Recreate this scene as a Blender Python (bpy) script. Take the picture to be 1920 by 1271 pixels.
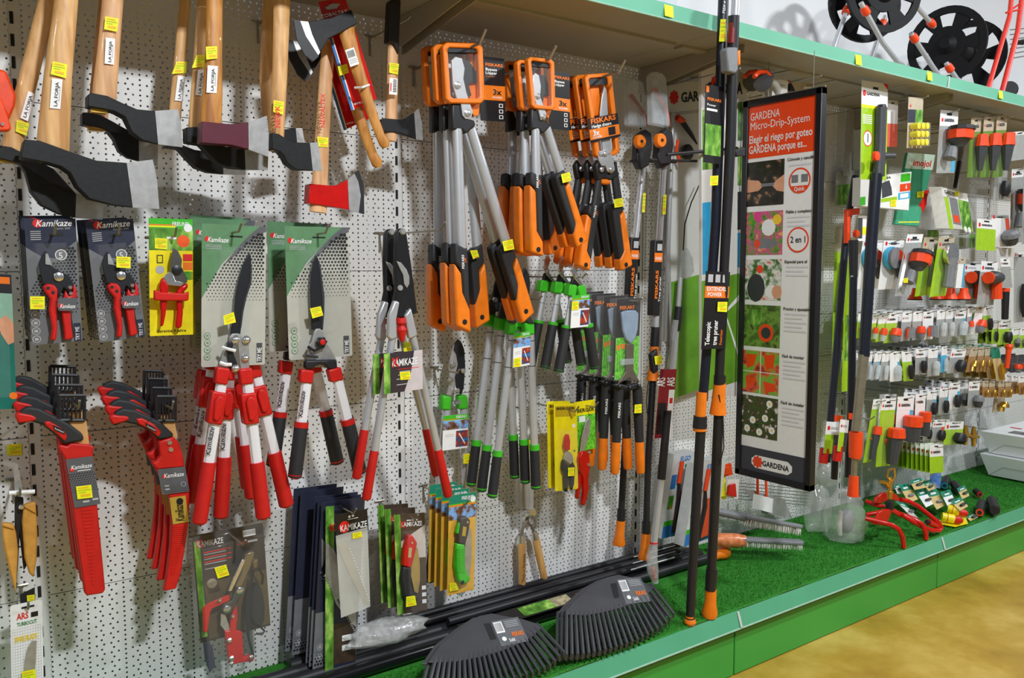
import bpy, math, random
from mathutils import Vector, Matrix
random.seed(7)
for _o in list(bpy.data.objects): bpy.data.objects.remove(_o, do_unlink=True)
SC = bpy.context.scene
COL = SC.collection

# ------------------------------------------------------------------ camera
FPX, YAW, PITCH = 1570.46, 0.6233, -0.0848
CAM = Vector((-0.2293, -2.2624, 1.3615))
FW = Vector((math.sin(YAW)*math.cos(PITCH), math.cos(YAW)*math.cos(PITCH), math.sin(PITCH)))
RT = Vector((math.cos(YAW), -math.sin(YAW), 0))
UP = RT.cross(FW)
cd = bpy.data.cameras.new('camera'); cam = bpy.data.objects.new('camera', cd); COL.objects.link(cam)
cd.sensor_width = 36.0; cd.lens = FPX/1920*36.0; cd.clip_start = .05
cam.matrix_world = Matrix(((RT.x, UP.x, -FW.x, CAM.x), (RT.y, UP.y, -FW.y, CAM.y), (RT.z, UP.z, -FW.z, CAM.z), (0, 0, 0, 1)))
SC.camera = cam

# ------------------------------------------------------------------ light
wd = bpy.data.worlds.new('world'); SC.world = wd; wd.use_nodes = True
wd.node_tree.nodes['Background'].inputs[0].default_value = (.86, .93, 1.0, 1)
wd.node_tree.nodes['Background'].inputs[1].default_value = .145
def area(x, y, z, w, h, power, tx, ty, tz, col=(.93, .97, 1)):
    ld = bpy.data.lights.new('ceiling_lamp_light', 'AREA'); ld.shape = 'RECTANGLE'; ld.size = w; ld.size_y = h
    ld.energy = power; ld.color = col
    o = bpy.data.objects.new('ceiling_lamp_light', ld); COL.objects.link(o); o.location = (x, y, z)
    o.rotation_euler = (Vector((tx, ty, tz))-Vector((x, y, z))).to_track_quat('-Z', 'Y').to_euler()
for lx, lp, ly in ((-2.4, 17, -2.9), (.62, 74, -2.9), (3.1, 46, -2.2), (5.6, 42, -2.2)):
    area(lx, ly, 3.2, .22, .14, lp, lx, -1.2, 0)
SC.view_settings.view_transform = 'Standard'; SC.view_settings.look = 'None'
SC.view_settings.gamma = 1; SC.view_settings.use_curve_mapping = False
SC.view_settings.exposure = 0.24

# ------------------------------------------------------------------ picture-to-place helpers
# crops in which positions were measured: origin and magnification
CR = dict(P=(0, 0, 1), A=(0, 0, 3.025), B=(320, 0, 3.027), C=(0, 390, 4.1), D=(350, 390, 3.851), E=(0, 680, 2.15),
          F=(330, 640, 3.531), G=(330, 880, 3.251), H=(640, 400, 2.27), I=(770, 60, 2.118), J=(860, 480, 2.7625),
          K=(690, 860, 3.092), L=(1000, 860, 3.0925), M=(1150, 100, 2.27), N=(1130, 600, 2.118), O=(1360, 150, 1.63),
          Q=(1340, 820, 2.819), R=(1520, 0, 4.2375), S=(1540, 140, 3.739), T=(1540, 420, 4.539), V=(1520, 640, 3.9725),
          X=(740, 0, 2.8235), Y=(1500, 850, 4.571), Z=(540, 900, 3.533))
def ray(c, p):
    ox, oy, s = CR[c]; px = ox+p[0]/s; py = oy+p[1]/s
    return FW+RT*((px-960)/FPX)-UP*((py-635.5)/FPX)
def W(c, p, y):                      # point at distance y in front of the pegboard
    d = ray(c, p); return CAM+d*((-y-CAM.y)/d.y)
def WX(c, p, x):                     # point in the plane X = x
    d = ray(c, p); return CAM+d*((x-CAM.x)/d.x)
def WZ(c, p, z):                     # point at height z
    d = ray(c, p); return CAM+d*((z-CAM.z)/d.z)
def WP(c, p, P0, n):                 # point in any plane
    d = ray(c, p); return CAM+d*((Vector(P0)-CAM).dot(n)/d.dot(n))
def PM(c, y=.2, x=None):             # metres per crop unit around depth y
    a = W(c, (0 if x is None else x, 500), y); b = W(c, (0 if x is None else x, 510), y); return (a-b).length/10

# ------------------------------------------------------------------ materials
def lin(c): c /= 255.0; return c/12.92 if c <= .04045 else ((c+.055)/1.055)**2.4
GAIN = 1.25
def rgb(r, g, b, k=GAIN): return (min(.92, lin(r)*k), min(.92, lin(g)*k), min(.92, lin(b)*k), 1)
MATS = {}
def mat(name, col, rough=.5, metal=0, alpha=1, noise=.08, nscale=40, bump=0, spec=.5, coat=0, stretch=(1, 1, 1)):
    if name in MATS: return MATS[name]
    m = bpy.data.materials.new(name); m.use_nodes = True; nt = m.node_tree; b = nt.nodes['Principled BSDF']
    c = rgb(*col) if max(col) > 1.01 else tuple(col)+(1,)
    b.inputs['Roughness'].default_value = rough; b.inputs['Metallic'].default_value = metal
    b.inputs['Alpha'].default_value = alpha; b.inputs['Specular IOR Level'].default_value = spec
    b.inputs['Coat Weight'].default_value = coat
    tc = nt.nodes.new('ShaderNodeTexCoord'); mp = nt.nodes.new('ShaderNodeMapping'); mp.inputs['Scale'].default_value = stretch
    nt.links.new(tc.outputs['Object'], mp.inputs[0])
    n = nt.nodes.new('ShaderNodeTexNoise'); n.inputs['Scale'].default_value = nscale; n.inputs['Detail'].default_value = 3
    nt.links.new(mp.outputs[0], n.inputs['Vector'])
    r = nt.nodes.new('ShaderNodeValToRGB')
    r.color_ramp.elements[0].position = .3; r.color_ramp.elements[1].position = .7
    r.color_ramp.elements[0].color = tuple(x*(1-noise) for x in c[:3])+(1,)
    r.color_ramp.elements[1].color = tuple(min(1, x*(1+noise)) for x in c[:3])+(1,)
    nt.links.new(n.outputs['Fac'], r.inputs[0]); nt.links.new(r.outputs[0], b.inputs['Base Color'])
    if bump:
        bn = nt.nodes.new('ShaderNodeBump'); bn.inputs['Strength'].default_value = bump; bn.inputs['Distance'].default_value = .002
        nt.links.new(n.outputs['Fac'], bn.inputs['Height']); nt.links.new(bn.outputs[0], b.inputs['Normal'])
    MATS[name] = m; return m
def photo(name, cols, scale=18, stretch=(1, 1, 1), detail=4, rough=.35):   # a printed picture: blotches of colour
    if name in MATS: return MATS[name]
    m = bpy.data.materials.new(name); m.use_nodes = True; nt = m.node_tree; b = nt.nodes['Principled BSDF']
    b.inputs['Roughness'].default_value = rough
    tc = nt.nodes.new('ShaderNodeTexCoord'); mp = nt.nodes.new('ShaderNodeMapping'); mp.inputs['Scale'].default_value = stretch
    nt.links.new(tc.outputs['Object'], mp.inputs[0])
    n = nt.nodes.new('ShaderNodeTexNoise'); n.inputs['Scale'].default_value = scale; n.inputs['Detail'].default_value = detail
    nt.links.new(mp.outputs[0], n.inputs['Vector'])
    r = nt.nodes.new('ShaderNodeValToRGB'); cr = r.color_ramp; k = len(cols)
    while len(cr.elements) < k: cr.elements.new(.5)
    for i, c in enumerate(cols):
        cr.elements[i].position = .3+.4*i/max(1, k-1); cr.elements[i].color = rgb(*c)
    nt.links.new(n.outputs['Fac'], r.inputs[0]); nt.links.new(r.outputs[0], b.inputs['Base Color'])
    MATS[name] = m; return m
def wood(name, c1, c2, rough=.45, scale=14):
    if name in MATS: return MATS[name]
    m = bpy.data.materials.new(name); m.use_nodes = True; nt = m.node_tree; b = nt.nodes['Principled BSDF']
    b.inputs['Roughness'].default_value = rough; b.inputs['Coat Weight'].default_value = .145
    tc = nt.nodes.new('ShaderNodeTexCoord'); mp = nt.nodes.new('ShaderNodeMapping'); mp.inputs['Scale'].default_value = (1, 1, .12)
    nt.links.new(tc.outputs['Object'], mp.inputs[0])
    n = nt.nodes.new('ShaderNodeTexNoise'); n.inputs['Scale'].default_value = scale*4; n.inputs['Detail'].default_value = 5; n.inputs['Distortion'].default_value = .6
    nt.links.new(mp.outputs[0], n.inputs['Vector'])
    r = nt.nodes.new('ShaderNodeValToRGB'); r.color_ramp.elements[0].position = .33; r.color_ramp.elements[1].position = .62
    r.color_ramp.elements[0].color = rgb(*c1); r.color_ramp.elements[1].color = rgb(*c2)
    nt.links.new(n.outputs['Fac'], r.inputs[0]); nt.links.new(r.outputs[0], b.inputs['Base Color'])
    MATS[name] = m; return m
def mth(nt, op, a, b=None, clamp=False):
    n = nt.nodes.new('ShaderNodeMath'); n.operation = op; n.use_clamp = clamp
    for i, v in enumerate((a, b)):
        if v is None: continue
        if isinstance(v, (int, float)): n.inputs[i].default_value = v
        else: nt.links.new(v, n.inputs[i])
    return n.outputs[0]
def pegboard_mat():
    m = bpy.data.materials.new('pegboard_enamel'); m.use_nodes = True; nt = m.node_tree; b = nt.nodes['Principled BSDF']
    b.inputs['Base Color'].default_value = (.80, .80, .79, 1); b.inputs['Roughness'].default_value = .42
    ge = nt.nodes.new('ShaderNodeNewGeometry'); sp = nt.nodes.new('ShaderNodeSeparateXYZ'); nt.links.new(ge.outputs['Position'], sp.inputs[0])
    def grid(dx, dz, ox, oz, r):
        fx = mth(nt, 'MULTIPLY', mth(nt, 'SUBTRACT', mth(nt, 'FRACT', mth(nt, 'DIVIDE', mth(nt, 'ADD', sp.outputs[0], 10+ox), dx)), .5), dx)
        fz = mth(nt, 'MULTIPLY', mth(nt, 'SUBTRACT', mth(nt, 'FRACT', mth(nt, 'DIVIDE', mth(nt, 'ADD', sp.outputs[2], 10+oz), dz)), .5), dz)
        d2 = mth(nt, 'ADD', mth(nt, 'MULTIPLY', fx, fx), mth(nt, 'MULTIPLY', fz, fz))
        return mth(nt, 'LESS_THAN', d2, r*r)
    g = mth(nt, 'MAXIMUM', grid(.01667, .025, 0, 0, .0026), grid(.02778, .025, .004, .0125, .0026))
    tr = nt.nodes.new('ShaderNodeBsdfTransparent'); mx = nt.nodes.new('ShaderNodeMixShader')
    nt.links.new(g, mx.inputs[0]); nt.links.new(b.outputs[0], mx.inputs[1]); nt.links.new(tr.outputs[0], mx.inputs[2])
    nt.links.new(mx.outputs[0], nt.nodes['Material Output'].inputs[0])
    return m
def floor_mat():
    m = bpy.data.materials.new('stained_concrete'); m.use_nodes = True; nt = m.node_tree; b = nt.nodes['Principled BSDF']
    b.inputs['Roughness'].default_value = .38
    tc = nt.nodes.new('ShaderNodeTexCoord')
    n1 = nt.nodes.new('ShaderNodeTexNoise'); n1.inputs['Scale'].default_value = 2.2; n1.inputs['Detail'].default_value = 8; n1.inputs['Roughness'].default_value = .65
    nt.links.new(tc.outputs['Object'], n1.inputs['Vector'])
    r = nt.nodes.new('ShaderNodeValToRGB'); cr = r.color_ramp; cr.elements.new(.5)
    for i, (p, c) in enumerate(((.3, (140, 106, 30)), (.5, (172, 138, 52)), (.7, (200, 172, 92)))):
        cr.elements[i].position = p; cr.elements[i].color = rgb(*c)
    nt.links.new(n1.outputs['Fac'], r.inputs[0]); nt.links.new(r.outputs[0], b.inputs['Base Color'])
    return m

RED = mat('red_plastic', (188, 22, 16), .42); REDG = mat('red_grip', (184, 20, 16), .5, bump=.05)
REDP = mat('red_enamel', (182, 14, 10), .25); BLK = mat('black_plastic', (28, 28, 32), .45); BLKM = mat('black_blade_coating', (24, 26, 32), .4)
GRIP = mat('black_rubber_grip', (34, 35, 38), .6, bump=.1, nscale=300); IRON = mat('black_painted_iron', (21, 22, 25), .55, noise=.2, bump=.15, nscale=80, spec=.35)
STEEL = mat('ground_steel', (168, 168, 168), .38, .6, noise=.12, nscale=60); CHROME = mat('chromed_steel', (205, 205, 205), .2, .9)
SILV = mat('anodised_aluminium', (190, 192, 196), .34, .55, noise=.03); WHT = mat('white_enamel_tube', (218, 218, 224), .35, .1, noise=.02)
WIRE = mat('galvanised_wire', (150, 145, 132), .35, .7); ORG = mat('orange_plastic', (240, 116, 18), .42); ORD = mat('deep_orange_plastic', (232, 66, 16), .42)
GRN = mat('bright_green_plastic', (58, 172, 32), .42); GRY = mat('grey_plastic', (112, 114, 118), .5); DGR = mat('dark_grey_card', (84, 86, 90), .4)
NAVY = mat('navy_card', (40, 44, 62), .35); WCARD = mat('white_card', (222, 222, 222), .4, noise=.02); KRAFT = mat('kraft_card', (188, 142, 88), .7)
BEIG = mat('beige_grey_card', (172, 172, 162), .35, noise=.03); MGREEN = mat('muted_green_print', (88, 128, 92), .35); YEL = mat('yellow_card', (232, 206, 16), .4)
TAG = mat('yellow_price_paper', (236, 226, 14), .6, noise=.05); TAGI = mat('tag_ink_green', (170, 190, 24), .6); TAGO = mat('tag_ink_orange', (236, 176, 30), .6)
INKW = mat('white_ink', (235, 235, 235), .45, noise=0); INKR = mat('red_ink', (205, 28, 24), .45, noise=0); INKK = mat('black_ink', (22, 22, 24), .45, noise=0)
INKO = mat('orange_ink', (240, 110, 20), .45, noise=0); INKG = mat('grey_ink', (168, 168, 170), .45, noise=0); INKGR = mat('green_ink', (30, 120, 60), .45, noise=0)
INKB = mat('blue_ink', (40, 110, 180), .45, noise=0)
CLEAR = mat('clear_blister_plastic', (235, 238, 240), .06, alpha=.045, noise=0, spec=.7); FROST = mat('milky_plastic', (205, 214, 222), .25, alpha=.3, noise=.05)
FILM = mat('clear_film', (225, 225, 222), .1, alpha=.30, noise=.3, nscale=30, bump=.6, spec=.8)
WOODA = wood('ash_handle_wood', (176, 128, 76), (216, 172, 116)); WOODB = wood('beech_handle_wood', (184, 138, 96), (214, 168, 122)); WOODC = wood('varnished_handle_wood', (150, 92, 36), (196, 138, 66))
LEATH = mat('tan_leather', (196, 142, 60), .65, noise=.15, bump=.2); BRASS = mat('brass', (190, 150, 62), .3, .85); MAROON = mat('maroon_paint', (82, 26, 44), .4)
LEAF = photo('printed_foliage', ((44, 84, 26), (92, 146, 48), (170, 206, 104)), 34, (1, 1, .6)); GRASSP = photo('printed_grass', ((40, 110, 16), (84, 176, 34), (140, 214, 70)), 220, (1, 1, .4))
SKYP = photo('printed_sky_and_tree', ((84, 140, 214), (120, 170, 226), (110, 74, 52), (60, 40, 34)), 45); AUTP = photo('printed_red_tree', ((60, 130, 210), (40, 60, 90), (150, 50, 30), (190, 80, 40)), 60)
FLOW = photo('printed_flower', ((40, 110, 20), (70, 150, 40), (230, 90, 30)), 40)

# ------------------------------------------------------------------ mesh building
OFF = {}
def thing(name, label, cat, loc, group=None):
    o = bpy.data.objects.new(name, None); COL.objects.link(o); o.location = loc; o.empty_display_size = .02
    o['label'] = label; o['category'] = cat
    if group: o['group'] = group
    OFF[o] = Vector(loc); return o
SPLIT = {'bolt', 'pivot_bolt', 'cable_tie', 'grip_dimple', 'rivet', 'stiffener', 'spoke', 'leg', 'wheel_tube', 'rope', 'roller', 'knob'}; STUFFY = {'grip_rib', 'saw_teeth', 'bristles', 'slit'}
class B:
    def __init__(s): s.v = []; s.f = []; s.m = []; s.isl = []
    def add(s, vs, fs, mi=0):
        k = len(s.v); s.isl.append((k, len(vs), len(s.f), len(fs))); s.v += [tuple(v) for v in vs]; s.f += [tuple(i+k for i in f) for f in fs]; s.m += [mi]*len(fs)
    def prism(s, front, vec, mi=0):          # outline and its copy moved by vec (a vector or one per vertex)
        n = len(front); vecs = vec if isinstance(vec, list) else [vec]*n
        # keep the front face towards the outline's normal
        s.add(list(front)+[f+w for f, w in zip(front, vecs)], [tuple(range(n)), tuple(range(2*n-1, n-1, -1))]+[(i, n+i, n+(i+1) % n, (i+1) % n) for i in range(n)], mi)
    def quad(s, a, b, c, d, mi=0): s.add([a, b, c, d], [(0, 1, 2, 3)], mi)
    def tube(s, pts, rad, seg=12, mi=0, flat=1.0, side=None, cap=True):
        pts = [Vector(p) for p in pts]; n = len(pts); rad = rad if isinstance(rad, (list, tuple)) else [rad]*n
        vs = []; prev = None
        for i, p in enumerate(pts):
            t = (pts[min(n-1, i+1)]-pts[max(0, i-1)]).normalized()
            a = (Vector(side) if side is not None else (prev if prev is not None else (Vector((0, 1, 0)) if abs(t.y) < .9 else Vector((1, 0, 0)))))
            a = (a-t*a.dot(t)); a = a.normalized() if a.length > 1e-6 else t.orthogonal().normalized()
            prev = a; b = t.cross(a)
            for k in range(seg):
                an = 2*math.pi*k/seg; vs.append(p+a*(math.cos(an)*rad[i]*flat)+b*(math.sin(an)*rad[i]))
        fs = [(i*seg+k, i*seg+(k+1) % seg, (i+1)*seg+(k+1) % seg, (i+1)*seg+k) for i in range(n-1) for k in range(seg)]
        if cap: fs += [tuple(range(seg-1, -1, -1)), tuple(range((n-1)*seg, n*seg))]
        s.add(vs, fs, mi)
    def lathe(s, p0, ax, prof, seg=16, mi=0): # profile of (distance along the axis, radius)
        ax = Vector(ax).normalized(); s.tube([Vector(p0)+ax*a for a, r in prof], [max(r, 1e-5) for a, r in prof], seg, mi, side=ax.orthogonal())
    def box(s, c, sx, sy, sz, mi=0, rot=None):
        c = Vector(c); pts = []
        for dz in (-1, 1):
            for dx, dy in ((-1, -1), (1, -1), (1, 1), (-1, 1)):
                d = Vector((dx*sx/2, dy*sy/2, dz*sz/2)); pts.append(c+(rot @ d if rot else d))
        s.add(pts, [(3, 2, 1, 0), (4, 5, 6, 7), (0, 1, 5, 4), (1, 2, 6, 5), (2, 3, 7, 6), (3, 0, 4, 7)], mi)
    def ball(s, c, rx, ry=None, rz=None, seg=12, rings=8, mi=0):
        ry = ry or rx; rz = rz or rx; c = Vector(c); vs = []
        for i in range(rings+1):
            th = math.pi*i/rings
            for k in range(seg):
                a = 2*math.pi*k/seg; vs.append(c+Vector((math.sin(th)*math.cos(a)*rx, math.sin(th)*math.sin(a)*ry, math.cos(th)*rz)))
        s.add(vs, [(i*seg+k, (i+1)*seg+k, (i+1)*seg+(k+1) % seg, i*seg+(k+1) % seg) for i in range(rings) for k in range(seg)], mi)
    def obj(s, name, mats, parent=None, bev=0, smooth=35, kind=None):
        if name in SPLIT and len(s.isl) > 1:      # alike loose pieces: one object each
            r = None
            for k, nv, fk, nf in s.isl:
                q = B(); q.add(s.v[k:k+nv], [tuple(i-k for i in f) for f in s.f[fk:fk+nf]]); q.m = s.m[fk:fk+nf]; o = q.obj(name, mats, parent, bev, smooth, kind); r = r or o
            return r
        if name in STUFFY: kind = 'stuff'
        off = OFF[parent] if parent is not None else Vector((0, 0, 0))
        me = bpy.data.meshes.new(name); me.from_pydata([Vector(v)-off for v in s.v], [], s.f)
        mats = mats if isinstance(mats, (list, tuple)) else [mats]
        for m in mats: me.materials.append(m)
        if len(mats) > 1: me.polygons.foreach_set('material_index', s.m)
        me.validate(); me.update()
        if smooth:
            me.polygons.foreach_set('use_smooth', [True]*len(me.polygons)); me.set_sharp_from_angle(angle=math.radians(smooth))
        o = bpy.data.objects.new(name, me); COL.objects.link(o)
        if parent is not None: o.parent = parent
        OFF[o] = off
        if bev:
            md = o.modifiers.new('edge', 'BEVEL'); md.width = bev; md.segments = 2; md.limit_method = 'ANGLE'; md.angle_limit = .6
        if kind: o['kind'] = kind
        return o
YB = Vector((0, 1, 0))
def slab(name, par, m, c, pts, y, t=.003, bev=0, label=None):   # outline at depth y, thickness t going back to the board
    b = B(); b.prism([W(c, p, y) for p in pts], [YB*k for k in t] if isinstance(t, list) else YB*t)
    o = b.obj(name, m, par, bev)
    if label: o['label'] = label
    return o
def rod(name, par, m, c, pts, wid, y, flat=1.0, seg=12, round_end=False):  # round bar, width measured in crop units
    ys = y if isinstance(y, (list, tuple)) else [y]*len(pts)
    ws = wid if isinstance(wid, (list, tuple)) else [wid]*len(pts)
    P = [W(c, p, yy) for p, yy in zip(pts, ys)]
    R = []
    for p, w in zip(P, ws): R.append(w/CR[c][2]/FPX*(p-CAM).dot(FW)/2)
    if round_end:
        d = (P[-1]-P[-2]).normalized(); r = R[-1]; base = P[-1]-d*r*.6
        P = P[:-1]+[base, base+d*r*.35, base+d*r*.55, base+d*r*.62]; R = R[:-1]+[r, r*.85, r*.5, r*.05]
    b = B(); b.tube(P, R, seg, flat=flat, side=YB); return b.obj(name, m, par)
def lerp(a, b, t): return (a[0]+(b[0]-a[0])*t, a[1]+(b[1]-a[1])*t)
def ax(p0, p1, pts):                 # (fraction along p0-p1, offset to the right in crop units) -> crop points
    dx, dy = p1[0]-p0[0], p1[1]-p0[1]; L = math.hypot(dx, dy); nx, ny = -dy/L, dx/L   # for a downward axis the left
    return [(p0[0]+dx*s-nx*o, p0[1]+dy*s-ny*o) for s, o in pts]
def tag(par, c, pts, y):             # yellow price sticker with its inked lines
    P = [W(c, p, y) for p in pts]; b = B(); e = Vector((0, -.0006, 0))
    b.quad(*P, 0)
    def at(u, v): return P[0]+(P[1]-P[0])*u+(P[3]-P[0])*v+e
    for (u0, u1, v0, v1, mi) in ((.12, .8, .12, .2, 2), (.1, .9, .3, .38, 1), (.15, .6, .48, .55, 1), (.25, .88, .66, .84, 2)):
        b.quad(at(u0, v0), at(u1, v0), at(u1, v1), at(u0, v1), mi)
    return b.obj('price_tag', [TAG, TAGI, TAGO], par)
def price_tag_rect(par, c, cx, cy, w, h, y, ang=0):
    ca, sa = math.cos(ang), math.sin(ang)
    return tag(par, c, [(cx+dx*w/2*ca-dy*h/2*sa, cy+dx*w/2*sa+dy*h/2*ca) for dx, dy in ((-1, -1), (1, -1), (1, 1), (-1, 1))], y)
class Frame:                         # a flat sheet: u across 0..1, v down 0..1
    def __init__(s, O, ux, vy): s.O = Vector(O); s.u = Vector(ux); s.v = Vector(vy); s.n = s.v.cross(s.u).normalized(); s.n = s.n if s.n.dot(CAM-s.O) > 0 else -s.n
    def at(s, a, b, k=0): return s.O+s.u*a+s.v*b+s.n*k
    def card(s, name, par, m, t=.0008, cut=0, bev=0):
        b = B(); c = cut; r = s.u.length/s.v.length
        pts = [(0, 0), (1, 0), (1, 1), (0, 1)] if not c else [(c, 0), (1-c, 0), (1, c*r), (1, 1-c*r), (1-c, 1), (c, 1), (0, 1-c*r), (0, c*r)]
        b.prism([s.at(*p) for p in pts], s.n*-t); return b.obj(name, m, par, bev)
    def prints(s, par, items, name='printed_area', k0=.0003):   # items: (material, [(u,v)...])
        st = min(.00006, .0008/max(1, len(items))); rest = []; out = None
        for i, (m, pts) in enumerate(items):
            P = [s.at(u, v, k0+st*i) for u, v in pts]; us = [p[0] for p in pts]; vs = [p[1] for p in pts]
            if name == 'printed_area' and (max(us)-min(us))*(max(vs)-min(vs)) > .05:
                b = B(); b.add(P, [tuple(range(len(P)))]); o = b.obj('printed_panel', m, par, smooth=0); out = out or o
            else: rest.append((m, P))
        if rest:
            ms = []; b = B()
            for m, P in rest:
                if m not in ms: ms.append(m)
                b.add(P, [tuple(range(len(P)))], ms.index(m))
            out = b.obj(name, ms, par, smooth=0, kind='stuff' if len(rest) > 1 else None)
        return out
    def rect(s, m, u0, v0, u1, v1): return (m, [(u0, v0), (u1, v0), (u1, v1), (u0, v1)])
    def disc(s, m, u, v, r, n=14): # r as fraction of the width
        k = s.u.length/s.v.length; return (m, [(u+r*math.cos(6.2832*i/n), v+r*k*math.sin(6.2832*i/n)) for i in range(n)])
    def text(s, par, t, u, v, h, m, w=None, rot=0, k=.0012, bold=0): # left end of the baseline at u,v; letter height h (fraction of the sheet's height)
        U = s.u.normalized(); V = -s.v.normalized()
        if rot: U, V = (V, -U)            # reads upwards
        return text(par, t, s.at(u, v, k), U, V, h*s.v.length, m, None if w is None else w*(s.v.length if rot else s.u.length), bold)
def Fr(c, TL, TR, BL, y): a = W(c, TL, y); return Frame(a, W(c, TR, y)-a, W(c, BL, y)-a)
TXT = {}
def text(par, t, O, U, V, h, m, w=None, bold=0, name='lettering'):
    key = (t, bold)
    if key not in TXT:
        cu = bpy.data.curves.new('lettering', 'FONT'); cu.body = t; cu.size = 1; cu.shear = .3 if t == 'Kamikaze' else 0; cu.offset = bold; cu.resolution_u = 2
        o = bpy.data.objects.new('lettering', cu); COL.objects.link(o)
        me = bpy.data.meshes.new_from_object(o.evaluated_get(bpy.context.evaluated_depsgraph_get()))
        vs = [v.co.copy() for v in me.vertices]; fs = [tuple(p.vertices) for p in me.polygons]
        bpy.data.objects.remove(o, do_unlink=True); bpy.data.meshes.remove(me); bpy.data.curves.remove(cu)
        TXT[key] = (vs, fs, max(v.x for v in vs))
    vs, fs, wid = TXT[key]; k = h/.70; kx = k if w is None else w/wid
    b = B(); b.add([O+U*(v.x*kx)+V*(v.y*k) for v in vs], fs); return b.obj(name, m, par, smooth=0)
ORDN = ('first', 'second', 'third', 'fourth', 'fifth', 'sixth', 'seventh', 'eighth', 'ninth', 'tenth', 'eleventh', 'twelfth', 'thirteenth', 'fourteenth')
def dup(root, d=(0, 0, 0), ry=0, label=None, skip=()):   # a copy of a thing with its parts and sub-parts, moved by d and swung by ry
    r = root.copy(); COL.objects.link(r); r.location = root.location+Vector(d)
    if ry: r.rotation_euler = (0, ry, 0)
    if label: r['label'] = label
    OFF[r] = Vector(r.location)
    def kids(src, dst):
        for ch in list(src.children):
            if any(ch.name.split('.')[0] == k for k in skip): continue
            c = ch.copy(); COL.objects.link(c); c.parent = dst; kids(ch, c)
    kids(root, r); return r
def stack(root, label, offs, skip=('price_tag',), rys=None, ends='from its hook tip'):
    root['label'] = label+', first '+ends; out = [root]
    for i, d in enumerate(offs):
        out.append(dup(root, d, (rys[i] if rys else 0), label+', '+ORDN[i+1]+' '+ends, skip))
    return out
def one(name, b, mats, label, cat, group=None, bev=0, smooth=35, kind=None):   # a thing that is a single mesh
    o = b.obj(name, mats, None, bev, smooth)
    if kind != 'structure': o['label'] = label; o['category'] = cat
    if group: o['group'] = group
    if kind: o['kind'] = kind
    return o
HOOKN = [0]
def hook(P, ln=.27, label='steel display hook', rise=.02, r=.0028, plate=True):   # prong standing out of the board
    P = Vector((P[0], 0, P[2])); t = thing('display_hook', label, 'hook', P, 'pegboard hooks')
    b = B(); b.tube([P, P+Vector((0, -ln*.5, 0)), P+Vector((0, -ln*.93, .001)), P+Vector((0, -ln, rise))], r, 8); b.obj('prong', WIRE, t)
    if plate:
        b = B(); b.tube([P+Vector((-.016, -.004, .006)), P+Vector((.016, -.004, .006))], r, 6); b.tube([P+Vector((0, -.004, .006)), P+Vector((0, -.004, -.05))], r, 6); b.obj('backing_wire', WIRE, t)
    HOOKN[0] += 1; return t
def hook_at(c, p, y, ln, label, dz=0, **k):   # hook whose prong passes the point seen at p, depth y
    w = W(c, p, y); return hook((w.x, 0, w.z+dz), ln, label, **k)
# ------------------------------------------------------------------ the setting
XU = (-1.02, -.004, .978, 1.985, 3.32, 4.65, 5.98)     # uprights
ZB, ZS, BD, SD = .2308, 2.0772, .52, .494
Z0, HP = .5684, .392
def struct(name, b, m, parent=None, bev=0, smooth=35):
    o = b.obj(name, m, parent, bev, smooth)
    if parent is None: o['kind'] = 'structure'
    return o
b = B(); b.quad((-4, .06, 0), (-4, -6, 0), (10, -6, 0), (10, .06, 0)); struct('floor', b, floor_mat())
plaster = mat('white_plaster', (.80, .81, .83), .7, noise=.03, nscale=3)
b = B(); b.box((3, .10, 2.2), 14, .08, 4.4); struct('wall_back', b, plaster)
PEG = pegboard_mat(); CREAM = mat('cream_metal', (.62, .58, .48), .45, noise=.03); DARKV = mat('dark_void', (.012, .012, .014), .8, noise=0)
UPM = mat('white_upright_enamel', (.76, .76, .75), .4, noise=.02)
peg = bpy.data.objects.new('wall_pegboard', None); COL.objects.link(peg); peg['kind'] = 'structure'; OFF[peg] = Vector()
rows = [(ZB-.02, Z0)]+[(Z0+k*HP, Z0+(k+1)*HP) for k in range(4)]
for i in range(len(XU)-1):
    for z0, z1 in rows:
        x0, x1 = XU[i]+.013, XU[i+1]-.013; b = B()
        b.quad((x0, 0, z0+.0012), (x1, 0, z0+.0012), (x1, 0, z1-.0012), (x0, 0, z1-.0012))
        for za, zb in ((z0+.0012, z0+.0012), (z1-.0012, z1-.0012)):   # folded lips along the joints
            b.quad((x0, 0, za), (x1, 0, za), (x1, .012, za), (x0, .012, za))
        b.obj('panel', PEG, peg, smooth=0)
slot_me = None
for i, xu in enumerate(XU):
    u = bpy.data.objects.new('trim_%d' % (i+1), None); COL.objects.link(u); u['kind'] = 'structure'; u.location = (xu, 0, ZB); OFF[u] = Vector((xu, 0, ZB))
    b = B(); b.box((xu, .018, 1.18), .027, .03, 1.94); b.obj('upright', UPM, u)
    if slot_me is None:
        b = B(); b.box((xu-.005, .0025, ZB+.05), .0075, .0022, .027); s0 = b.obj('slot', DARKV, u); slot_me = s0.data; s0.location = (0, 0, 0)
        # recess of the slot: a dark inset plate flush with the upright's face
    for k in range(36):
        if i == 0 and k == 0: continue
        s = bpy.data.objects.new('slot', slot_me); COL.objects.link(s); s.parent = u; s.location = (0, 0, .05*k)
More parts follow.
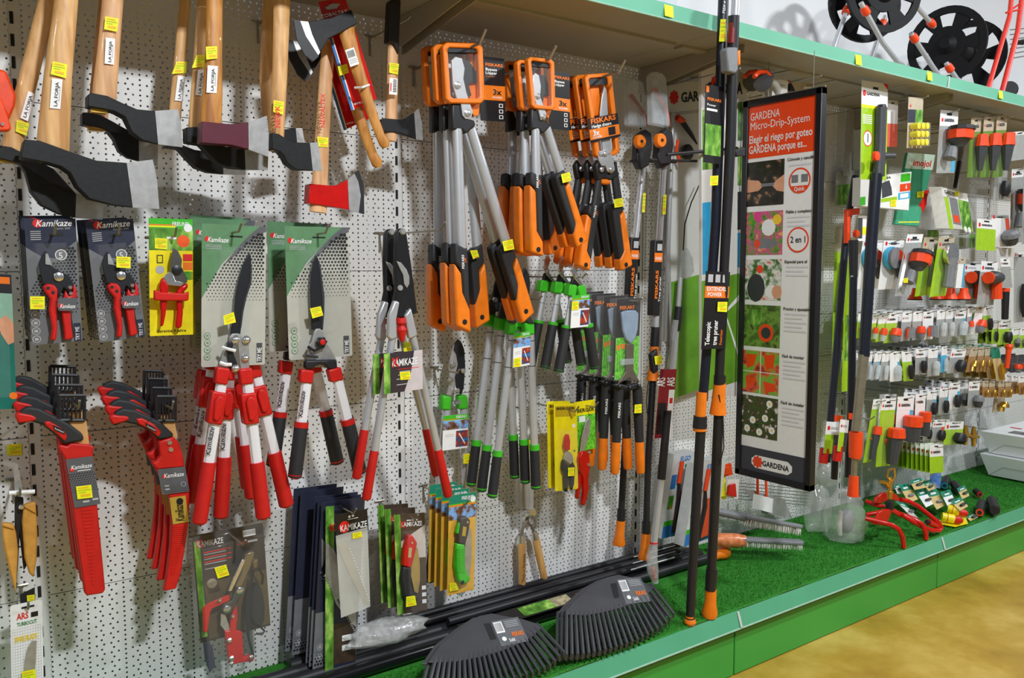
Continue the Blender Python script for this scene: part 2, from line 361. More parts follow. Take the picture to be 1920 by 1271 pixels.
# ------------------------------------------------------------------ base podium of each bay
PLG = mat('green_plinth_enamel', (.045, .37, .055), .35, noise=.04, nscale=3); RAIL = mat('teal_price_rail', (.10, .42, .24), .35, noise=.06, nscale=5); DUST = mat('rail_lower_lip', (.36, .58, .46), .4)
TURF = photo('artificial_turf', ((20, 82, 14), (32, 110, 20), (52, 136, 32)), 260, rough=.9)
XB = (-1.02, .60, 1.95, 3.262, 4.59, 5.92)
names = ('farthest along by the hand saws', 'under the black rakes', 'below the hanging micro-drip sign', 'below the red sprinkler and packs', 'below the white cartons')
for i in range(5):
    x0, x1 = XB[i], XB[i+1]
    t = thing('display_podium', 'green plinth podium with teal rail, '+names[i], 'podium', (x0, -BD/2, 0), 'display podium bays')
    b = B(); b.box(((x0+x1)/2, -BD+.022, .078), x1-x0-.006, .012, .150); b.obj('plinth_panel', PLG, t, .002)
    b = B(); b.box(((x0+x1)/2, -BD/2+.01, ZB-.022), x1-x0-.002, BD-.03, .03); b.obj('deck', CREAM, t)
    b = B(); b.box(((x0+x1)/2, -BD+.03, .165), x1-x0-.004, .03, .03); b.obj('gap_shade_strip', mat('dark_green_shadow_gap', (.02, .12, .02), .6), t)  # dark strip above the plinth: the recess's shade is put into its colour
    b = B(); b.prism([Vector((x0+.001, -BD, ZB+.001)), Vector((x1-.001, -BD, ZB+.001)), Vector((x1-.001, -BD-.014, ZB-.052)), Vector((x0+.001, -BD-.014, ZB-.052))], Vector((0, .004, 0)))
    r = b.obj('price_rail', RAIL, t); b = B(); b.tube([(x0+.001, -BD-.013, ZB-.054), (x1-.001, -BD-.013, ZB-.054)], .0035, 8); b.obj('rail_lip', DUST, r)
    if i < 4:
        b = B(); P = [Vector((x1-.013, -BD-.003, ZB)), Vector((x1-.004, -BD-.004, ZB)), Vector((x1-.001, -BD-.018, ZB-.05)), Vector((x1-.012, -BD-.018, ZB-.05))]
        b.prism(P, Vector((0, .002, 0))); b.obj('rail_joiner', mat('pale_joiner_plastic', (.6, .66, .62), .4), t, .002)
# turf mat laid over the podiums with short plastic blades
b = B(); N = 90; x0, x1 = -1.0, 5.9
vs = []
for i in range(N+1):
    x = x0+(x1-x0)*i/N; e = random.uniform(-.006, .004)
    for y, z in ((-.001, .001), (-BD+.012+e, .001), (-BD+.008+e, -.003)): vs.append((x, y, ZB+.004+z))
b.add(vs, [(i*3+k, i*3+k+1, i*3+k+4, i*3+k+3) for i in range(N) for k in (0, 1)])
tm = one('turf_mat', b, TURF, 'green artificial turf mat covering the whole podium deck', 'turf', smooth=0)
b = B(); rn = random.random
for _ in range(70000):
    x = .2+4.9*rn()**1.0; y = -BD+.012+(BD-.02)*rn(); h = .006+.005*rn(); a = 6.283*rn()
    if y > -.245 and x < 2.2: continue          # flattened under the pile of poles
    h = h*1; w = .0013
    dx, dy = math.cos(a)*w, math.sin(a)*w; lx, ly = (rn()-.5)*.008, (rn()-.5)*.008
    b.v += [(x-dx, y-dy, ZB+.004), (x+dx, y+dy, ZB+.004), (x+lx, y+ly, ZB+.004+h)]; k = len(b.v); b.f.append((k-3, k-2, k-1)); b.m.append(0)
bl = b.obj('turf_blades', TURF, tm, smooth=0); bl['kind'] = 'stuff'
# ------------------------------------------------------------------ top shelves
SHU = mat('shelf_cream_enamel', (.38, .35, .29), .45, noise=.04, nscale=4); XS = (-1.02, .62, 1.83, 3.19, 4.52, 5.85)
snm = ('over the axes', 'over the orange loppers', 'over the micro-drip sign', 'over the yellow rollers', 'over the far packs')
RAILS = mat('mint_price_rail', (.20, .56, .40), .3, noise=.05, nscale=4)
for i in range(5):
    x0, x1 = XS[i], XS[i+1]; ht = .034 if i != 1 else .034
    t = thing('top_shelf', 'cream metal shelf with mint price rail, '+snm[i], 'shelf', (x0, 0, ZS), 'top shelf bays')
    b = B(); b.box(((x0+x1)/2, -SD/2-.002, ZS+.018), x1-x0-.002, SD-.012, .026); b.obj('shelf_board', SHU, t, .001)
    b = B(); b.box(((x0+x1)/2, -SD*.62, ZS+.002), x1-x0-.03, .04, .012); b.obj('stiffener', SHU, t, .001)
    b = B(); b.prism([Vector((x0+.001, -SD-.003, ZS+.001)), Vector((x0+.001, -SD-.009, ZS+.045)), Vector((x1-.001, -SD-.009, ZS+.045)), Vector((x1-.001, -SD-.003, ZS+.001))], Vector((0, .005, 0)))
    rl = b.obj('price_rail', RAILS, t)
    b = B(); b.tube([(x0+.001, -SD-.006, ZS+.001), (x1-.001, -SD-.006, ZS+.001)], .003, 8); b.obj('rail_lip', DUST, rl)
    XI = [q for q in XU if x0+.03 < q < x1-.03]
    for xb in [q+dq for q in XI for dq in (-.022, .016)]:
        if True:
            P = [Vector((xb, 0, ZS+.004)), Vector((xb, -SD+.05, ZS+.004)), Vector((xb, -SD+.05, ZS-.022)), Vector((xb, -.02, ZS-.085)), Vector((xb, 0, ZS-.085))]
            b = B(); b.prism(P, Vector((.004, 0, 0))); b.obj('bracket', SHU, t)
    if i in (2, 3):
        b = B(); P = [Vector((x1-.012, -SD-.013, ZS+.046)), Vector((x1-.004, -SD-.013, ZS+.046)), Vector((x1-.001, -SD-.009, ZS)), Vector((x1-.009, -SD-.009, ZS))]
        b.prism(P, Vector((0, .004, 0))); b.obj('rail_joiner', MATS['pale_joiner_plastic'], t)
    for c, p in {1: [('X', (1455, 55))], 2: [('R', (385, 475)), ('R', (950, 600))], 3: [('R', (1515, 748))]}.get(i, []):
        q = W(c, p, SD+.012); b = B(); w, h = .018, .036
        b.prism([q+Vector((-w, 0, -h/2)), q+Vector((w, 0, -h/2)), q+Vector((w, .004, h/2)), q+Vector((-w, .004, h/2))], Vector((0, .0006, 0))); b.obj('price_tag', TAG, t)
# ------------------------------------------------------------------ axes hanging head down over the pegboard
HKL = 'steel display hook '
def axe(c, name, label, hp, hw, head, edge, y, hm=WOODA, paint=IRON, eye=.034, hflat=.55, stickers=(), tags=(), wedge=None, guard=None):
    top = W(c, hp[0], y); t = thing(name, label, 'axe', top, 'axes hung over the pegboard')
    rod('handle', t, hm, c, hp, hw, y, flat=hflat, seg=16)
    xs = [p[0] for p in head]; x0, x1 = min(xs), max(p[0] for p in edge) if edge else max(xs)
    flip = False
    if edge and min(p[0] for p in edge) < x0: flip = True; x0, x1 = max(xs), min(p[0] for p in edge)
    ey = max(eye, max(hw)/CR[c][2]/FPX*2.15*hflat+.006)
    def thick(p): k = min(1, max(0, (p[0]-x0)/(x1-x0))); return .003+(ey-.003)*max(0, min(1, (1-k)/.6))**1.5
    def wed(pts):
        b = B(); fr = [W(c, p, y) for p in pts]; T = [thick(p) for p in pts]
        b.prism([f-YB*(q/2) for f, q in zip(fr, T)], [YB*q for q in T]); return b
    h = wed(head).obj('axe_head', paint, t, .0015)
    if edge: wed(edge).obj('ground_edge', STEEL, h)
    if guard: wed(guard).obj('edge_guard', BLK, h)
    if wedge:
        b = B(); q = W(c, wedge, y); b.box(q, .03, .018, .008); b.obj('brass_wedge', BRASS, h)
    yo = y+hw[0]/CR[c][2]/FPX*2.2*hflat*.52 if isinstance(hw, (list, tuple)) else y+.014
    for pts, s in stickers:
        P = [W(c, p, yo+.002) for p in pts]; f = Frame(P[0], P[1]-P[0], P[3]-P[0]); f.card('sticker', t, WCARD, .0004)
        f.text(t, s, .68, .93, .1, INKK, w=.82, rot=1, bold=.01)
        f.prints(t, [f.rect(INKG, .78, .25, .86, .75)], 'sticker_line')
    for pts in tags: tag(t, c, pts, yo+.003)
    return t
axe('A', 'axe', 'large axe with broad black head and thick ash handle', [(388, -180), (377, 0), (330, 420), (300, 830), (292, 900)], [118, 119, 142, 168, 160],
    [(130, 800), (215, 805), (300, 835), (400, 872), (540, 915), (715, 925), (750, 1177), (640, 1165), (500, 1130), (430, 1060), (390, 985), (340, 950), (270, 930), (110, 900)],
    [(715, 925), (865, 905), (890, 1020), (903, 1185), (750, 1177)], .27, eye=.042, wedge=(270, 915),
    stickers=[([(295, 443), (355, 450), (340, 625), (282, 613)], 'LA FORJA')], tags=[[(300, 347), (382, 365), (375, 444), (287, 420)]])
axe('A', 'axe', 'large axe with tilted handle half behind the thick-handled one', [(315, -180), (272, 0), (165, 430), (65, 840), (45, 905)], [86, 90, 96, 104, 100],
    [(-40, 825), (60, 840), (120, 870), (300, 960), (430, 1100), (425, 1235), (330, 1215), (230, 1165), (170, 1090), (140, 980), (105, 930), (0, 905), (-40, 900)],
    [(430, 1100), (590, 1150), (580, 1247), (425, 1235)], .19, eye=.036, wedge=(35, 915),
    stickers=[([(160, 515), (203, 535), (165, 685), (115, 668)], 'LA FORJA')], tags=[[(95, 680), (168, 700), (150, 770), (88, 745)]])
axe('A', 'axe', 'axe with pale handle and light grey ground blade', [(657, -180), (640, 0), (615, 300), (590, 560), (585, 625)], [108, 110, 116, 130, 124],
    [(490, 545), (510, 535), (600, 552), (680, 590), (770, 625), (875, 632), (893, 820), (800, 797), (740, 755), (700, 670), (640, 637), (560, 622), (490, 610)],
    [(875, 632), (1010, 620), (1025, 700), (1035, 835), (893, 820)], .27, hm=WOODB, wedge=(560, 632),
    stickers=[([(600, 212), (653, 220), (645, 370), (593, 360)], 'LA FORJA')], tags=[[(598, 92), (673, 106), (664, 180), (590, 165)]])
axe('A', 'axe', 'axe with all-black head just behind the pale-handled axe', [(630, -180), (615, 0), (565, 560), (545, 735)], [96, 98, 108, 110],
    [(460, 645), (480, 643), (560, 657), (640, 700), (720, 740), (785, 790), (785, 915), (720, 897), (670, 860), (640, 790), (600, 740), (540, 725), (460, 710)],
    [(785, 790), (895, 820), (893, 942), (785, 915)], .19, hm=WOODB, wedge=(540, 735))
axe('B', 'axe', 'axe with maroon painted head and curved handle', [(251, -50), (250, 0), (245, 300), (238, 520), (230, 690), (232, 760)], [88, 90, 92, 112, 118, 112],
    [(165, 695), (330, 710), (435, 695), (437, 850), (330, 827), (160, 815)], [(435, 695), (545, 657), (556, 760), (553, 890), (437, 850)], .3, hm=WOODC, paint=MAROON,
    stickers=[([(210, 370), (268, 375), (258, 535), (203, 525)], 'LA FORJA')], tags=[[(200, 265), (264, 262), (264, 332), (202, 338)]])
a6 = axe('B', 'axe', 'axe with slim ash handle just behind the maroon one', [(188, -50), (185, 0), (158, 400), (135, 730), (128, 815)], [62, 62, 66, 70, 70],
    [(78, 728), (165, 725), (172, 800), (250, 830), (415, 845), (420, 965), (330, 957), (260, 930), (210, 880), (160, 825), (80, 812)],
    [(415, 845), (553, 880), (550, 965), (420, 965)], .235, stickers=[([(155, 395), (200, 398), (190, 548), (140, 540)], 'LA FORJA')], tags=[[(148, 312), (205, 312), (202, 378), (120, 385)]])
dup(a6, (-.022, .075, -.004), .02, 'axe with brown-stained handle rearmost behind the maroon one')
t = axe('B', 'axe', 'axe with straight oak handle and small black square head', [(633, -50), (632, 0), (620, 400), (605, 770), (600, 860)], [96, 97, 88, 80, 76],
    [(562, 758), (600, 765), (640, 790), (680, 812), (785, 812), (803, 970), (700, 965), (650, 930), (630, 890), (610, 865), (562, 850)],
    [(785, 812), (835, 808), (858, 970), (803, 970)], .28, tags=[[(585, 568), (643, 578), (638, 650), (582, 635)]])
text(t, 'NEWK', W('B', (622, 728), .315), Vector((0, 0, 1)), Vector((-1, 0, 0)), .012, INKR, bold=.02)
axe('B', 'axe', 'axe with small black square head behind the oak-handled one', [(563, -50), (560, 0), (540, 450), (560, 740)], [70, 72, 74, 70],
    [(600, 735), (640, 738), (703, 730), (712, 814), (640, 818), (600, 800)], [(703, 730), (745, 727), (760, 812), (712, 814)], .2)
t = axe('B', 'hatchet', 'hatchet with bright red head and plain beech handle', [(912, 90), (895, 250), (868, 650), (845, 1050), (836, 1205)], [70, 80, 82, 94, 104],
    [(775, 1045), (880, 1055), (935, 1055), (1000, 1020), (1008, 1192), (940, 1180), (850, 1168), (768, 1155)],
    [(1000, 1020), (1040, 985), (1063, 1030), (1078, 1110), (1066, 1207), (1008, 1192)], .215, hm=WOODB, paint=REDP, tags=[[(832, 775), (894, 782), (892, 835), (835, 832)]],
    guard=[(1040, 985), (1066, 965), (1095, 1050), (1098, 1216), (1066, 1207), (1078, 1110), (1063, 1030)])
text(t, 'NEWALTEX', W('B', (875, 725), .245), Vector((.02, 0, 1)), Vector((-1, 0, .02)), .011, INKR, bold=.02)
t = axe('B', 'hatchet', 'small hatchet with half-black half-wood handle', [(1262, 235), (1258, 500), (1250, 690), (1246, 800)], [62, 70, 74, 78],
    [(1182, 682), (1200, 675), (1300, 682), (1340, 668), (1378, 640), (1390, 790), (1330, 770), (1290, 757), (1182, 750)],
    [(1378, 640), (1405, 615), (1425, 700), (1430, 797), (1390, 790)], .22, hm=WOODB, eye=.026,
    stickers=[], tags=[[(1243, 355), (1296, 362), (1290, 424), (1240, 412)]])
slab('grip', t, BLK, 'B', [(1248, -5), (1312, -5), (1310, 20), (1298, 310), (1262, 245), (1234, 240), (1245, 20)], .236, .03, .006)
f = Fr('B', (1243, 442), (1288, 446), (1240, 535), .2445); f.card('sticker', t, WCARD, .0004); f.prints(t, [f.rect(INKK, .45+.0*k, .08+.1*k, .9, .13+.1*k) for k in range(8)]+[f.rect(INKR, .12, .3, .25, .8)], 'barcode')
# hatchets on their red hang cards
def carded(y, d):
    def s(pts): return [(p[0]+d[0], p[1]+d[1]) for p in pts]
    t = axe('B', 'hatchet', '', s([(1000, 120), (1003, 200), (1045, 350), (1090, 480), (1128, 600), (1160, 690), (1190, 770), (1215, 815), (1222, 838)]), [84, 98, 84, 74, 66, 60, 58, 70, 40],
            s([(778, 125), (900, 108), (1010, 62), (1045, 140), (945, 195), (885, 225), (858, 275), (840, 300), (800, 200)]),
            s([(735, 120), (778, 125), (800, 200), (842, 300), (828, 322), (765, 205)]), y, hm=WOODC,
            guard=s([(697, 112), (735, 120), (765, 205), (835, 322), (805, 350), (760, 312), (715, 222)]), eye=.03)
    t['category'] = 'hatchet'
    P = [W('B', p, y-.03) for p in s([(838, 10), (990, -18), (1170, 560), (1025, 628)])]
    b = B(); b.prism(P, YB*.001); cd_ = b.obj('hang_card', REDP, t)
    f = Frame(P[0], P[1]-P[0], P[3]-P[0])
    f.prints(cd_, [f.rect(INKB, 0, .33, .09, 1), f.rect(INKW, .09, .33, .13, 1)])
    f2 = Fr('B', s([(838, 30)])[0], s([(1000, -5)])[0], s([(850, 120)])[0], y-.029); f2.text(cd_, 'COBALTAX', .03, .85, .22, INKW, w=.94, bold=.02)
    f2.prints(cd_, [(INKG, [(.2, .25), (.45, .08), (.75, .2), (.6, .45), (.3, .4)])])
    f3 = Frame(f.at(.1, .98), f.u, f.v); f3.text(cd_, 'www.cobaltax', .05, -.02, .03, INKW, w=.75)
    return t
t = carded(.285, (0, 0)); t['label'] = 'black-headed hatchet in front on a red hang card'
f = Fr('B', (990, 285), (1040, 268), (1020, 380), .303); f.card('sticker', t, WCARD, .0004); f.prints(t, [f.rect(INKK, .1+.1*k, .1, .15+.1*k, .5) for k in range(8)]+[f.rect(INKG, .1, .6+.1*k, .9, .64+.1*k) for k in range(3)], 'barcode')
b = B(); b.tube([W('B', (1045, 498), .29), W('B', (1085, 497), .309), W('B', (1126, 482), .29)], .003, 6); b.obj('cable_tie', WCARD, t)
tag(t, 'B', [(948, 378), (1000, 362), (1012, 412), (960, 430)], .262)
t = carded(.18, (-42, 112)); t['label'] = 'black-headed hatchet behind and lower on its red hang card'
# orange sheaths at the end of the row
for lab, pts, y in (('upper orange plastic blade sheath at the row end', [(-60, 380), (20, 395), (38, 404), (92, 540), (86, 600), (50, 682), (0, 590), (-60, 480)], .23),
                    ('lower orange plastic blade sheath at the row end', [(-60, 520), (12, 560), (66, 722), (56, 742), (-60, 744)], .26)):
    t = thing('blade_sheath', lab, 'sheath', W('A', pts[0], y), 'orange sheaths'); slab('sheath_body', t, ORD, 'A', pts, y, .022, .005)
    b = B(); q = W('A', pts[3], y+.001); b.lathe(W('A', (15, 640 if y < .22 else 705), y+.002), (0, -1, 0), [(0, .004), (.003, .003)], 10); b.obj('rivet', CHROME, t)
# hooks
for c, p, y, ln, lab in (('B', (488, 8), 0, .2, 'carrying nothing beside the oak-handled axe'), ('B', (1125, 98), 0, .25, 'with forked end above the half-black hatchet')):
    hook_at(c, p, y, ln, HKL+lab, dz=-.06, rise=.006)
# ------------------------------------------------------------------ carded secateurs
def blister(par, f, u0, v0, u1, v1, h=.02, name='blister'):
    b = B(); i = .08*(u1-u0); j = .03*(v1-v0)
    a = [f.at(u0, v0, .0008), f.at(u1, v0, .0008), f.at(u1, v1, .0008), f.at(u0, v1, .0008)]
    c = [f.at(u0+i, v0+j, h), f.at(u1-i, v0+j, h), f.at(u1-i, v1-j, h), f.at(u0+i, v1-j, h)]
    b.add(a+c, [(4, 5, 6, 7)]+[(k, (k+1) % 4, 4+(k+1) % 4, 4+k) for k in range(4)]); return b.obj(name, CLEAR, par, .002)
def eye_slot(f, u, v, w=.14, h=.012): return [f.rect(INKK, u-w, v-h, u+w, v+h)]
def dots(f, m, u0, u1, v0, v1, r0, r1, nu, cond=lambda u, v: True):
    out = []; du = (u1-u0)/nu; k = f.u.length/f.v.length; nv = int((v1-v0)/(du*k*.9))
    for j in range(nv):
        for i in range(nu):
            u = u0+du*(i+.5*(j % 2)); v = v0+(v1-v0)*j/nv
            if cond(u, v): out.append(f.disc(m, u, v, r0+(r1-r0)*j/nv, 6))
    return out
def rings(f, m, m2, u, vs, r):
    out = []
    for v in vs: out += [f.disc(m, u, v, r), f.disc(m2, u, v, r*.82), f.rect(m, u-r*.4, v-r*.12, u+r*.4, v+r*.12)]
    return out
SPK = dict(CARD=mat('charcoal_card', (104, 106, 110), .35, noise=.04))
y = .2
t = thing('secateurs_pack', '', 'secateurs', W('C', (420, 200), y), 'carded red secateurs')
f = Fr('C', (185, 85), (580, 80), (245, 1055), y); cdo = f.card('backing_card', t, SPK['CARD'], .001, .03)
its = [(NAVY, [(0, 0), (1, 0), (1, .18), (.78, .24), (.62, .32), (.3, .3), (0, .22)])]
its += dots(f, INKK, .06, .98, .24, .78, .034, .012, 13, lambda u, v: u*.9+v > .62 and not (.3 < u < .6 and v < .35))
its += [f.disc(INKW, .67, .29, .12), f.disc(SPK['CARD'], .67, .29, .105), f.rect(NAVY, .84, .85, .98, 1), f.disc(INKR, .24, .035, .09)]
its += rings(f, INKG, SPK['CARD'], .1, (.76, .825, .89, .955), .085)
its += [f.rect(INKG, .1, .095+.016*k, .3, .101+.016*k) for k in range(5)]+eye_slot(f, .6, .125)
f.prints(cdo, its)
f.text(cdo, 'Kamikaze', .2, .06, .05, INKW, w=.72, bold=.01); f.text(cdo, '5', .615, .32, .05, INKW)
f.text(cdo, 'Bypass 200', .55, .085, .014, INKG, w=.33); f.text(cdo, 'TRY ME', .95, .99, .026*1.2, INKW, w=.11, rot=1)
sb = slab('cutting_head', t, BLKM, 'C', [(300, 430), (318, 372), (347, 328), (366, 345), (388, 440), (470, 492), (530, 520), (570, 590), (545, 660), (490, 605), (455, 690), (430, 620), (330, 575), (310, 490)], y+.018, .008, .001)
slab('hook_blade', sb, STEEL, 'C', [(350, 350), (368, 350), (400, 440), (350, 432)], y+.020, .002)
slab('handle', t, RED, 'C', [(330, 605), (360, 580), (420, 590), (443, 625), (445, 690), (438, 800), (442, 940), (432, 1020), (388, 1018), (402, 920), (378, 780), (388, 700), (345, 645)], y+.024, .018, .004)
slab('handle', t, RED, 'C', [(566, 580), (586, 615), (595, 690), (548, 712), (510, 745), (545, 800), (550, 900), (566, 1000), (500, 1018), (490, 900), (474, 790), (488, 700), (505, 630), (530, 680), (560, 670)], y+.022, .018, .004)
slab('grip_back', t, BLK, 'C', [(545, 800), (558, 880), (572, 985), (562, 1000), (548, 900), (530, 810)], y+.020, .015)
b = B()
for q, r in (((450, 528), .0098), ((538, 610), .0042), ((543, 658), .0042)): b.lathe(W('C', q, y+.018), (0, -1, 0), [(0, r), (.004, r), (.006, r*.6)], 14)
b.obj('pivot_bolt', CHROME, t)
b = B()
for q in ((370, 615), (408, 650)): b.lathe(W('C', q, y+.0245), (0, -1, 0), [(0, .0035), (.0006, .0035)], 8)
b.obj('grip_dimple', BLK, t)
g = Fr('C', (445, 690), (590, 690), (445, 790), y+.03); g.card('brand_label', t, DGR, .0008, .1); g.prints(t, [g.disc(INKR, .16, .6, .12)], 'label_dot'); g.text(t, 'Kamikaze', .1, .8, .32, INKW, w=.82, bold=.01)
blister(t, f, .12, .19, .8, .45, .016)
tag0 = price_tag_rect(t, 'C', 288, 728, 112, 98, y+.03)
L = 'red secateurs on charcoal card'
lab1 = L+' on hook beside steel upright'
stack(t, lab1, [(0, .036, .004), (0, .072, .008), (0, .108, .012)], rys=[0, 0, 0])
t2 = dup(t, W('C', (880, 205), y)-W('C', (420, 200), y), -.055, skip=('price_tag',))
price_tag = tag(t2, 'C', [(885, 372), (995, 380), (988, 468), (880, 455)], y+.03)
stack(t2, L+' tilted beside yellow packs', [(-.006, .035, .004), (-.008, .07, .006)], rys=[-.055, -.05])
hook_at('C', (400, 205), y, .26, HKL+'through the charcoal secateurs cards by the upright'); hook_at('C', (880, 205), y, .26, HKL+'through the tilted charcoal secateurs cards')
# yellow secateurs card
t = thing('secateurs_pack', '', 'secateurs', W('C', (1320, 220), y), 'carded yellow secateurs')
f = Fr('C', (1143, 75), (1480, 88), (1152, 985), y); cdo = f.card('backing_card', t, YEL, .001)
f.prints(cdo, [f.rect(MATS['bright_green_plastic'], 0, 0, 1, .085), f.rect(INKO, 0, .05, .62, .06), f.rect(TAG, 0, .062, .62, .075), f.rect(LEAF, 0, .085, 1, .27), f.disc(mat('orange_flower_print', (226, 84, 30), .4), .78, .19, .15), f.rect(INKW, .4, .155, .62, .175),
               f.rect(INKK, .17, .31, .31, .38), f.rect(YEL, .19, .318, .29, .372), f.disc(INKG, .24, .435, .1), f.rect(INKR, .77, .3, .99, .36), f.rect(INKO, .77, .37, .99, .435), f.rect(FLOW, .8, .45, .99, .52), f.disc(INKW, .89, .075, .1)])
f.text(cdo, 'FREUND', .52, .06, .034, INKW, w=.4, bold=.02); f.text(cdo, 'Garantie 5 Jahre', .15, .97, .022, INKK, w=.68, bold=.01)
slab('cutting_head', t, mat('dark_steel', (92, 90, 86), .35, .6), 'C', [(1335, 305), (1370, 330), (1400, 395), (1395, 450), (1440, 540), (1440, 570), (1395, 600), (1290, 580), (1310, 480), (1312, 400)], y+.022, .008, .001)
slab('spring_cover', t, CHROME, 'C', [(1300, 490), (1330, 500), (1350, 560), (1420, 575), (1390, 602), (1290, 590), (1255, 530)], y+.024, .006, .001)
slab('handle', t, REDP, 'C', [(1255, 532), (1300, 600), (1290, 700), (1275, 820), (1258, 905), (1235, 915), (1240, 800), (1235, 640), (1225, 610), (1238, 560)], y+.026, .016, .004)
slab('handle', t, REDP, 'C', [(1445, 575), (1448, 612), (1400, 660), (1410, 800), (1400, 915), (1372, 930), (1350, 910), (1365, 780), (1362, 640), (1390, 605)], y+.026, .016, .004)
slab('holder_bridge', t, RED, 'C', [(1185, 630), (1215, 632), (1240, 648), (1420, 655), (1455, 640), (1452, 710), (1425, 715), (1235, 712), (1185, 708)], y+.034, .01, .003)
b = B(); b.lathe(W('C', (1360, 475), y+.022), (0, -1, 0), [(0, .011), (.005, .011), (.007, .006)], 14); b.obj('pivot_bolt', BLKM, t)
tag(t, 'C', [(1190, 230), (1288, 235), (1286, 320), (1190, 310)], y+.003)
stack(t, 'red-handled secateurs on yellow card with green header', [(.012, .042, -.002)], rys=[-.02])
hook_at('C', (1325, 222), y, .24, HKL+'through the yellow secateurs card')

# ------------------------------------------------------------------ carded hedge shears
def shear_card(c, TL, TR, BL, y, t, holes=(.36, .10)):
    f = Fr(c, TL, TR, BL, y); cdo = f.card('backing_card', t, BEIG, .0012, .02)
    arc = [(.9, .0), (.72, .07), (.5, .18), (.3, .28), (.12, .42), (0, .52)]
    its = [(MGREEN, [(0, 0), (.9, 0)]+arc[1:]), (DGR, [(.9, .0), (1, 0), (1, .035), (.8, .085), (.55, .2), (.3, .3), (.5, .18), (.72, .07)])]
    its += dots(f, INKK, .08, .98, .06, .55, .03, .006, 17, lambda u, v: v > .02+.47*max(0, .93-u)**1.1 and u*1.0 > .05)
    its += [f.disc(INKR, .08, .105, .04), f.rect(INKK, .42, .075, .62, .086), f.rect(mat('dark_try_me', (70, 72, 76), .4), .86, .84, .95, .98)]
    its += rings(f, MATS['muted_green_print'], BEIG, .09, (.78, .83, .88, .93), .05)
    its += [f.rect(INKG, .06, .145+.012*k, .3, .149+.012*k) for k in range(3)]
    f.prints(cdo, its); f.text(cdo, 'Kamikaze', .08, .125, .034, INKW, w=.32, bold=.012); f.text(cdo, 'TRY ME', .94, .975, .034, INKW, w=.1, rot=1, bold=.01)
    b = B(); a = [f.at(.2, .17, .001), f.at(.86, .13, .001), f.at(.74, .8, .001), f.at(.3, .82, .001)]; e = [p+f.n*.018 for p in (f.at(.24, .19), f.at(.82, .15), f.at(.71, .78), f.at(.33, .8))]
    b.add(a+e, [(4, 5, 6, 7)]+[(k, (k+1) % 4, 4+(k+1) % 4, 4+k) for k in range(4)]); b.obj('blister', CLEAR, t, .003)
    return f
def telescopic(t, c, p0, p1, y, w, grip_from, slider=None, collar=.1, grip_m=REDG, cap_m=None, ring_m=None, brand=True, gw=1.3):
    rod('tube', t, WHT, c, [lerp(p0, p1, collar*.6), lerp(p0, p1, grip_from+.02)], w, y, flat=.75, seg=8)
    slab('collar', t, RED, c, ax(p0, p1, [(0, -w*.6), (0, w*.6), (collar, w*.58), (collar, -w*.58)]), y+.014, .024, .004)
    if slider:
        a, e = slider
        sl = slab('slider', t, RED, c, ax(p0, p1, [(a, -w*.68), (a, w*.68), (e, w*.68), (e, -w*.68)]), y+.017, .032, .004)
        slab('lock_button', sl, RED, c, ax(p0, p1, [(a+.03, -w*.1), (a+.02, w*.25), (a+.05, w*.55), (e-.06, w*.5), (e-.02, w*.2), (e-.03, -w*.2), (a+.06, -w*.3)]), y+.025, .01, .003)
    q = lerp(p0, p1, grip_from)
    g = rod('grip', t, grip_m, c, [q, lerp(p0, p1, grip_from+.02), lerp(p0, p1, .98), p1], [w*gw*.97, w*gw, w*gw*1.02, w*gw*.98], y, round_end=True, seg=16)
    if ring_m: rod('ring', g, ring_m, c, [q, lerp(p0, p1, grip_from+.05)], w*gw*1.04, y, seg=16)
    if cap_m: rod('end_cap', g, cap_m, c, [lerp(p0, p1, .955), p1], w*gw*1.04, y, round_end=True, seg=16)
    if brand:
        P0 = W(c, lerp(p0, p1, grip_from-.04), y+.0125); P1 = W(c, lerp(p0, p1, grip_from-.22), y+.0125); U = (P1-P0).normalized()
        text(t, 'Kamikaze', P0, U, Vector((-U.z, 0, U.x)), .012, INKK, bold=.01)
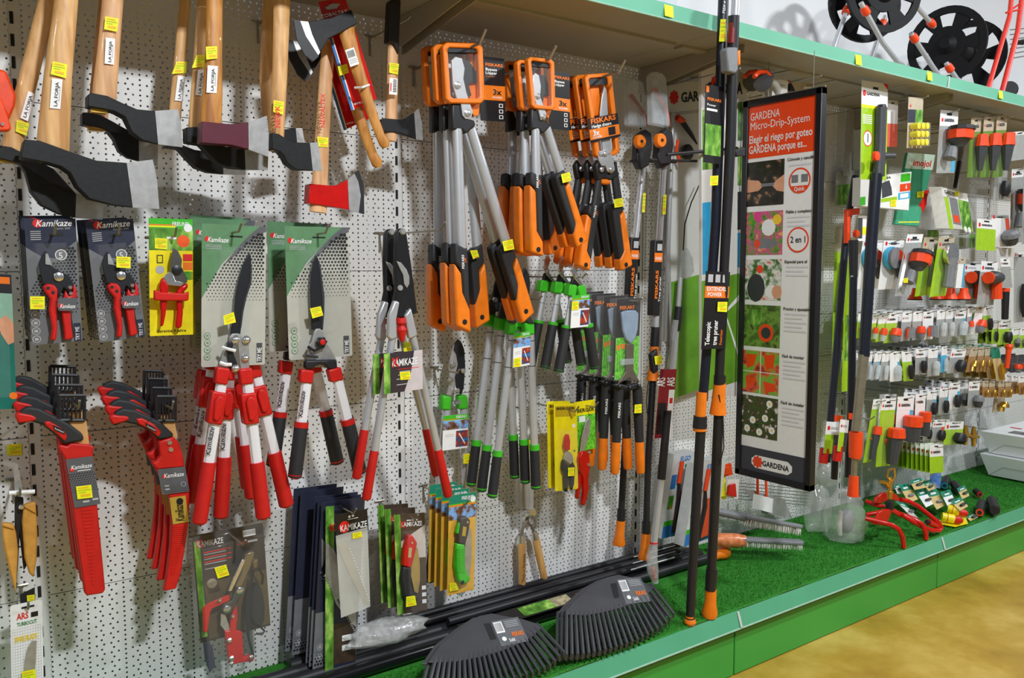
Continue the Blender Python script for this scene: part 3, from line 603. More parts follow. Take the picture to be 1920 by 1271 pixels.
def shearsA(y, lh, rh, full=True):
    t = thing('hedge_shears', '', 'hedge shears', W('D', (330, 180), y), 'carded hedge shears with red grips')
    shear_card('D', (110, 110), (575, 135), (105, 1150), y, t)
    bl = slab('blade', t, BLKM, 'D', [(455, 318), (466, 360), (472, 440), (468, 540), (432, 650), (410, 750), (392, 880), (380, 980), (312, 960), (322, 880), (345, 740), (352, 640), (376, 520), (408, 410)], y+.02, .006, .001)
    slab('bevelled_edge', bl, mat('dark_blade_bevel', (60, 62, 68), .3, .3), 'D', [(462, 345), (472, 440), (468, 540), (432, 650), (410, 750), (396, 860), (385, 860), (398, 740), (420, 640), (456, 530), (460, 440)], y+.0212, .002)
    b = B()
    g0 = slab('pivot_plate', t, STEEL, 'D', [(310, 930), (330, 907), (370, 905), (430, 925), (452, 945), (450, 1000), (455, 1170), (390, 1170), (375, 1040), (372, 985), (330, 985), (310, 960)], y+.03, .006, .0015)
    slab('arm', t, STEEL, 'D', [(290, 985), (325, 990), (310, 1130), (300, 1165), (235, 1150), (262, 1050)], y+.026, .006, .0015)
    slab('linkage', t, BLKM, 'D', [(300, 960), (340, 985), (330, 1020), (370, 1130), (372, 1170), (345, 1185), (318, 1165), (290, 1020)], y+.036, .006, .002)
    for q, r in (((350, 950), .0105), ((428, 952), .0105), ((422, 1083), .0095), ((350, 1158), .0105)): b.lathe(W('D', q, y+.031), (0, -1, 0), [(0, r), (.004, r), (.009, r*.62), (.011, r*.1)], 14)
    b.obj('bolt', CHROME, t)
    b = B(); b.tube([W('D', (258, 1005), y+.034), W('D', (300, 1018), y+.044), W('D', (352, 1030), y+.044)], .004, 6); b.tube([W('D', (240, 1115), y+.034), W('D', (280, 1130), y+.04), W('D', (320, 1130), y+.036)], .0045, 6); b.obj('cable_tie', WCARD, t)
    telescopic(t, 'F', lh[0], lh[1], y+.03, 74, .6, (.155, .36), .105); telescopic(t, 'F', rh[0], rh[1], y+.03, 74, .62, (.165, .37), .105, brand=False)
    tag(t, 'D', [(265, 778), (340, 750), (356, 825), (272, 845)], y+.04)
    return t
LS = 'hedge shears with long red sliding grips on card'
t = shearsA(.25, ((318, 175), (152, 1215)), ((463, 180), (580, 1178))); t['label'] = LS+', first from hook tip'
t2 = shearsA(.188, ((356, 150), (296, 1175)), ((512, 140), (735, 1098))); t2['label'] = LS+', second from hook tip'
for o in list(t2.children):
    if o.name.startswith('price_tag'): bpy.data.objects.remove(o)
dup(t, (.014, .124, .02), 0, LS+', third from hook tip', ('price_tag',)); dup(t, (.024, .186, .03), 0, LS+', fourth from hook tip', ('price_tag',))
hook_at('D', (330, 178), .25, .32, HKL+'through the cards of long red-grip hedge shears')
y = .22
t = thing('hedge_shears', '', 'hedge shears', W('D', (945, 190), y), 'carded hedge shears with black grips')
shear_card('D', (705, 130), (1170, 140), (740, 1100), y, t)
bl = slab('blade', t, BLKM, 'D', [(935, 338), (950, 365), (966, 410), (978, 500), (996, 640), (994, 760), (985, 880), (905, 880), (900, 740), (893, 600), (899, 480), (914, 395)], y+.02, .006, .001)
slab('bevelled_edge', bl, MATS['dark_blade_bevel'], 'D', [(944, 362), (966, 410), (978, 500), (996, 640), (994, 760), (985, 870), (975, 870), (982, 740), (978, 640), (964, 500), (952, 420)], y+.0212, .002)
slab('pivot_plate', t, STEEL, 'D', [(920, 900), (935, 872), (965, 870), (990, 900), (1000, 960), (1040, 1020), (1085, 1100), (1090, 1150), (870, 1150), (880, 1000), (910, 960)], y+.026, .006, .0015)
slab('bumper', t, BLK, 'D', [(862, 1100), (1085, 1095), (1090, 1160), (1030, 1168), (1010, 1135), (965, 1130), (935, 1140), (915, 1165), (858, 1162)], y+.04, .02, .004)
b = B(); q = W('D', (967, 965), y+.03)
n = 24; b.prism([q+Vector(((.0125+.002*math.cos(6*2*math.pi*i/n))*math.cos(2*math.pi*i/n), 0, (.0125+.002*math.cos(6*2*math.pi*i/n))*math.sin(2*math.pi*i/n))) for i in range(n)], Vector((0, -.012, 0))); k = b.obj('star_knob', BLK, t, .0015)
b = B(); b.lathe(q+Vector((0, -.012, 0)), (0, -1, 0), [(0, .0075), (.003, .0072), (.004, .003)], 14); b.obj('knob_cap', RED, k)
b = B(); b.tube([W('D', (875, 1000), y+.03), W('D', (920, 1030), y+.04), W('D', (990, 1000), y+.036)], .004, 6); b.tube([W('D', (860, 1062), y+.03), W('D', (950, 1075), y+.04)], .004, 6); b.obj('cable_tie', BLK, t)
for a, e, br in (((875, 190), (785, 912), True), ((1052, 180), (1222, 880), False)):
    telescopic(t, 'F', a, e, y+.03, 74, .475, None, .12, GRIP, RED, RED, br, 1.22)
tag(t, 'D', [(890, 725), (968, 708), (986, 775), (908, 797)], y+.04)
stack(t, 'hedge shears with red star knob and black grips', [(-.012, .09, .014)], rys=[.02])
hook_at('D', (945, 188), y, .29, HKL+'through the cards of black-grip hedge shears')

# ------------------------------------------------------------------ pruning saws in red sheaths
def fsl(n, par, m, pts, y, t, bev=.003): return slab(n, par, m, 'E', pts, y, t, bev)
y = .2
t = thing('pruning_saw', '', 'saw', W('E', (300, 165), y), 'straight sheathed pruning saws')
h = fsl('handle', t, GRIP, [(66, 222), (92, 186), (118, 176), (160, 184), (215, 212), (280, 246), (334, 288), (340, 314), (300, 322), (258, 330), (232, 300), (170, 250), (120, 236), (78, 256)], y+.016, .021, .005)
fsl('finger_guard', h, RED, [(60, 214), (74, 200), (96, 204), (128, 210), (152, 224), (140, 236), (74, 246)], y+.018, .023, .004)
fsl('grip_inlay', h, RED, [(178, 238), (200, 236), (255, 268), (272, 298), (262, 318), (225, 285), (185, 255)], y+.019, .008, .003)
g = Fr('E', (212, 250), (255, 268), (220, 272), y+.0205); g.card('badge', h, BLK, .001); g.text(h, 'Kamikaze', .08, .75, .4, INKW, w=.84)
sh = fsl('sheath', t, REDG, [(240, 330), (272, 338), (285, 325), (360, 330), (382, 342), (375, 358), (378, 420), (425, 915), (415, 930), (352, 940), (342, 930), (292, 580), (262, 385), (238, 345)], y+.014, .022, .003)
b = B()
for k in range(22):
    q = k/21; b.prism([W('E', lerp(a, e, q), y+.0155) for a, e in (((328, 590), (372, 890)), ((374, 585), (380, 888)), ((375, 592), (380, 893)), ((329, 597), (373, 895)))], YB*.002)
b.obj('grip_rib', RED, sh)
f = Fr('E', (265, 390), (372, 376), (300, 586), y+.0165); w = f.card('paper_band', t, DGR, .0006)
f.prints(w, dots(f, INKK, .02, 1, .32, .72, .03, .012, 10)+[f.disc(INKR, .16, .22, .09), f.rect(INKW, .35, .255, .85, .27), f.rect(INKG, .35, .88, .6, .92), f.rect(INKG, .72, .86, .95, .9)])
f.text(w, 'Kamikaze', .12, .22, .085, INKW, w=.8, bold=.01)
fsl('kraft_insert', t, KRAFT, [(275, 240), (348, 233), (360, 328), (300, 332)], y+.006, .0008, 0)
def hanger(t, c, x0, y0, x1, y1, y, n=5, m=BLK):
    b = B(); w = .004
    for (a, e) in (((x0, y0), (x1, y0)), ((x1, y0), (x1, y1)), ((x1, y1), (x0, y1)), ((x0, y1), (x0, y0))): b.tube([W(c, a, y), W(c, e, y)], w, 6)
    for k in range(1, n): q = x0+(x1-x0)*k/n; b.tube([W(c, (q, y0), y), W(c, (q, y1), y)], w*.55, 6)
    return b.obj('hanger_clip', m, t)
hanger(t, 'E', 238, 132, 340, 232, y+.01, 6)
price_tag_rect(t, 'E', 340, 521, 62, 52, y+.02, -.12)
stack(t, 'straight pruning saw in red sheath', [(0, .034, .019), (-.002, .068, .038), (-.003, .102, .055)], rys=[.005, .01, .012])
hook_at('E', (298, 170), y, .28, HKL+'carrying the straight red-sheathed saws')
t = thing('pruning_saw', '', 'saw', W('E', (660, 170), y), 'curved sheathed pruning saws')
h = fsl('handle', t, GRIP, [(448, 232), (470, 196), (498, 184), (545, 190), (600, 214), (652, 242), (698, 286), (702, 300), (642, 312), (600, 275), (556, 252), (500, 240), (460, 258)], y+.016, .021, .005)
fsl('finger_guard', h, RED, [(440, 222), (454, 208), (480, 212), (512, 214), (526, 226), (505, 238), (456, 252)], y+.018, .023, .004)
fsl('grip_inlay', h, RED, [(548, 226), (575, 224), (620, 248), (652, 280), (640, 302), (600, 268), (560, 248)], y+.019, .008, .003)
g = Fr('E', (586, 242), (626, 262), (592, 262), y+.0205); g.card('badge', h, BLK, .001); g.text(h, 'Kamikaze', .08, .75, .4, INKW, w=.84)
hd = fsl('saw_head', t, RED, [(640, 318), (700, 298), (722, 322), (735, 362), (745, 420), (635, 432), (612, 405), (632, 398), (648, 375)], y+.016, .022, .004)
b = B()
for q in ((683, 322), (688, 350)): b.lathe(W('E', q, y+.016), (0, -1, 0), [(0, .006), (.004, .005)], 12)
b.obj('bolt', CHROME, hd)
sh = fsl('sheath', t, REDG, [(612, 402), (640, 425), (745, 418), (758, 470), (765, 540), (762, 640), (748, 740), (730, 850), (710, 912), (660, 922), (674, 850), (688, 740), (692, 640), (684, 545), (655, 480)], y+.012, .02, .003)
b = B()
for k in range(24):
    q = k/23; b.prism([W('E', lerp(a, e, q), y+.0135) for a, e in (((697, 658), (688, 850)), ((752, 655), (706, 848)), ((752, 660), (706, 852)), ((697, 663), (688, 854)))], YB*.002)
b.obj('grip_rib', RED, sh)
f = Fr('E', (635, 430), (746, 418), (654, 532), y+.0165); w = f.card('paper_band', t, DGR, .0006); f.prints(w, dots(f, INKK, .1, 1, .72, 1, .012, .02, 12)+[f.disc(INKR, .2, .3, .08), f.disc(INKG, .82, .68, .1), f.disc(DGR, .82, .68, .085), f.rect(INKG, .14, .65, .3, .7), f.rect(INKG, .14, .78, .3, .84)]); f.text(w, 'Kamikaze', .16, .36, .17, INKW, w=.74, bold=.01)
f = Fr('E', (683, 545), (748, 535), (697, 652), y+.0145); w = f.card('gold_label', t, mat('gold_foil_label', (176, 150, 60), .4, .2), .0006); f.prints(w, [f.disc(INKK, .6, .18, .22)]); f.text(w, 'Kamikaze', .75, .93, .3, INKK, w=.7, rot=1, bold=.01)
fsl('kraft_insert', t, KRAFT, [(655, 242), (704, 235), (716, 302), (690, 310)], y+.006, .0008, 0)
hanger(t, 'E', 632, 136, 706, 234, y+.01, 6)
stack(t, 'curved pruning saw in red sheath', [(-.002, .034, .016), (-.003, .068, .034), (-.004, .102, .05)], rys=[.01, .015, .02], skip=())
hook_at('E', (665, 172), y, .28, HKL+'carrying the curved red-sheathed saws')

# ------------------------------------------------------------------ end of the row: card, leather-sheathed shears, spare blade
y = .17
t = thing('pruner_card', 'teal card with orange corner square and gardener hand print', 'card', W('P', (0, 512), y))
f = Fr('P', (-60, 510), (21, 515), (-48, 768), y); cdo = f.card('backing_card', t, mat('teal_print', (20, 104, 92), .35), .002)
f.prints(cdo, [f.rect(BLK, 0, 0, 1, .14), f.rect(INKO, .72, .02, .96, .07), f.rect(mat('pale_teal_print', (130, 170, 150), .4), 0, .14, 1, .42), (mat('hand_print', (200, 140, 104), .5), [(.62, .34), (.85, .3), (1, .36), (1, .5), (.86, .52), (.7, .44)]), f.disc(INKO, .93, .9, .1)])
blister(t, f, .3, .3, .9, .92, .03)
t = thing('garden_shears', 'slim shears with two tan leather sheaths on a wire hook', 'shears', W('E', (80, 520), .13))
for pts in ([(8, 648), (56, 652), (66, 690), (74, 760), (64, 930), (40, 850), (16, 740)], [(98, 575), (145, 562), (152, 700), (148, 800), (136, 868), (118, 850), (100, 790), (90, 640)]):
    s = slab('leather_sheath', t, LEATH, 'E', pts, .14, .02, .004); slab('belt_flap', s, LEATH, 'E', [lerp(pts[0], pts[1], .05), lerp(pts[0], pts[1], .9), lerp(pts[1], pts[3], .2), lerp(pts[0], pts[-1], .12)], .145, .004, .002)
slab('handle', t, BLK, 'E', [(60, 540), (95, 545), (96, 640), (108, 820), (96, 838), (80, 700), (74, 800), (66, 900), (60, 700)], .125, .012, .002)
slab('blade', t, STEEL, 'E', [(52, 402), (70, 406), (80, 450), (92, 520), (62, 540), (58, 480)], .135, .004)
b = B(); b.tube([W('E', (36, 525), .15), W('E', (140, 519), .15)], .005, 8); b.obj('cross_bar', WCARD, t)
b = B(); b.lathe(W('E', (87, 582), .138), (0, -1, 0), [(0, .006), (.004, .004)], 10); b.obj('bolt', CHROME, t)
hook_at('E', (75, 525), .13, .17, HKL+'carrying the leather-sheathed shears')
t = thing('price_label', 'yellow price label stuck to the pegboard above leather sheaths', 'price label', W('E', (30, 330), .003)); tag(t, 'E', [(29, 330), (87, 326), (88, 372), (29, 374)], .003)
y = .15
t = thing('spare_blade_pack', 'white gridded card with a curved spare saw blade', 'saw blade', W('E', (100, 975), y))
f = Fr('E', (40, 980), (170, 953), (47, 1310), y); cdo = f.card('backing_card', t, WCARD, .001, .06)
f.prints(cdo, [f.rect(INKG, .05+.08*k, .3, .056+.08*k, .98) for k in range(12)]+[f.rect(INKG, .04, .3+.035*k, .96, .302+.035*k) for k in range(20)]+eye_slot(f, .55, .055, .2, .012)+[f.rect(INKK, .64, .13, .86, .19)])
f.text(cdo, 'ARS', .2, .19, .075, INKR, w=.36, bold=.02); f.text(cdo, 'TURBOCUT', .2, .27, .045, INKGR, w=.62, bold=.02); f.text(cdo, 'SPARE BLADE', .12, .46, .065, mat('mustard_ink', (222, 190, 20), .5), w=.7, bold=.03)
slab('saw_blade', t, STEEL, 'E', [(128, 1122), (148, 1120), (146, 1180), (138, 1271), (128, 1300), (94, 1300), (100, 1200), (112, 1150)], y+.003, .0015)
tag(t, 'E', [(88, 1245), (142, 1234), (148, 1300), (90, 1300)], y+.006)
slab('hang_tab', t, BLKM, 'E', [(80, 935), (140, 905), (142, 960), (84, 972)], y-.012, .001); tag(t, 'E', [(108, 938), (140, 934), (140, 958), (110, 962)], y-.01)
hook_at('E', (112, 988), y, .17, HKL+'through the white spare blade card')
# ------------------------------------------------------------------ long loppers with red grips, hung side by side
def klopper(dx, dy, y, spread=0, up=0):
    def s(p): return (p[0]+dx, p[1]+dy)
    def S(pts): return [s(p) for p in pts]
    t = thing('lopper', '', 'lopper', W('H', s((258, 78)), y), 'red-grip loppers')
    sl = slab('blade_sleeve', t, mat('shiny_black_sleeve', (30, 30, 32), .25), 'H', S([(236, 85), (244, 68), (258, 62), (272, 68), (280, 90), (300, 220), (326, 425), (300, 432), (285, 400), (268, 445), (215, 440), (236, 330), (232, 200)]), y+.012, .02, .004)
    slab('hook_jaw', sl, STEEL, 'H', S([(236, 203), (255, 210), (278, 238), (291, 270), (290, 300), (280, 318), (268, 300), (264, 262), (250, 235)]), y+.016, .004, .001)
    b = B(); b.lathe(W('H', s((250, 317)), y+.014), (0, -1, 0), [(0, .008), (.003, .007)], 12); b.lathe(W('H', s((262, 78)), y+.013), (0, -1, 0), [(0, .009), (.004, .006)], 12); b.obj('bolt', STEEL, t)
    for pts in ([(205, 430), (228, 370), (250, 378), (236, 450), (240, 530), (215, 540), (198, 525)], [(272, 435), (298, 402), (322, 500), (326, 520), (290, 535)]): slab('gusset', t, SILV, 'H', S(pts), y+.02, .016, .004)
    b = B(); b.lathe(W('H', s((253, 445)), y+.012), W('H', s((258, 525)), y+.012)-W('H', s((253, 445)), y+.012), [(0, .012), (.012, .014), (.02, .008), (.03, .014), (.06, .006)], 12); b.obj('bumper', RED, t)
    for a, m, e, k in (((222, 500), (140, 1015), (105, 1222), -1), ((298, 500), (412, 1010), (456, 1208), 1)):
        a = s(a); m = s((m[0]+k*spread, m[1]-up)); e = s((e[0]+k*spread, e[1]-up))
        rod('tube', t, SILV, 'H', [a, m], [32, 33], y+.006); rod('grip', t, REDG, 'H', [lerp(a, m, .99), lerp(m, e, .1), e], [36, 38, 40], y+.006, round_end=True)
    f = Fr('H', s((180, 598)), s((345, 580)), s((182, 770)), y+.028); c = f.card('hang_tag', t, NAVY, .0006)
    f.prints(c, [f.rect(LEAF, 0, 0, .16, 1), f.rect(mat('tag_dark', (52, 44, 48), .4), .16, 0, .7, 1), (mat('tag_pale', (190, 180, 182), .4), [(.78, 0), (1, 0), (1, 1), (.52, 1), (.7, .5)]), f.rect(INKG, .4, .48, .68, .5), f.rect(INKG, .36, .56, .66, .58), f.rect(INKR, .36, .42, .9, .435), f.rect(INKG, .32, .66, .62, .68), f.rect(INKG, .32, .8, .6, .82)])
    f.text(c, 'KAMIKAZE', .2, .34, .17, INKW, w=.66, bold=.015); f.text(c, 'K', .19, .35, .22, INKR, bold=.03)
    return t
t = klopper(0, 0, .34); t['label'] = 'long lopper with red grips and black sleeve, nearer the hook tip'
tag(t, 'H', [(248, 676), (293, 672), (294, 706), (252, 709)], .37)
t = klopper(-46, 2, .288, -4, 92); t['label'] = 'long lopper with red grips, behind on the same hook'
tag(t, 'H', [(262, 550), (300, 546), (302, 588), (266, 590)], .322)
hook_at('H', (180, 84), .03, .38, HKL+'carrying the two long red-grip loppers', dz=-.004)

# ------------------------------------------------------------------ tree pruner head in a clear clamshell
y = .12
t = thing('tree_pruner_pack', 'rope tree pruner head in a large clear clamshell', 'tree pruner', W('G', (315, 390), y))
f = Fr('G', (95, 405), (530, 325), (150, 1060), y); c = f.card('backing_card', t, mat('brown_black_card', (52, 44, 40), .35, noise=.3, nscale=12), .001)
f.prints(c, [f.rect(LEAF, .02, .06, .1, .95), f.rect(mat('olive_print', (84, 70, 44), .4), .12, .45, 1, .98), f.disc(STEEL, .22, .47, .07), f.rect(INKR, .62, .14, .74, .17), f.rect(INKG, .76, .14, .9, .16)]+[f.rect(INKR, .14, .17+.045*k, .52, .18+.045*k) for k in range(3)]+[f.rect(INKG, .14, .19+.045*k, .45, .197+.045*k) for k in range(4)]+[f.rect(INKW, .7, .04, .88, .1)]+[f.rect(INKK, .71+.022*k, .045, .72+.022*k, .085) for k in range(8)]+eye_slot(f, .46, .1, .07, .01))
f.text(c, 'KAMIKAZE', .06, .115, .052, INKW, w=.36, bold=.015); f.text(c, 'K', .05, .12, .07, INKR, bold=.03)
slab('pole_socket', t, mat('zinc_olive', (132, 122, 92), .3, .7), 'G', [(425, 512), (462, 500), (482, 505), (476, 560), (440, 640), (405, 720), (380, 740), (360, 715), (395, 640)], y+.03, .02, .004)
slab('long_arm', t, CHROME, 'G', [(408, 545), (425, 560), (385, 650), (340, 745), (318, 745), (350, 660)], y+.034, .008, .002)
slab('lever', t, mat('dark_steel2', (78, 76, 72), .35, .6), 'G', [(372, 725), (400, 715), (412, 745), (385, 790), (345, 870), (310, 890), (275, 860), (290, 825), (340, 800)], y+.036, .008, .003)
slab('hook_jaw', t, REDP, 'G', [(325, 765), (328, 800), (262, 832), (222, 848), (208, 875), (192, 995), (168, 990), (162, 850), (190, 822), (260, 790)], y+.03, .006, .0015)
slab('cutting_blade', t, STEEL, 'G', [(275, 880), (300, 885), (320, 940), (330, 985), (300, 985), (272, 950)], y+.028, .004)
bd_ = slab('body', t, REDP, 'G', [(335, 900), (365, 820), (378, 880), (368, 985), (405, 990), (415, 1148), (470, 1128), (482, 1150), (470, 1172), (400, 1180), (325, 1198), (298, 985), (330, 985)], y+.032, .014, .003)
b = B()
for q, r in (((390, 738), .010), ((310, 850), .010), ((265, 795), .005), ((345, 893), .005), ((325, 1040), .007), ((337, 1150), .007), ((337, 1182), .006), ((457, 1142), .006)): b.lathe(W('G', q, y+.034), (0, -1, 0), [(0, r), (.004, r), (.007, r*.5)], 12)
b.obj('bolt', CHROME, t)
slab('rope_bundle', t, mat('dark_rope', (34, 32, 28), .8, bump=.5, nscale=200), 'G', [(470, 720), (500, 690), (530, 740), (548, 830), (545, 920), (520, 970), (480, 960), (450, 900), (455, 800)], y+.03, .03, .01)
b = B()
for off in (0, 14): b.tube([W('G', p, y+.035) for p in ((470, 620), (455, 700), (435+off, 780), (430+off, 900), (440, 1020), (470, 1135))], .0035, 6)
b.tube([W('G', p, y+.035) for p in ((505, 600), (530, 650), (525, 700))], .003, 6); b.tube([W('G', p, y+.035) for p in ((520, 965), (540, 985), (525, 1005), (490, 1000))], .003, 6)
b.obj('rope', BLK, t); slab('pulley', t, mat('olive_brown', (110, 88, 44), .4), 'G', [(470, 565), (500, 545), (500, 600), (475, 608)], y+.04, .016, .003)
slab('spare_saw_blade', t, NAVY, 'G', [(165, 1060), (200, 1045), (225, 1090), (240, 1200), (205, 1240), (175, 1150)], y+.02, .002)
b = B(); fc = Fr('G', (75, 420), (545, 305), (130, 1290), y+.002)
a = [fc.at(0, 0), fc.at(1.03, 0), fc.at(1.03, 1), fc.at(0, 1)]; e = [q+fc.n*.055 for q in (fc.at(.07, .05), fc.at(.96, .05), fc.at(.96, .95), fc.at(.07, .95))]; g_ = [q+fc.n*.004 for q in (fc.at(.05, .035), fc.at(.98, .035), fc.at(.98, .965), fc.at(.05, .965))]
b.add(a+g_+e, [(8, 9, 10, 11)]+[(k+4*j, (k+1) % 4+4*j, (k+1) % 4+4*j+4, k+4*j+4) for j in (0, 1) for k in range(4)]); b.obj('clamshell', mat('clear_clamshell', (230, 236, 236), .06, alpha=.07, noise=0, spec=.8), t, .004)
price_tag_rect(t, 'G', 280, 622, 74, 68, y+.062, -.3)
hook_at('G', (318, 390), y, .26, HKL+'through the clear pruner clamshell', plate=False)

# ------------------------------------------------------------------ saw blade packs
y = .06
t = thing('saw_blade_card', '', 'saw blade', W('G', (800, 140), y), 'navy saw blade cards')
f = Fr('G', (718, 118), (980, 86), (664, 1112), y); c = f.card('backing_card', t, NAVY, .0012)
f.prints(c, [f.rect(mat('grey_print', (112, 114, 118), .4), 0, .66, 1, 1)]+rings(f, INKG, MATS['grey_print'], .14, (.87, .93), .07)+dots(f, INKK, .05, .98, .9, .99, .01, .03, 14))
stack(t, 'tall navy saw blade card', [(.012, -.02, -.006), (.03, -.075, -.012), (.032, -.092, -.016), (.036, -.108, -.02)], ends='counted out from the pegboard')
y = .185
t = thing('saw_blade_pack', '', 'saw blade', W('G', (1010, 240), y), 'green printed saw blade packs')
f = Fr('G', (912, 226), (1100, 208), (908, 1232), y); c = f.card('backing_card', t, NAVY, .0012)
f.prints(c, [f.rect(LEAF, 0, 0, .27, 1), f.rect(mat('bark_print', (60, 46, 34), .5, noise=.5, nscale=30), .27, .72, 1, .97), f.rect(INKW, .55, .8, .85, .835), f.rect(INKW, .55, .86, .85, .895)]+eye_slot(f, .55, .04, .25, .01))
f.text(c, 'K', .13, .15, .04, INKR, bold=.03); f.text(c, 'AMIKAZE', .3, .15, .03, INKW, w=.6, bold=.02)
P = [(914, 440), (965, 492), (1020, 620), (1098, 870), (1096, 960), (1060, 930), (975, 820), (914, 630)]
sb = slab('saw_blade', t, STEEL, 'G', P, y+.003, .0015)
b = B()
for k in range(26):
    q0 = lerp((908, 640), (1095, 985), k/26); q1 = lerp((908, 640), (1095, 985), (k+1)/26); b.prism([W('G', q0, y+.003), W('G', q1, y+.003), W('G', (q0[0]-7, q0[1]+14), y+.003)], YB*.0012)
b.obj('saw_teeth', STEEL, sb)
stack(t, 'long saw blade on green and navy card', [(-.004, .02, .004), (-.006, .04, .008)], ends='from the plastic bag')
y = .23
t = thing('saw_blade_bag', 'saw blade in a milky bag with black header', 'saw blade', W('G', (1070, 265), y))
f = Fr('G', (966, 278), (1165, 240), (976, 412), y+.004); c = f.card('header', t, mat('black_card', (26, 24, 26), .35), .0012)
f.prints(c, [f.disc(INKR, .27, .62, .17), f.rect(INKW, .38, .3, .7, .33), f.disc(INKW, .44, .2, .04), f.disc(INKW, .55, .18, .04)]); f.text(c, 'KAMIKAZE', .13, .8, .28, INKW, w=.83, bold=.01)
slab('saw_blade', t, mat('beige_steel', (170, 158, 128), .4, .3), 'G', [(985, 460), (1000, 445), (1035, 440), (1060, 475), (1100, 600), (1175, 790), (1180, 815), (1150, 820), (1080, 680), (1030, 570)], y, .0015)
b = B()
for k in range(18):
    q = lerp((1060, 485), (1178, 800), k/17); b.ball(W('G', q, y+.004), .0024, seg=6, rings=4)
b.obj('saw_teeth', WCARD, t)
b = B(); P = [W('G', p, y+.006) for p in ((974, 405), (1168, 350), (1184, 836), (1006, 905))]; P2 = [W('G', p, y-.006) for p in ((974, 405), (1168, 350), (1184, 836), (1006, 905))]
b.add(P+P2, [(0, 1, 2, 3), (7, 6, 5, 4)]+[(k, k+4, (k+1) % 4+4, (k+1) % 4) for k in range(4)]); b.obj('bag', mat('milky_bag', (206, 206, 200), .2, alpha=.5, noise=.08, nscale=12, bump=.2), t)
tag(t, 'G', [(1075, 388), (1132, 378), (1136, 412), (1077, 424)], y+.008)
hook_at('G', (1060, 262), y, .27, HKL+'through the saw blade cards and bag')

# ------------------------------------------------------------------ folding saws on cards
y = .2
t = thing('folding_saw_pack', '', 'folding saw', W('K', (250, 340), y), 'brown carded folding saws')
f = Fr('K', (150, 325), (328, 312), (170, 905), y); c = f.card('backing_card', t, mat('brown_card', (72, 58, 48), .35, noise=.15), .0012)
f.prints(c, [f.rect(LEAF, 0, 0, .2, 1), (mat('pale_print', (190, 182, 174), .4), [(.2, .27), (1, .12), (1, .45), (.75, .45), (.2, .33)])]+[f.rect(INKW, .83, .74+.07*k, .97, .78+.07*k) for k in range(3)]+[f.rect(INKW, .4, .06, .75, .07)])
f.text(c, 'KAMIKAZE', .2, .125, .045, INKW, w=.7, bold=.015); f.text(c, 'K', .19, .13, .06, INKR, bold=.03)
slab('saw_blade', t, mat('gold_blade', (178, 156, 96), .35, .5), 'K', [(270, 500), (288, 520), (300, 600), (302, 700), (290, 780), (270, 770), (250, 680), (250, 560)], y+.012, .002)
h = slab('handle', t, GRIP, 'K', [(206, 625), (256, 635), (250, 720), (272, 800), (295, 790), (292, 825), (262, 838), (228, 830), (208, 790), (196, 700)], y+.02, .018, .005)
slab('handle_head', h, RED, 'K', [(242, 440), (262, 448), (288, 490), (272, 560), (252, 636), (204, 622), (212, 540), (228, 470)], y+.021, .02, .004)
g = Fr('K', (238, 515), (256, 517), (232, 572), y+.022); g.card('badge', h, CHROME, .0006); b = B(); b.lathe(W('K', (255, 487), y+.022), (0, -1, 0), [(0, .004), (.002, .003)], 10); b.obj('bolt', CHROME, h)
blister(t, f, .24, .17, .92, .98, .026); tag(t, 'K', [(222, 800), (272, 793), (282, 848), (220, 860)], y+.03)
stack(t, 'red and black folding saw on brown card', [(-.006, .045, .006), (-.01, .08, .01)], ends='from the hook tip', skip=('price_tag',))
hook_at('K', (250, 345), y, .24, HKL+'through the brown folding saw cards')
y = .24
t = thing('folding_saw_pack', '', 'folding saw', W('K', (550, 270), y), 'yellow carded folding saws')
f = Fr('K', (470, 215), (628, 190), (458, 795), y); c = f.card('backing_card', t, mat('golden_card', (206, 158, 56), .4), .0012)
f.prints(c, [f.rect(mat('teal_header', (22, 122, 98), .4), 0, 0, 1, .09), f.rect(MATS['bright_green_plastic'], 0, .09, 1, .1), f.rect(INKO, 0, .105, 1, .115), f.rect(SKYP, 0, .12, 1, .25), f.disc(INKW, .88, .07, .1)]); f.text(c, 'FREUND', .45, .06, .034, INKW, w=.45, bold=.02)
slab('saw_blade', t, STEEL, 'K', [(585, 390), (600, 420), (602, 560), (590, 680), (565, 690), (560, 560), (570, 430)], y+.012, .002)
h = slab('handle', t, mat('dark_brown_grip', (58, 50, 42), .5), 'K', [(545, 340), (575, 335), (597, 358), (585, 430), (566, 500), (518, 492), (528, 420), (536, 360)], y+.022, .02, .005)
hg = slab('green_grip', h, GRN, 'K', [(518, 490), (566, 500), (566, 620), (580, 672), (598, 690), (590, 715), (550, 738), (520, 700), (508, 620)], y+.022, .02, .006)
slab('lock_lever', h, GRN, 'K', [(526, 380), (540, 360), (534, 430), (520, 440), (512, 430)], y+.02, .012, .003)
b = B(); b.lathe(W('K', (548, 717), y+.0225), (0, -1, 0), [(0, .0065), (.0006, .0065)], 12); b.obj('hang_hole', INKK, hg)
b = B(); b.lathe(W('K', (577, 368), y+.022), (0, -1, 0), [(0, .004), (.002, .003)], 10); b.obj('bolt', CHROME, h); g = Fr('K', (552, 392), (572, 396), (545, 446), y+.0228); g.card('badge', h, MATS['gold_foil_label'], .0006)
b = B()
for k in range(16): b.prism([W('K', p, y+.0235) for p in ((512, 520+k*9), (564, 524+k*9), (564, 527+k*9), (512, 523+k*9))], YB*.002)
b.obj('grip_rib', GRN, hg)
blister(t, f, .2, .2, .93, .96, .028); tag(t, 'K', [(472, 722), (510, 716), (528, 760), (474, 770)], y+.004)
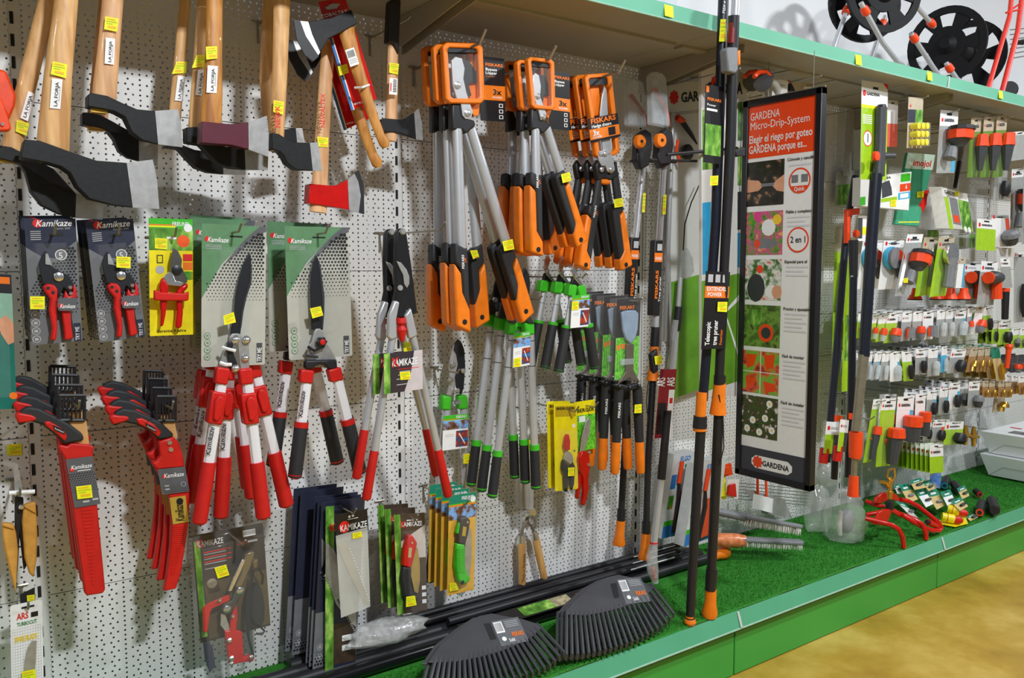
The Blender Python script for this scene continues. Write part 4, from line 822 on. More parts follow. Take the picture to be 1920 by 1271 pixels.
stack(t, 'green folding saw on golden card', [(-.003, .035, .004), (-.005, .065, .008), (-.008, .095, .012)], ends='from the hook tip')
hook_at('K', (555, 262), y, .27, HKL+'through the golden folding saw cards')

# ------------------------------------------------------------------ green-collared loppers
def glopper(c, y, head, lh, rh, w, nm, label, tele=True, gfrac=.72, jaw=None, grp='green-collared loppers'):
    t = thing(nm, label, 'lopper', W(c, head, y), grp)
    cl = .08 if tele != 2 else .13; cw = .56 if tele != 2 else .6; gm = 1 if tele != 2 else 1.32
    for p0, p1 in (lh, rh):
        d = slab('collar', t, GRN, c, ax(p0, p1, [(0, -w*.5), (.0, w*.45), (.02, w*cw), (cl, w*cw), (cl, -w*cw), (.02, -w*cw)]), y+.014, .026, .006)
        rod('tube', t, SILV, c, [lerp(p0, p1, .06), lerp(p0, p1, gfrac)], w, y, flat=.85, seg=10)
        g = rod('grip', t, GRIP, c, [lerp(p0, p1, gfrac), lerp(p0, p1, .99)], [w*1.12*gm, w*1.18*gm], y, seg=14)
        rod('ring', g, GRN, c, [lerp(p0, p1, gfrac-.005), lerp(p0, p1, gfrac+.028)], w*1.2*gm, y, seg=14); rod('end_cap', g, GRN, c, [lerp(p0, p1, .975), p1], w*1.2*gm, y, seg=14, round_end=True)
        if tele:
            for q in (.11, .26): rod('tube_seam', t, BLK, c, [lerp(p0, p1, q), lerp(p0, p1, q+.004)], w*1.03, y, flat=.86, seg=10)
    if jaw: jaw(t)
    return t
def card_gl(t, c, TL, TR, BL, y):
    f = Fr(c, TL, TR, BL, y); cd_ = f.card('hang_tag', t, WCARD, .0008)
    f.prints(cd_, [f.rect(MATS['bright_green_plastic'], 0, 0, 1, .15), f.rect(INKO, 0, .11, .6, .125), f.rect(SKYP, 0, .16, 1, .42), f.rect(AUTP, .52, .47, 1, .94), f.rect(INKG, .1, .55, .42, .56), f.rect(INKG, .1, .6, .42, .61), (INKW, [(.62, .55), (.66, .54), (.9, .85), (.87, .87)])]); f.text(cd_, 'FREUND', .5, .1, .07, INKW, w=.42, bold=.02)
yA = .068
def jawA(t):
    slab('cutting_blade', t, BLKM, 'H', [(498, 535), (512, 548), (524, 580), (528, 650), (522, 740), (512, 772), (494, 760), (486, 700), (500, 640), (492, 600), (480, 580), (486, 552)], yA+.02, .006, .001)
    slab('anvil', t, STEEL, 'H', [(498, 535), (480, 560), (466, 610), (458, 650), (462, 720), (448, 775), (470, 775), (490, 720), (500, 670), (490, 600)], yA+.016, .006, .001)
    b = B()
    for q in ((475, 645), (517, 670), (464, 708), (492, 754)): b.lathe(W('H', q, yA+.022), (0, -1, 0), [(0, .0085), (.004, .0085), (.008, .004)], 12)
    b.lathe(W('H', (480, 805), yA+.01), (1, 0, 0), [(0, .008), (.02, .008)], 10); b.obj('bolt', CHROME, t)
t = glopper('H', yA, (492, 740), ((454, 775), (375, 1572)), ((520, 772), (540, 1560)), 36, 'anvil_lopper', 'anvil lopper with green collars and photo tag', False, .80, jawA, 'anvil lopper')
card_gl(t, 'H', (434, 862), (541, 852), (430, 1010), yA+.03); tag(t, 'H', [(520, 1025), (552, 1020), (550, 1062), (519, 1066)], yA+.03)
hook_at('H', (415, 665), .03, .15, HKL+'carrying the anvil lopper', rise=.012)
yB = .19
def jawB(t):
    slab('cutting_blade', t, BLKM, 'J', [(300, 330), (290, 260), (300, 190), (330, 90), (345, 62), (362, 90), (372, 140), (366, 200), (340, 260), (345, 330)], yB+.016, .008, .001)
    slab('pivot_plate', t, mat('dark_bolt_plate', (60, 60, 64), .4, .4), 'J', [(262, 345), (275, 270), (310, 250), (345, 270), (395, 350), (360, 345), (320, 300), (300, 350)], yB+.02, .008, .002)
    b = B()
    for q in ((300, 268), (335, 290)): b.lathe(W('J', q, yB+.021), (0, -1, 0), [(0, .009), (.005, .008)], 12)
    b.obj('bolt', CHROME, t)
t = glopper('J', yB, (300, 240), ((288, 335), (172, 1255)), ((370, 340), (400, 1210)), 44, 'lopper', '', True, .735, jawB)
card_gl(t, 'J', (286, 402), (373, 388), (280, 580), yB+.03); tag(t, 'J', [(288, 530), (322, 524), (322, 572), (284, 576)], yB+.032)
stack(t, 'long lopper with green collars and black grips', [(-.012, .04, .012), (-.025, .08, .022)], ends='from the hook tip', skip=('price_tag', 'hang_tag'), rys=[.0, .0])
hook_at('J', (190, 215), .03, .28, HKL+'carrying the three long green-collared loppers', rise=.014)
yC = .26
def jawC(t):
    slab('hook_jaw', t, CHROME, 'J', [(612, 10), (622, 40), (612, 80), (618, 110), (645, 150), (632, 152), (602, 118), (590, 80), (594, 40)], yC+.016, .006, .001)
    slab('pivot_plate', t, BLKM, 'J', [(580, 160), (594, 110), (610, 100), (640, 150), (650, 165), (622, 165), (605, 140), (596, 165)], yC+.012, .01, .002)
    b = B(); b.lathe(W('J', (606, 98), yC+.018), (0, -1, 0), [(0, .007), (.004, .006)], 12); b.obj('bolt', CHROME, t)
t = glopper('J', yC, (605, 90), ((598, 148), (516, 605)), ((638, 150), (706, 585)), 34, 'lopper', '', 2, .47, jawC, 'short green-collared loppers')
card_gl(t, 'J', (588, 205), (680, 198), (579, 374), yC+.026); tag(t, 'J', [(588, 236), (622, 232), (622, 276), (585, 280)], yC+.028)
stack(t, 'short lopper with hooked jaw and green collars', [(-.014, .05, .008), (-.032, .1, .012)], ends='from the hook tip', skip=('price_tag', 'hang_tag'))
hook_at('J', (600, 110), yC, .32, HKL+'carrying the short green-collared loppers', rise=.014)

# ------------------------------------------------------------------ topiary shears in a clear sleeve
y = .055
t = thing('topiary_shears', 'steel topiary shears with turned wooden handles in clear sleeve', 'shears', W('K', (925, 20), y))
slab('blade', t, mat('worn_steel', (128, 118, 104), .4, .5), 'K', [(912, 38), (920, 34), (928, 100), (940, 200), (945, 260), (930, 310), (915, 310), (905, 250), (903, 120)], y+.01, .004, .001)
slab('blade', t, STEEL, 'K', [(903, 60), (908, 250), (915, 320), (900, 300), (888, 285), (893, 200)], y+.004, .004, .001)
slab('bolster', t, CHROME, 'K', [(945, 292), (968, 282), (982, 318), (968, 338), (945, 332), (925, 345), (905, 330), (912, 300)], y+.014, .01, .003)
b = B(); b.lathe(W('K', (924, 322), y+.014), (0, -1, 0), [(0, .011), (.006, .010), (.008, .004)], 14); b.obj('bolt', CHROME, t)
for arm, fer, wd_ in (([(930, 335), (918, 370), (898, 400), (888, 450)], [(890, 445), (891, 490)], [(891, 488), (893, 600), (893, 690), (894, 742)]), ([(918, 335), (930, 370), (950, 395), (966, 430)], [(965, 425), (973, 470)], [(973, 466), (992, 560), (1012, 650), (1022, 700)])):
    rod('tang', t, MATS['worn_steel'], 'K', arm, 17, y); h = rod('handle', t, WOODC if False else wood('pale_turned_wood', (196, 142, 78), (222, 172, 104)), 'K', wd_, [46, 46, 42, 44], y, round_end=True, seg=14); rod('ferrule', h, CHROME, 'K', fer, [34, 44], y)
U = (W('K', (903, 560), y)-W('K', (900, 700), y)).normalized(); text(t, 'Made in Germany', W('K', (908, 708), y+.0175), U, Vector((-U.z, 0, U.x)), .009, INKK)
b = B(); P = [(882, -80), (966, -80), (958, 296), (884, 290)]; b.prism([W('K', p, y+.018) for p in P], YB*.03); b.obj('clear_sleeve', mat('clear_sleeve', (225, 228, 228), .1, alpha=.3, noise=.05), t)
tag(t, 'P', [(987, 825), (1000, 825), (1000, 843), (986, 842)], y+.02)
hook_at('J', (285, 780), .02, .12, HKL+'carrying the sleeved topiary shears', rise=.012)

# ------------------------------------------------------------------ yellow secateurs cards
y = .2
t = thing('secateurs_pack', '', 'secateurs', W('J', (560, 800), y), 'lemon carded pruners')
f = Fr('J', (492, 765), (612, 762), (500, 1218), y); c = f.card('backing_card', t, YEL, .0012, .04)
f.prints(c, [f.rect(mat('ochre_print', (176, 150, 20), .4), .06, .03, .94, .15), f.disc(INKW, .85, .26, .07), f.disc(INKGR, .86, .55, .04)]); f.text(c, 'BERGER', .1, .07, .028, INKK, w=.8, bold=.02)
slab('cutting_head', t, STEEL, 'J', [(570, 1010), (590, 1030), (596, 1060), (580, 1080), (548, 1055), (555, 1020)], y+.018, .008, .001)
slab('tip_guard', t, REDP, 'J', [(560, 925), (572, 922), (580, 960), (578, 1005), (558, 1010), (550, 985)], y+.02, .012, .003)
for pts in ([(545, 1055), (565, 1080), (572, 1140), (566, 1225), (554, 1220), (552, 1130), (540, 1105)], [(590, 1060), (605, 1090), (600, 1180), (590, 1215), (582, 1190), (585, 1100)]): slab('handle', t, BLK, 'J', pts, y+.02, .014, .003)
blister(t, f, .12, .3, .9, .98, .024); tag(t, 'J', [(568, 1096), (600, 1094), (598, 1138), (566, 1140)], y+.03)
stack(t, 'black-handled pruner on plain lemon card', [(-.004, .03, .004)], ends='from the hook tip')
hook_at('J', (570, 800), y, .25, HKL+'through the plain lemon pruner cards')
y = .2
t = thing('secateurs_pack', 'red secateurs below a lemon card with grass print', 'secateurs', W('J', (655, 770), y), 'lemon carded pruners')
f = Fr('J', (600, 757), (705, 742), (606, 1015), y-.01); c = f.card('backing_card', t, YEL, .0012); f.prints(c, [f.rect(GRASSP, .1, .28, 1, 1), f.rect(INKW, .2, .3, .5, .42)]); f.text(c, 'BERGER', .1, .22, .075, INKK, w=.85, bold=.02)
slab('cutting_head', t, STEEL, 'J', [(676, 832), (684, 850), (680, 920), (650, 1010), (632, 1020), (640, 940), (660, 860)], y+.012, .006, .001)
slab('handle', t, REDP, 'J', [(640, 1012), (668, 1010), (680, 1040), (682, 1090), (676, 1160), (678, 1200), (666, 1262), (654, 1296), (642, 1290), (652, 1230), (650, 1150), (632, 1100), (626, 1050)], y+.018, .018, .005)
slab('handle', t, REDP, 'J', [(626, 1050), (646, 1080), (644, 1150), (630, 1230), (624, 1262), (612, 1258), (624, 1190), (628, 1120)], y+.004, .016, .005)
b = B()
for q in ((672, 1080), (676, 1018)): b.lathe(W('J', q, y+.018), (0, -1, 0), [(0, .006), (.004, .005)], 10)
b.obj('bolt', CHROME, t); hook_at('J', (660, 775), y-.01, .25, HKL+'through the grass printed lemon card')

# ------------------------------------------------------------------ long-handled grass shears
y = .24
t = thing('grass_shears', '', 'grass shears', W('J', (885, 240), y), 'orange-tipped grass shears')
f = Fr('J', (822, 224), (944, 216), (806, 642), y); c = f.card('backing_card', t, mat('black_card', (26, 24, 26), .35), .0012)
f.prints(c, [f.rect(GRASSP, 0, .48, 1, 1), f.rect(INKO, .05, .57, .2, .63), f.rect(INKO, .24, .56, .4, .62)]); f.text(c, 'FISKARS', .1, .13, .042, INKO, w=.62, bold=.03)
slab('blade_cover', t, mat('smoky_cover', (128, 146, 168), .3), 'J', [(846, 292), (868, 282), (918, 280), (934, 296), (930, 380), (918, 425), (893, 456), (868, 430), (854, 385)], y+.014, .012, .004)
slab('steel_shank', t, mat('bronze_steel', (112, 100, 88), .35, .7), 'J', [(872, 455), (908, 455), (906, 590), (940, 655), (910, 645), (885, 628), (850, 650), (822, 668), (868, 600)], y+.012, .006, .001)
slab('shank_clip', t, FROST, 'J', [(846, 536), (910, 530), (910, 562), (846, 568)], y+.016, .012, .003)
slab('fork_bridge', t, BLK, 'J', [(805, 668), (830, 658), (880, 672), (930, 655), (945, 672), (930, 690), (885, 700), (830, 690)], y+.018, .02, .006)
b = B()
for q in ((832, 676), (884, 682), (932, 672)): b.lathe(W('J', q, y+.018), (0, -1, 0), [(0, .0075), (.005, .007), (.008, .003)], 12)
b.obj('bolt', BLKM, t)
for p0, p1 in (((830, 680), (808, 1132)), ((925, 680), (942, 1128))):
    h = rod('handle', t, GRIP, 'J', [p0, lerp(p0, p1, .25), lerp(p0, p1, .64)], [52, 50, 46], y, seg=14); rod('grip_tip', h, ORG, 'J', [lerp(p0, p1, .62), lerp(p0, p1, .8), p1], [46, 50, 46], y, seg=14, round_end=True)
P0 = W('J', (836, 838), y+.0225); text(t, 'FISKARS', P0, (W('J', (842, 720), y)-W('J', (836, 838), y)).normalized(), Vector((-1, 0, 0)), .01, INKW, bold=.02)
b = B(); P = [(815, 222), (948, 212), (948, 640), (804, 648)]; fr = [W('J', p, y+.026) for p in P]; b.prism(fr, YB*.03); b.obj('clear_box', CLEAR, t)
tag(t, 'J', [(912, 770), (948, 766), (948, 812), (910, 814)], y+.026)
stack(t, 'long-handled grass shears with orange tips', [(-.016, .045, .008), (-.03, .09, .014), (-.05, .13, .02)], ends='from the hook tip', skip=('price_tag',))
hook_at('J', (885, 232), y, .3, HKL+'through the grass shears cards', rise=.012)
# ------------------------------------------------------------------ orange geared loppers
BLKC = mat('black_card', (26, 24, 26), .35)
def ohandle(t, c, p0, p1, w, y, gf, side, brand=True, tube_m=SILV, neck=0):
    """silver tube, then a black and orange moulded grip with a hang hole"""
    if neck: slab('neck', t, BLK, c, ax(p0, p1, [(-neck, -w*.42), (-neck, w*.42), (.02, w*.5), (.02, -w*.5)]), y+.012, .024, .004)
    rod('tube', t, tube_m, c, [p0, lerp(p0, p1, gf+.03)], [w*.94, w], y, flat=.72, seg=14)
    k = side
    bl = slab('grip_core', t, GRIP, c, ax(p0, p1, [(gf, -k*w*.5), (gf+.035, k*w*.55), (gf+.09, k*w*.62), (.9, k*w*.6), (.82, k*w*.02), (gf+.13, -k*w*.05), (gf+.1, -k*w*.55)]), y+.016, .032, .006)
    og = slab('grip_shell', t, ORG, c, ax(p0, p1, [(gf+.10, -k*w*.6), (gf+.15, -k*w*.06), (gf+.17, -k*w*.02), (.80, k*w*.02), (.885, k*w*.6), (1.0, k*w*.64), (.965, -k*w*.62), (.75, -k*w*.64)]), y+.018, .036, .006)
    b = B(); q = W(c, ax(p0, p1, [(.945, k*w*.08)])[0], y+.0185); b.lathe(q, (0, -1, 0), [(0, .0075), (.0006, .0075)], 12); b.obj('hang_hole', INKK, og)
    if brand:
        a = W(c, ax(p0, p1, [(gf+.13, k*w*.2)])[0], y+.0175); e = W(c, ax(p0, p1, [(gf+.03, k*w*.2)])[0], y+.0175); text(bl, 'FISKARS', a, (e-a).normalized(), Vector((-1, 0, 0)), .0075, INKW, bold=.02)
        a = W(c, ax(p0, p1, [(gf+.10, k*w*.42)])[0], y+.0175); text(bl, 'L98', a, (e-a).normalized(), Vector((-1, 0, 0)), .006, INKO, bold=.02)
def oframe(t, c, TL, TR, BR, BL, y, bar, th=.02):
    cx = sum(p[0] for p in (TL, TR, BR, BL))/4; cy = sum(p[1] for p in (TL, TR, BR, BL))/4
    def rnd(pts, k):
        out = []
        for i, p in enumerate(pts):
            a = pts[i-1]; e = pts[(i+1) % 4]
            for o in (a, e):
                L = math.hypot(o[0]-p[0], o[1]-p[1]); out.append(lerp(p, o, k/L))
        return out
    def ins(p, k): dx, dy = cx-p[0], cy-p[1]; return (p[0]+k*(1 if dx > 0 else -1), p[1]+k*(1 if dy > 0 else -1))
    o = rnd((TL, TR, BR, BL), bar*.8); i = rnd([ins(p, bar) for p in (TL, TR, BR, BL)], bar*.4); n = 8; b = B()
    fo = [W(c, p, y) for p in o]; fi = [W(c, p, y) for p in i]; v = YB*th
    b.add(fo+fi+[p+v for p in fo]+[p+v for p in fi], [f for k in range(n) for f in ((k, (k+1) % n, n+(k+1) % n, n+k), (2*n+k, 3*n+k, 3*n+(k+1) % n, 2*n+(k+1) % n), (k, 2*n+k, 2*n+(k+1) % n, (k+1) % n), (n+k, n+(k+1) % n, 3*n+(k+1) % n, 3*n+k))])
    return b.obj('orange_frame', ORG, t, .004)
def lopperL(y, re=(475, 1150), le=(213, 1196), nd=True):
    c = 'I'; t = thing('geared_lopper', '', 'lopper', W(c, (225, 60), y), 'large orange geared loppers')
    oframe(t, c, (128, 40), (288, 44), (297, 284), (142, 282), y+.02, 20)
    slab('frame_header', t, BLK, c, [(145, 58), (272, 62), (273, 82), (146, 80)], y+.014, .012)
    bk = slab('back_plate', t, ORG, c, [(222, 198), (273, 204), (276, 270), (272, 330), (252, 335), (230, 292), (218, 240)], y-.004, .01, .002)
    slab('cutting_blade', t, BLKM, c, [(200, 102), (232, 114), (262, 160), (270, 200), (230, 205), (242, 252), (216, 262), (205, 180)], y+.006, .005, .001)
    slab('hook_jaw', t, SILV, c, [(163, 112), (178, 98), (204, 104), (215, 145), (210, 185), (222, 240), (248, 318), (240, 340), (220, 346), (206, 330), (200, 285), (182, 260), (168, 210)], y+.014, .006, .001)
    b = B()
    for q, r in (((186, 211), .010), ((226, 322), .010)): b.lathe(W(c, q, y+.014), (0, -1, 0), [(0, r), (.003, r), (.006, r*.5)], 14)
    b.obj('bolt', STEEL, t)
    slab('gear_housing', t, BLK, c, [(165, 270), (195, 275), (215, 340), (255, 350), (260, 372), (220, 405), (206, 390), (165, 388)], y+.01, .024, .005)
    ohandle(t, c, (185, 385), le, 46, y, .555, 1); ohandle(t, c, (240, 385), re, 46, y-.002, .575, -1, False)
    b = B(); b.prism([W(c, p, y+.024) for p in ((140, 85), (275, 88), (280, 268), (150, 268))], YB*.002); b.obj('clear_window', mat('clear_window_film', (235, 238, 240), .05, alpha=.03, noise=0, spec=.7), t)
    f = Fr(c, (296, 98), (372, 106), (272, 345), y-.012); f = Frame(W(c, (272, 96), y-.012), W(c, (372, 106), y-.012)-W(c, (272, 96), y-.012), W(c, (278, 352), y-.012)-W(c, (272, 96), y-.012))
    cd_ = f.card('hang_card', t, BLKC, .0012, .04); f.prints(cd_, [f.rect(ORG, .05, .44, 1, .67)]+[f.rect(INKW, .74, .72+.09*k, .9, .78+.09*k) for k in range(3)]+[f.rect(BLKC, .77, .73+.09*k, .87, .77+.09*k) for k in range(3)])
    f.text(cd_, 'FISKARS', .22, .14, .045, INKO, w=.7, bold=.03); f.text(cd_, 'Bypass', .22, .21, .042, INKW, w=.46, bold=.02); f.text(cd_, 'Lopper', .22, .265, .042, INKW, w=.46, bold=.02); f.text(cd_, '3x', .5, .58, .085, INKK, w=.35, bold=.03); f.text(cd_, 'POWER', .48, .64, .03, INKW, w=.4, bold=.02); f.text(cd_, 'PowerGear', .22, .31, .02, INKO, w=.36)
    return t
LL = 'long geared lopper with silver tubes and orange frame'
t = lopperL(.30); t['label'] = LL+', first from hook tip'; tag(t, 'I', [(364, 832), (405, 822), (412, 862), (372, 870)], .325)
o = dup(t, (-.004, .042, .004), 0, LL+', second from hook tip', ('hang_card', 'clear_window', 'price_tag'))
t = lopperL(.21, (305, 1175), (190, 1190)); t['label'] = LL+', third from hook tip'; tag(t, 'I', [(250, 868), (278, 866), (286, 892), (262, 902)], .24)
def noc(t):
    for cdd in list(t.children):
        if cdd.name.startswith(('hang_card', 'clear_window')):
            for g in list(cdd.children): bpy.data.objects.remove(g)
            bpy.data.objects.remove(cdd)
noc(t)
t.location.x -= .012
dup(t, (-.022, .05, -.004), .0, LL+', fourth from hook tip', ('price_tag',))
hook_at('I', (225, 66), .30, .39, HKL+'carrying the long geared loppers', rise=.03, r=.004, dz=.0)
def lopperM(y, re=(688, 850), le=(505, 892)):
    c = 'I'; t = thing('geared_lopper', '', 'lopper', W(c, (525, 110), y), 'medium orange geared loppers')
    oframe(t, c, (465, 97), (572, 108), (577, 310), (482, 302), y+.02, 15)
    slab('frame_header', t, BLK, c, [(482, 112), (560, 122), (560, 142), (482, 134)], y+.014, .012)
    slab('back_plate', t, ORG, c, [(522, 262), (540, 245), (562, 258), (564, 300), (548, 345), (535, 330)], y-.004, .01, .002)
    slab('cutting_blade', t, BLKM, c, [(505, 165), (535, 175), (558, 235), (556, 255), (530, 250), (525, 290), (515, 240)], y+.006, .005, .001)
    slab('hook_jaw', t, SILV, c, [(486, 172), (496, 162), (510, 172), (518, 215), (515, 255), (540, 325), (534, 348), (518, 350), (508, 310), (492, 265), (486, 220)], y+.014, .006, .001)
    b = B()
    for q, r in (((505, 255), .008), ((527, 337), .008)): b.lathe(W(c, q, y+.014), (0, -1, 0), [(0, r), (.003, r), (.006, r*.5)], 14)
    b.obj('bolt', STEEL, t)
    slab('gear_housing', t, BLK, c, [(480, 300), (500, 298), (515, 345), (548, 358), (555, 378), (525, 405), (510, 388), (478, 385)], y+.01, .022, .005)
    ohandle(t, c, (496, 378), le, 40, y, .34, 1); ohandle(t, c, (540, 380), re, 40, y-.002, .36, -1, False)
    b = B(); b.prism([W(c, p, y+.024) for p in ((478, 140), (560, 145), (563, 298), (485, 290))], YB*.002); b.obj('clear_window', mat('clear_window_film', (235, 238, 240), .05, alpha=.03, noise=0, spec=.7), t)
    f = Frame(W(c, (552, 152), y-.012), W(c, (632, 165), y-.012)-W(c, (552, 152), y-.012), W(c, (552, 384), y-.012)-W(c, (552, 152), y-.012))
    cd_ = f.card('hang_card', t, BLKC, .0012, .04); f.prints(cd_, [f.rect(ORG, .05, .45, 1, .67)]+[f.rect(INKW, .72, .7+.09*k, .88, .76+.09*k) for k in range(3)]+[f.rect(BLKC, .75, .71+.09*k, .85, .75+.09*k) for k in range(3)])
    f.text(cd_, 'FISKARS', .22, .12, .045, INKO, w=.74, bold=.03); f.text(cd_, 'Bypass', .22, .19, .042, INKW, w=.5, bold=.02); f.text(cd_, 'Lopper', .22, .245, .042, INKW, w=.5, bold=.02); f.text(cd_, '3x', .45, .58, .085, INKK, w=.4, bold=.03); f.text(cd_, 'POWER', .44, .64, .03, INKW, w=.45, bold=.02)
    return t
LM = 'short geared lopper with orange frame and card'
t = lopperM(.355); t['label'] = LM+', first from hook tip'; tag(t, 'I', [(597, 565), (632, 556), (638, 590), (604, 600)], .38)
dup(t, (-.006, .042, 0), 0, LM+', second from hook tip', ('hang_card', 'clear_window', 'price_tag'))
t = lopperM(.235, (580, 885), (480, 890)); t['label'] = LM+', third from hook tip'; tag(t, 'I', [(527, 585), (553, 582), (558, 610), (534, 618)], .26)
noc(t); dup(t, (-.012, .042, .0), .0, LM+', fourth from hook tip', ('price_tag', 'hang_card', 'clear_window')); dup(t, (-.022, .084, .002), .005, LM+', fifth from hook tip', ('price_tag', 'hang_card', 'clear_window'))
hook_at('I', (520, 118), .355, .42, HKL+'carrying the short geared loppers', rise=.03, r=.004)
def hshear(y):
    c = 'I'; t = thing('hedge_shears', '', 'hedge shears', W(c, (750, 180), y), 'orange framed hedge shears')
    oframe(t, c, (692, 168), (800, 160), (834, 484), (738, 502), y+.018, 16)
    slab('back_plate', t, ORG, c, [(710, 190), (745, 185), (760, 330), (725, 335)], y-.002, .008, .002)
    slab('frame_header', t, BLK, c, [(702, 188), (788, 180), (790, 205), (706, 214)], y+.012, .012)
    slab('blade', t, SILV, c, [(770, 215), (779, 230), (784, 330), (798, 475), (765, 480), (756, 400), (753, 320), (760, 260)], y+.012, .005, .001)
    f = Fr(c, (704, 345), (822, 322), (715, 440), y+.022); cd_ = f.card('sleeve_band', t, BLKC, .0012); f.prints(cd_, [f.rect(ORG, 0, .46, 1, .9), f.rect(BLKC, .62, .52, .86, .86)]); f.text(cd_, 'FISKARS', .06, .24, .2, INKO, w=.85, bold=.03); f.text(cd_, 'Hedge shears', .08, .42, .13, INKW, w=.66, bold=.02); f.text(cd_, '3x', .1, .74, .22, INKW, w=.22, bold=.03); f.text(cd_, 'POWER', .08, .86, .08, INKW, w=.3, bold=.02)
    slab('pivot_plate', t, SILV, c, [(742, 475), (790, 462), (806, 510), (812, 548), (798, 562), (782, 552), (775, 530), (760, 532), (748, 510)], y+.018, .006, .0015)
    b = B()
    for q in ((772, 484), (795, 546), (758, 546)): b.lathe(W(c, q, y+.019), (0, -1, 0), [(0, .0085), (.003, .008), (.006, .004)], 12)
    b.obj('bolt', STEEL, t); b = B(); b.lathe(W(c, (755, 594), y+.008), (1, 0, 0), [(0, .006), (.012, .009), (.024, .009), (.036, .006)], 10); b.obj('bumper', ORG, t)
    slab('gear_housing', t, BLK, c, [(735, 530), (750, 505), (775, 545), (790, 570), (820, 510), (828, 570), (795, 590), (770, 580), (745, 590)], y+.012, .02, .005)
    ohandle(t, c, (752, 565), (690, 945), 38, y, .32, 1, True, GRIP); ohandle(t, c, (808, 555), (862, 945), 38, y, .30, -1, False, GRIP)
    return t
t = hshear(.285); tag(t, 'I', [(806, 665), (842, 658), (845, 692), (810, 698)], .31)
stack(t, 'orange framed hedge shears with black sleeve band', [(.0, .046, .006), (-.004, .092, .010)], ends='from hook tip', rys=[0, 0])
hook_at('I', (748, 182), .285, .40, HKL+'carrying the orange framed hedge shears', rise=.03, r=.004)

# ------------------------------------------------------------------ pole tree pruners with orange pulley
def pole_pruner(pts, low, y, label, cov):
    t = thing('pole_pruner', label, 'tree pruner', W('P', low[-1], y), 'pole pruners with orange pulley')
    (pu, body0, p1, p2, p3, p4, p5) = pts
    b = B(); q = W('P', pu, y+.03); b.lathe(q, (0, -1, 0), [(0, .023), (.012, .024), (.018, .021), (.019, .002)], 22); w = b.obj('pulley', ORG, t)
    b = B(); b.lathe(q+Vector((0, -.018, 0)), (0, -1, 0), [(0, .006), (.004, .005)], 12); b.obj('axle', BLK, w)
    x, yy = body0
    slab('head_body', t, BLK, 'P', [(x-12, yy-8), (x+4, yy-22), (x+14, yy-14), (x+16, yy+10), (x+10, yy+46), (x-6, yy+54), (x-14, yy+36)], y+.02, .03, .005)
    b = B(); b.tube([W('P', (pu[0]-14, pu[1]+36), y+.012), W('P', (pu[0]+72, pu[1]+38), y+.012)], .005, 6); b.obj('side_bar', BLK, t)
    c0, c1, c2, c3 = cov
    b = B(); b.prism([W('P', p, y+.018) for p in (lerp(c0, c3, .08), lerp(c0, c1, .25), lerp(c0, c1, .75), lerp(c1, c2, .08), c2, c3)], YB*.03); b.obj('blade_cover', FROST, t, .006)
    slab('curved_blade', t, mat('rust_print', (160, 70, 40), .5), 'P', [lerp(c0, c3, .35), (lerp(c0, c3, .35)[0]+8, lerp(c0, c3, .3)[1]), lerp(c1, c2, .75), c2, lerp(c0, c2, .6)], y+.006, .004)
    rod('upper_pole', t, SILV, 'P', [p1, p2, p3], [12.5, 12.5, 12], y, seg=14)
    s = slab('label_sleeve', t, BLKC, 'P', ax(p2, p3, [(0, -7.6), (0, 7.6), (.86, 7.2), (.86, -7.2)]), y+.0145, .026, .003)
    f = Frame(W('P', ax(p2, p3, [(0, -7.5)])[0], y+.0152), W('P', ax(p2, p3, [(0, 7.5)])[0], y+.0152)-W('P', ax(p2, p3, [(0, -7.5)])[0], y+.0152), W('P', ax(p2, p3, [(.86, -7.5)])[0], y+.0152)-W('P', ax(p2, p3, [(0, -7.5)])[0], y+.0152))
    f.prints(s, [f.rect(INKO, 0, .17, 1, .29), f.rect(INKG, .3, .05, .9, .14)]); f.text(s, 'FISKARS', .55, .78, .05, INKO, w=.38, rot=1, bold=.03); f.text(s, 'Tree pruner', .9, .82, .035, INKW, w=.34, rot=1, bold=.01); f.text(s, 'POWER', .1, .265, .04, INKW, w=.8, bold=.02)
    rod('joint_collar', t, BLK, 'P', [lerp(p3, p4, -.02), lerp(p3, p4, .35)], [16, 17], y, seg=14)
    rod('slide_grip', t, ORG, 'P', [lerp(p3, p4, .3), lerp(p3, p4, .8), p4], [16, 17, 25], y, seg=16)
    slab('grip_inlay', t, GRIP, 'P', [(p4[0]-2, p4[1]-48), (p4[0]+9, p4[1]-60), (p4[0]+11, p4[1]-18), (p4[0]+3, p4[1]-12)], y+.02, .02, .004)
    rod('lower_pole', t, BLK, 'P', [p4, p5, low[0]], [13, 12.5, 12.5], y, seg=14); rod('end_collar', t, BLK, 'P', [lerp(p5, low[0], .85), low[0]], 16, y, seg=14)
    rod('end_knob', t, ORG, 'P', [low[0], lerp(low[0], low[1], .6), lerp(low[0], low[1], .9), low[1]], [17, 18, 25, 23], y, seg=16)
    b = B(); b.tube([W('P', p, y+.014) for p in ((p4[0]-8, p4[1]), (p4[0]-12, p4[1]+40), (p4[0]-9, p4[1]+76))], .0018, 6); b.obj('cord', BLK, t)
    return t
tt = pole_pruner([(1234, 264), (1248, 262), (1245, 300), (1236, 450), (1229, 615), (1224, 713), (1216, 850)], [(1211, 1000), (1208, 1048)], .2, 'pole pruner with orange pulley, nearer the white display board', [(1222, 132), (1250, 138), (1257, 238), (1224, 232)])
tag(tt, 'P', [(1227, 668), (1241, 666), (1242, 682), (1229, 684)], .225); tag(tt, 'P', [(1244, 365), (1250, 365), (1248, 402), (1242, 402)], .218)
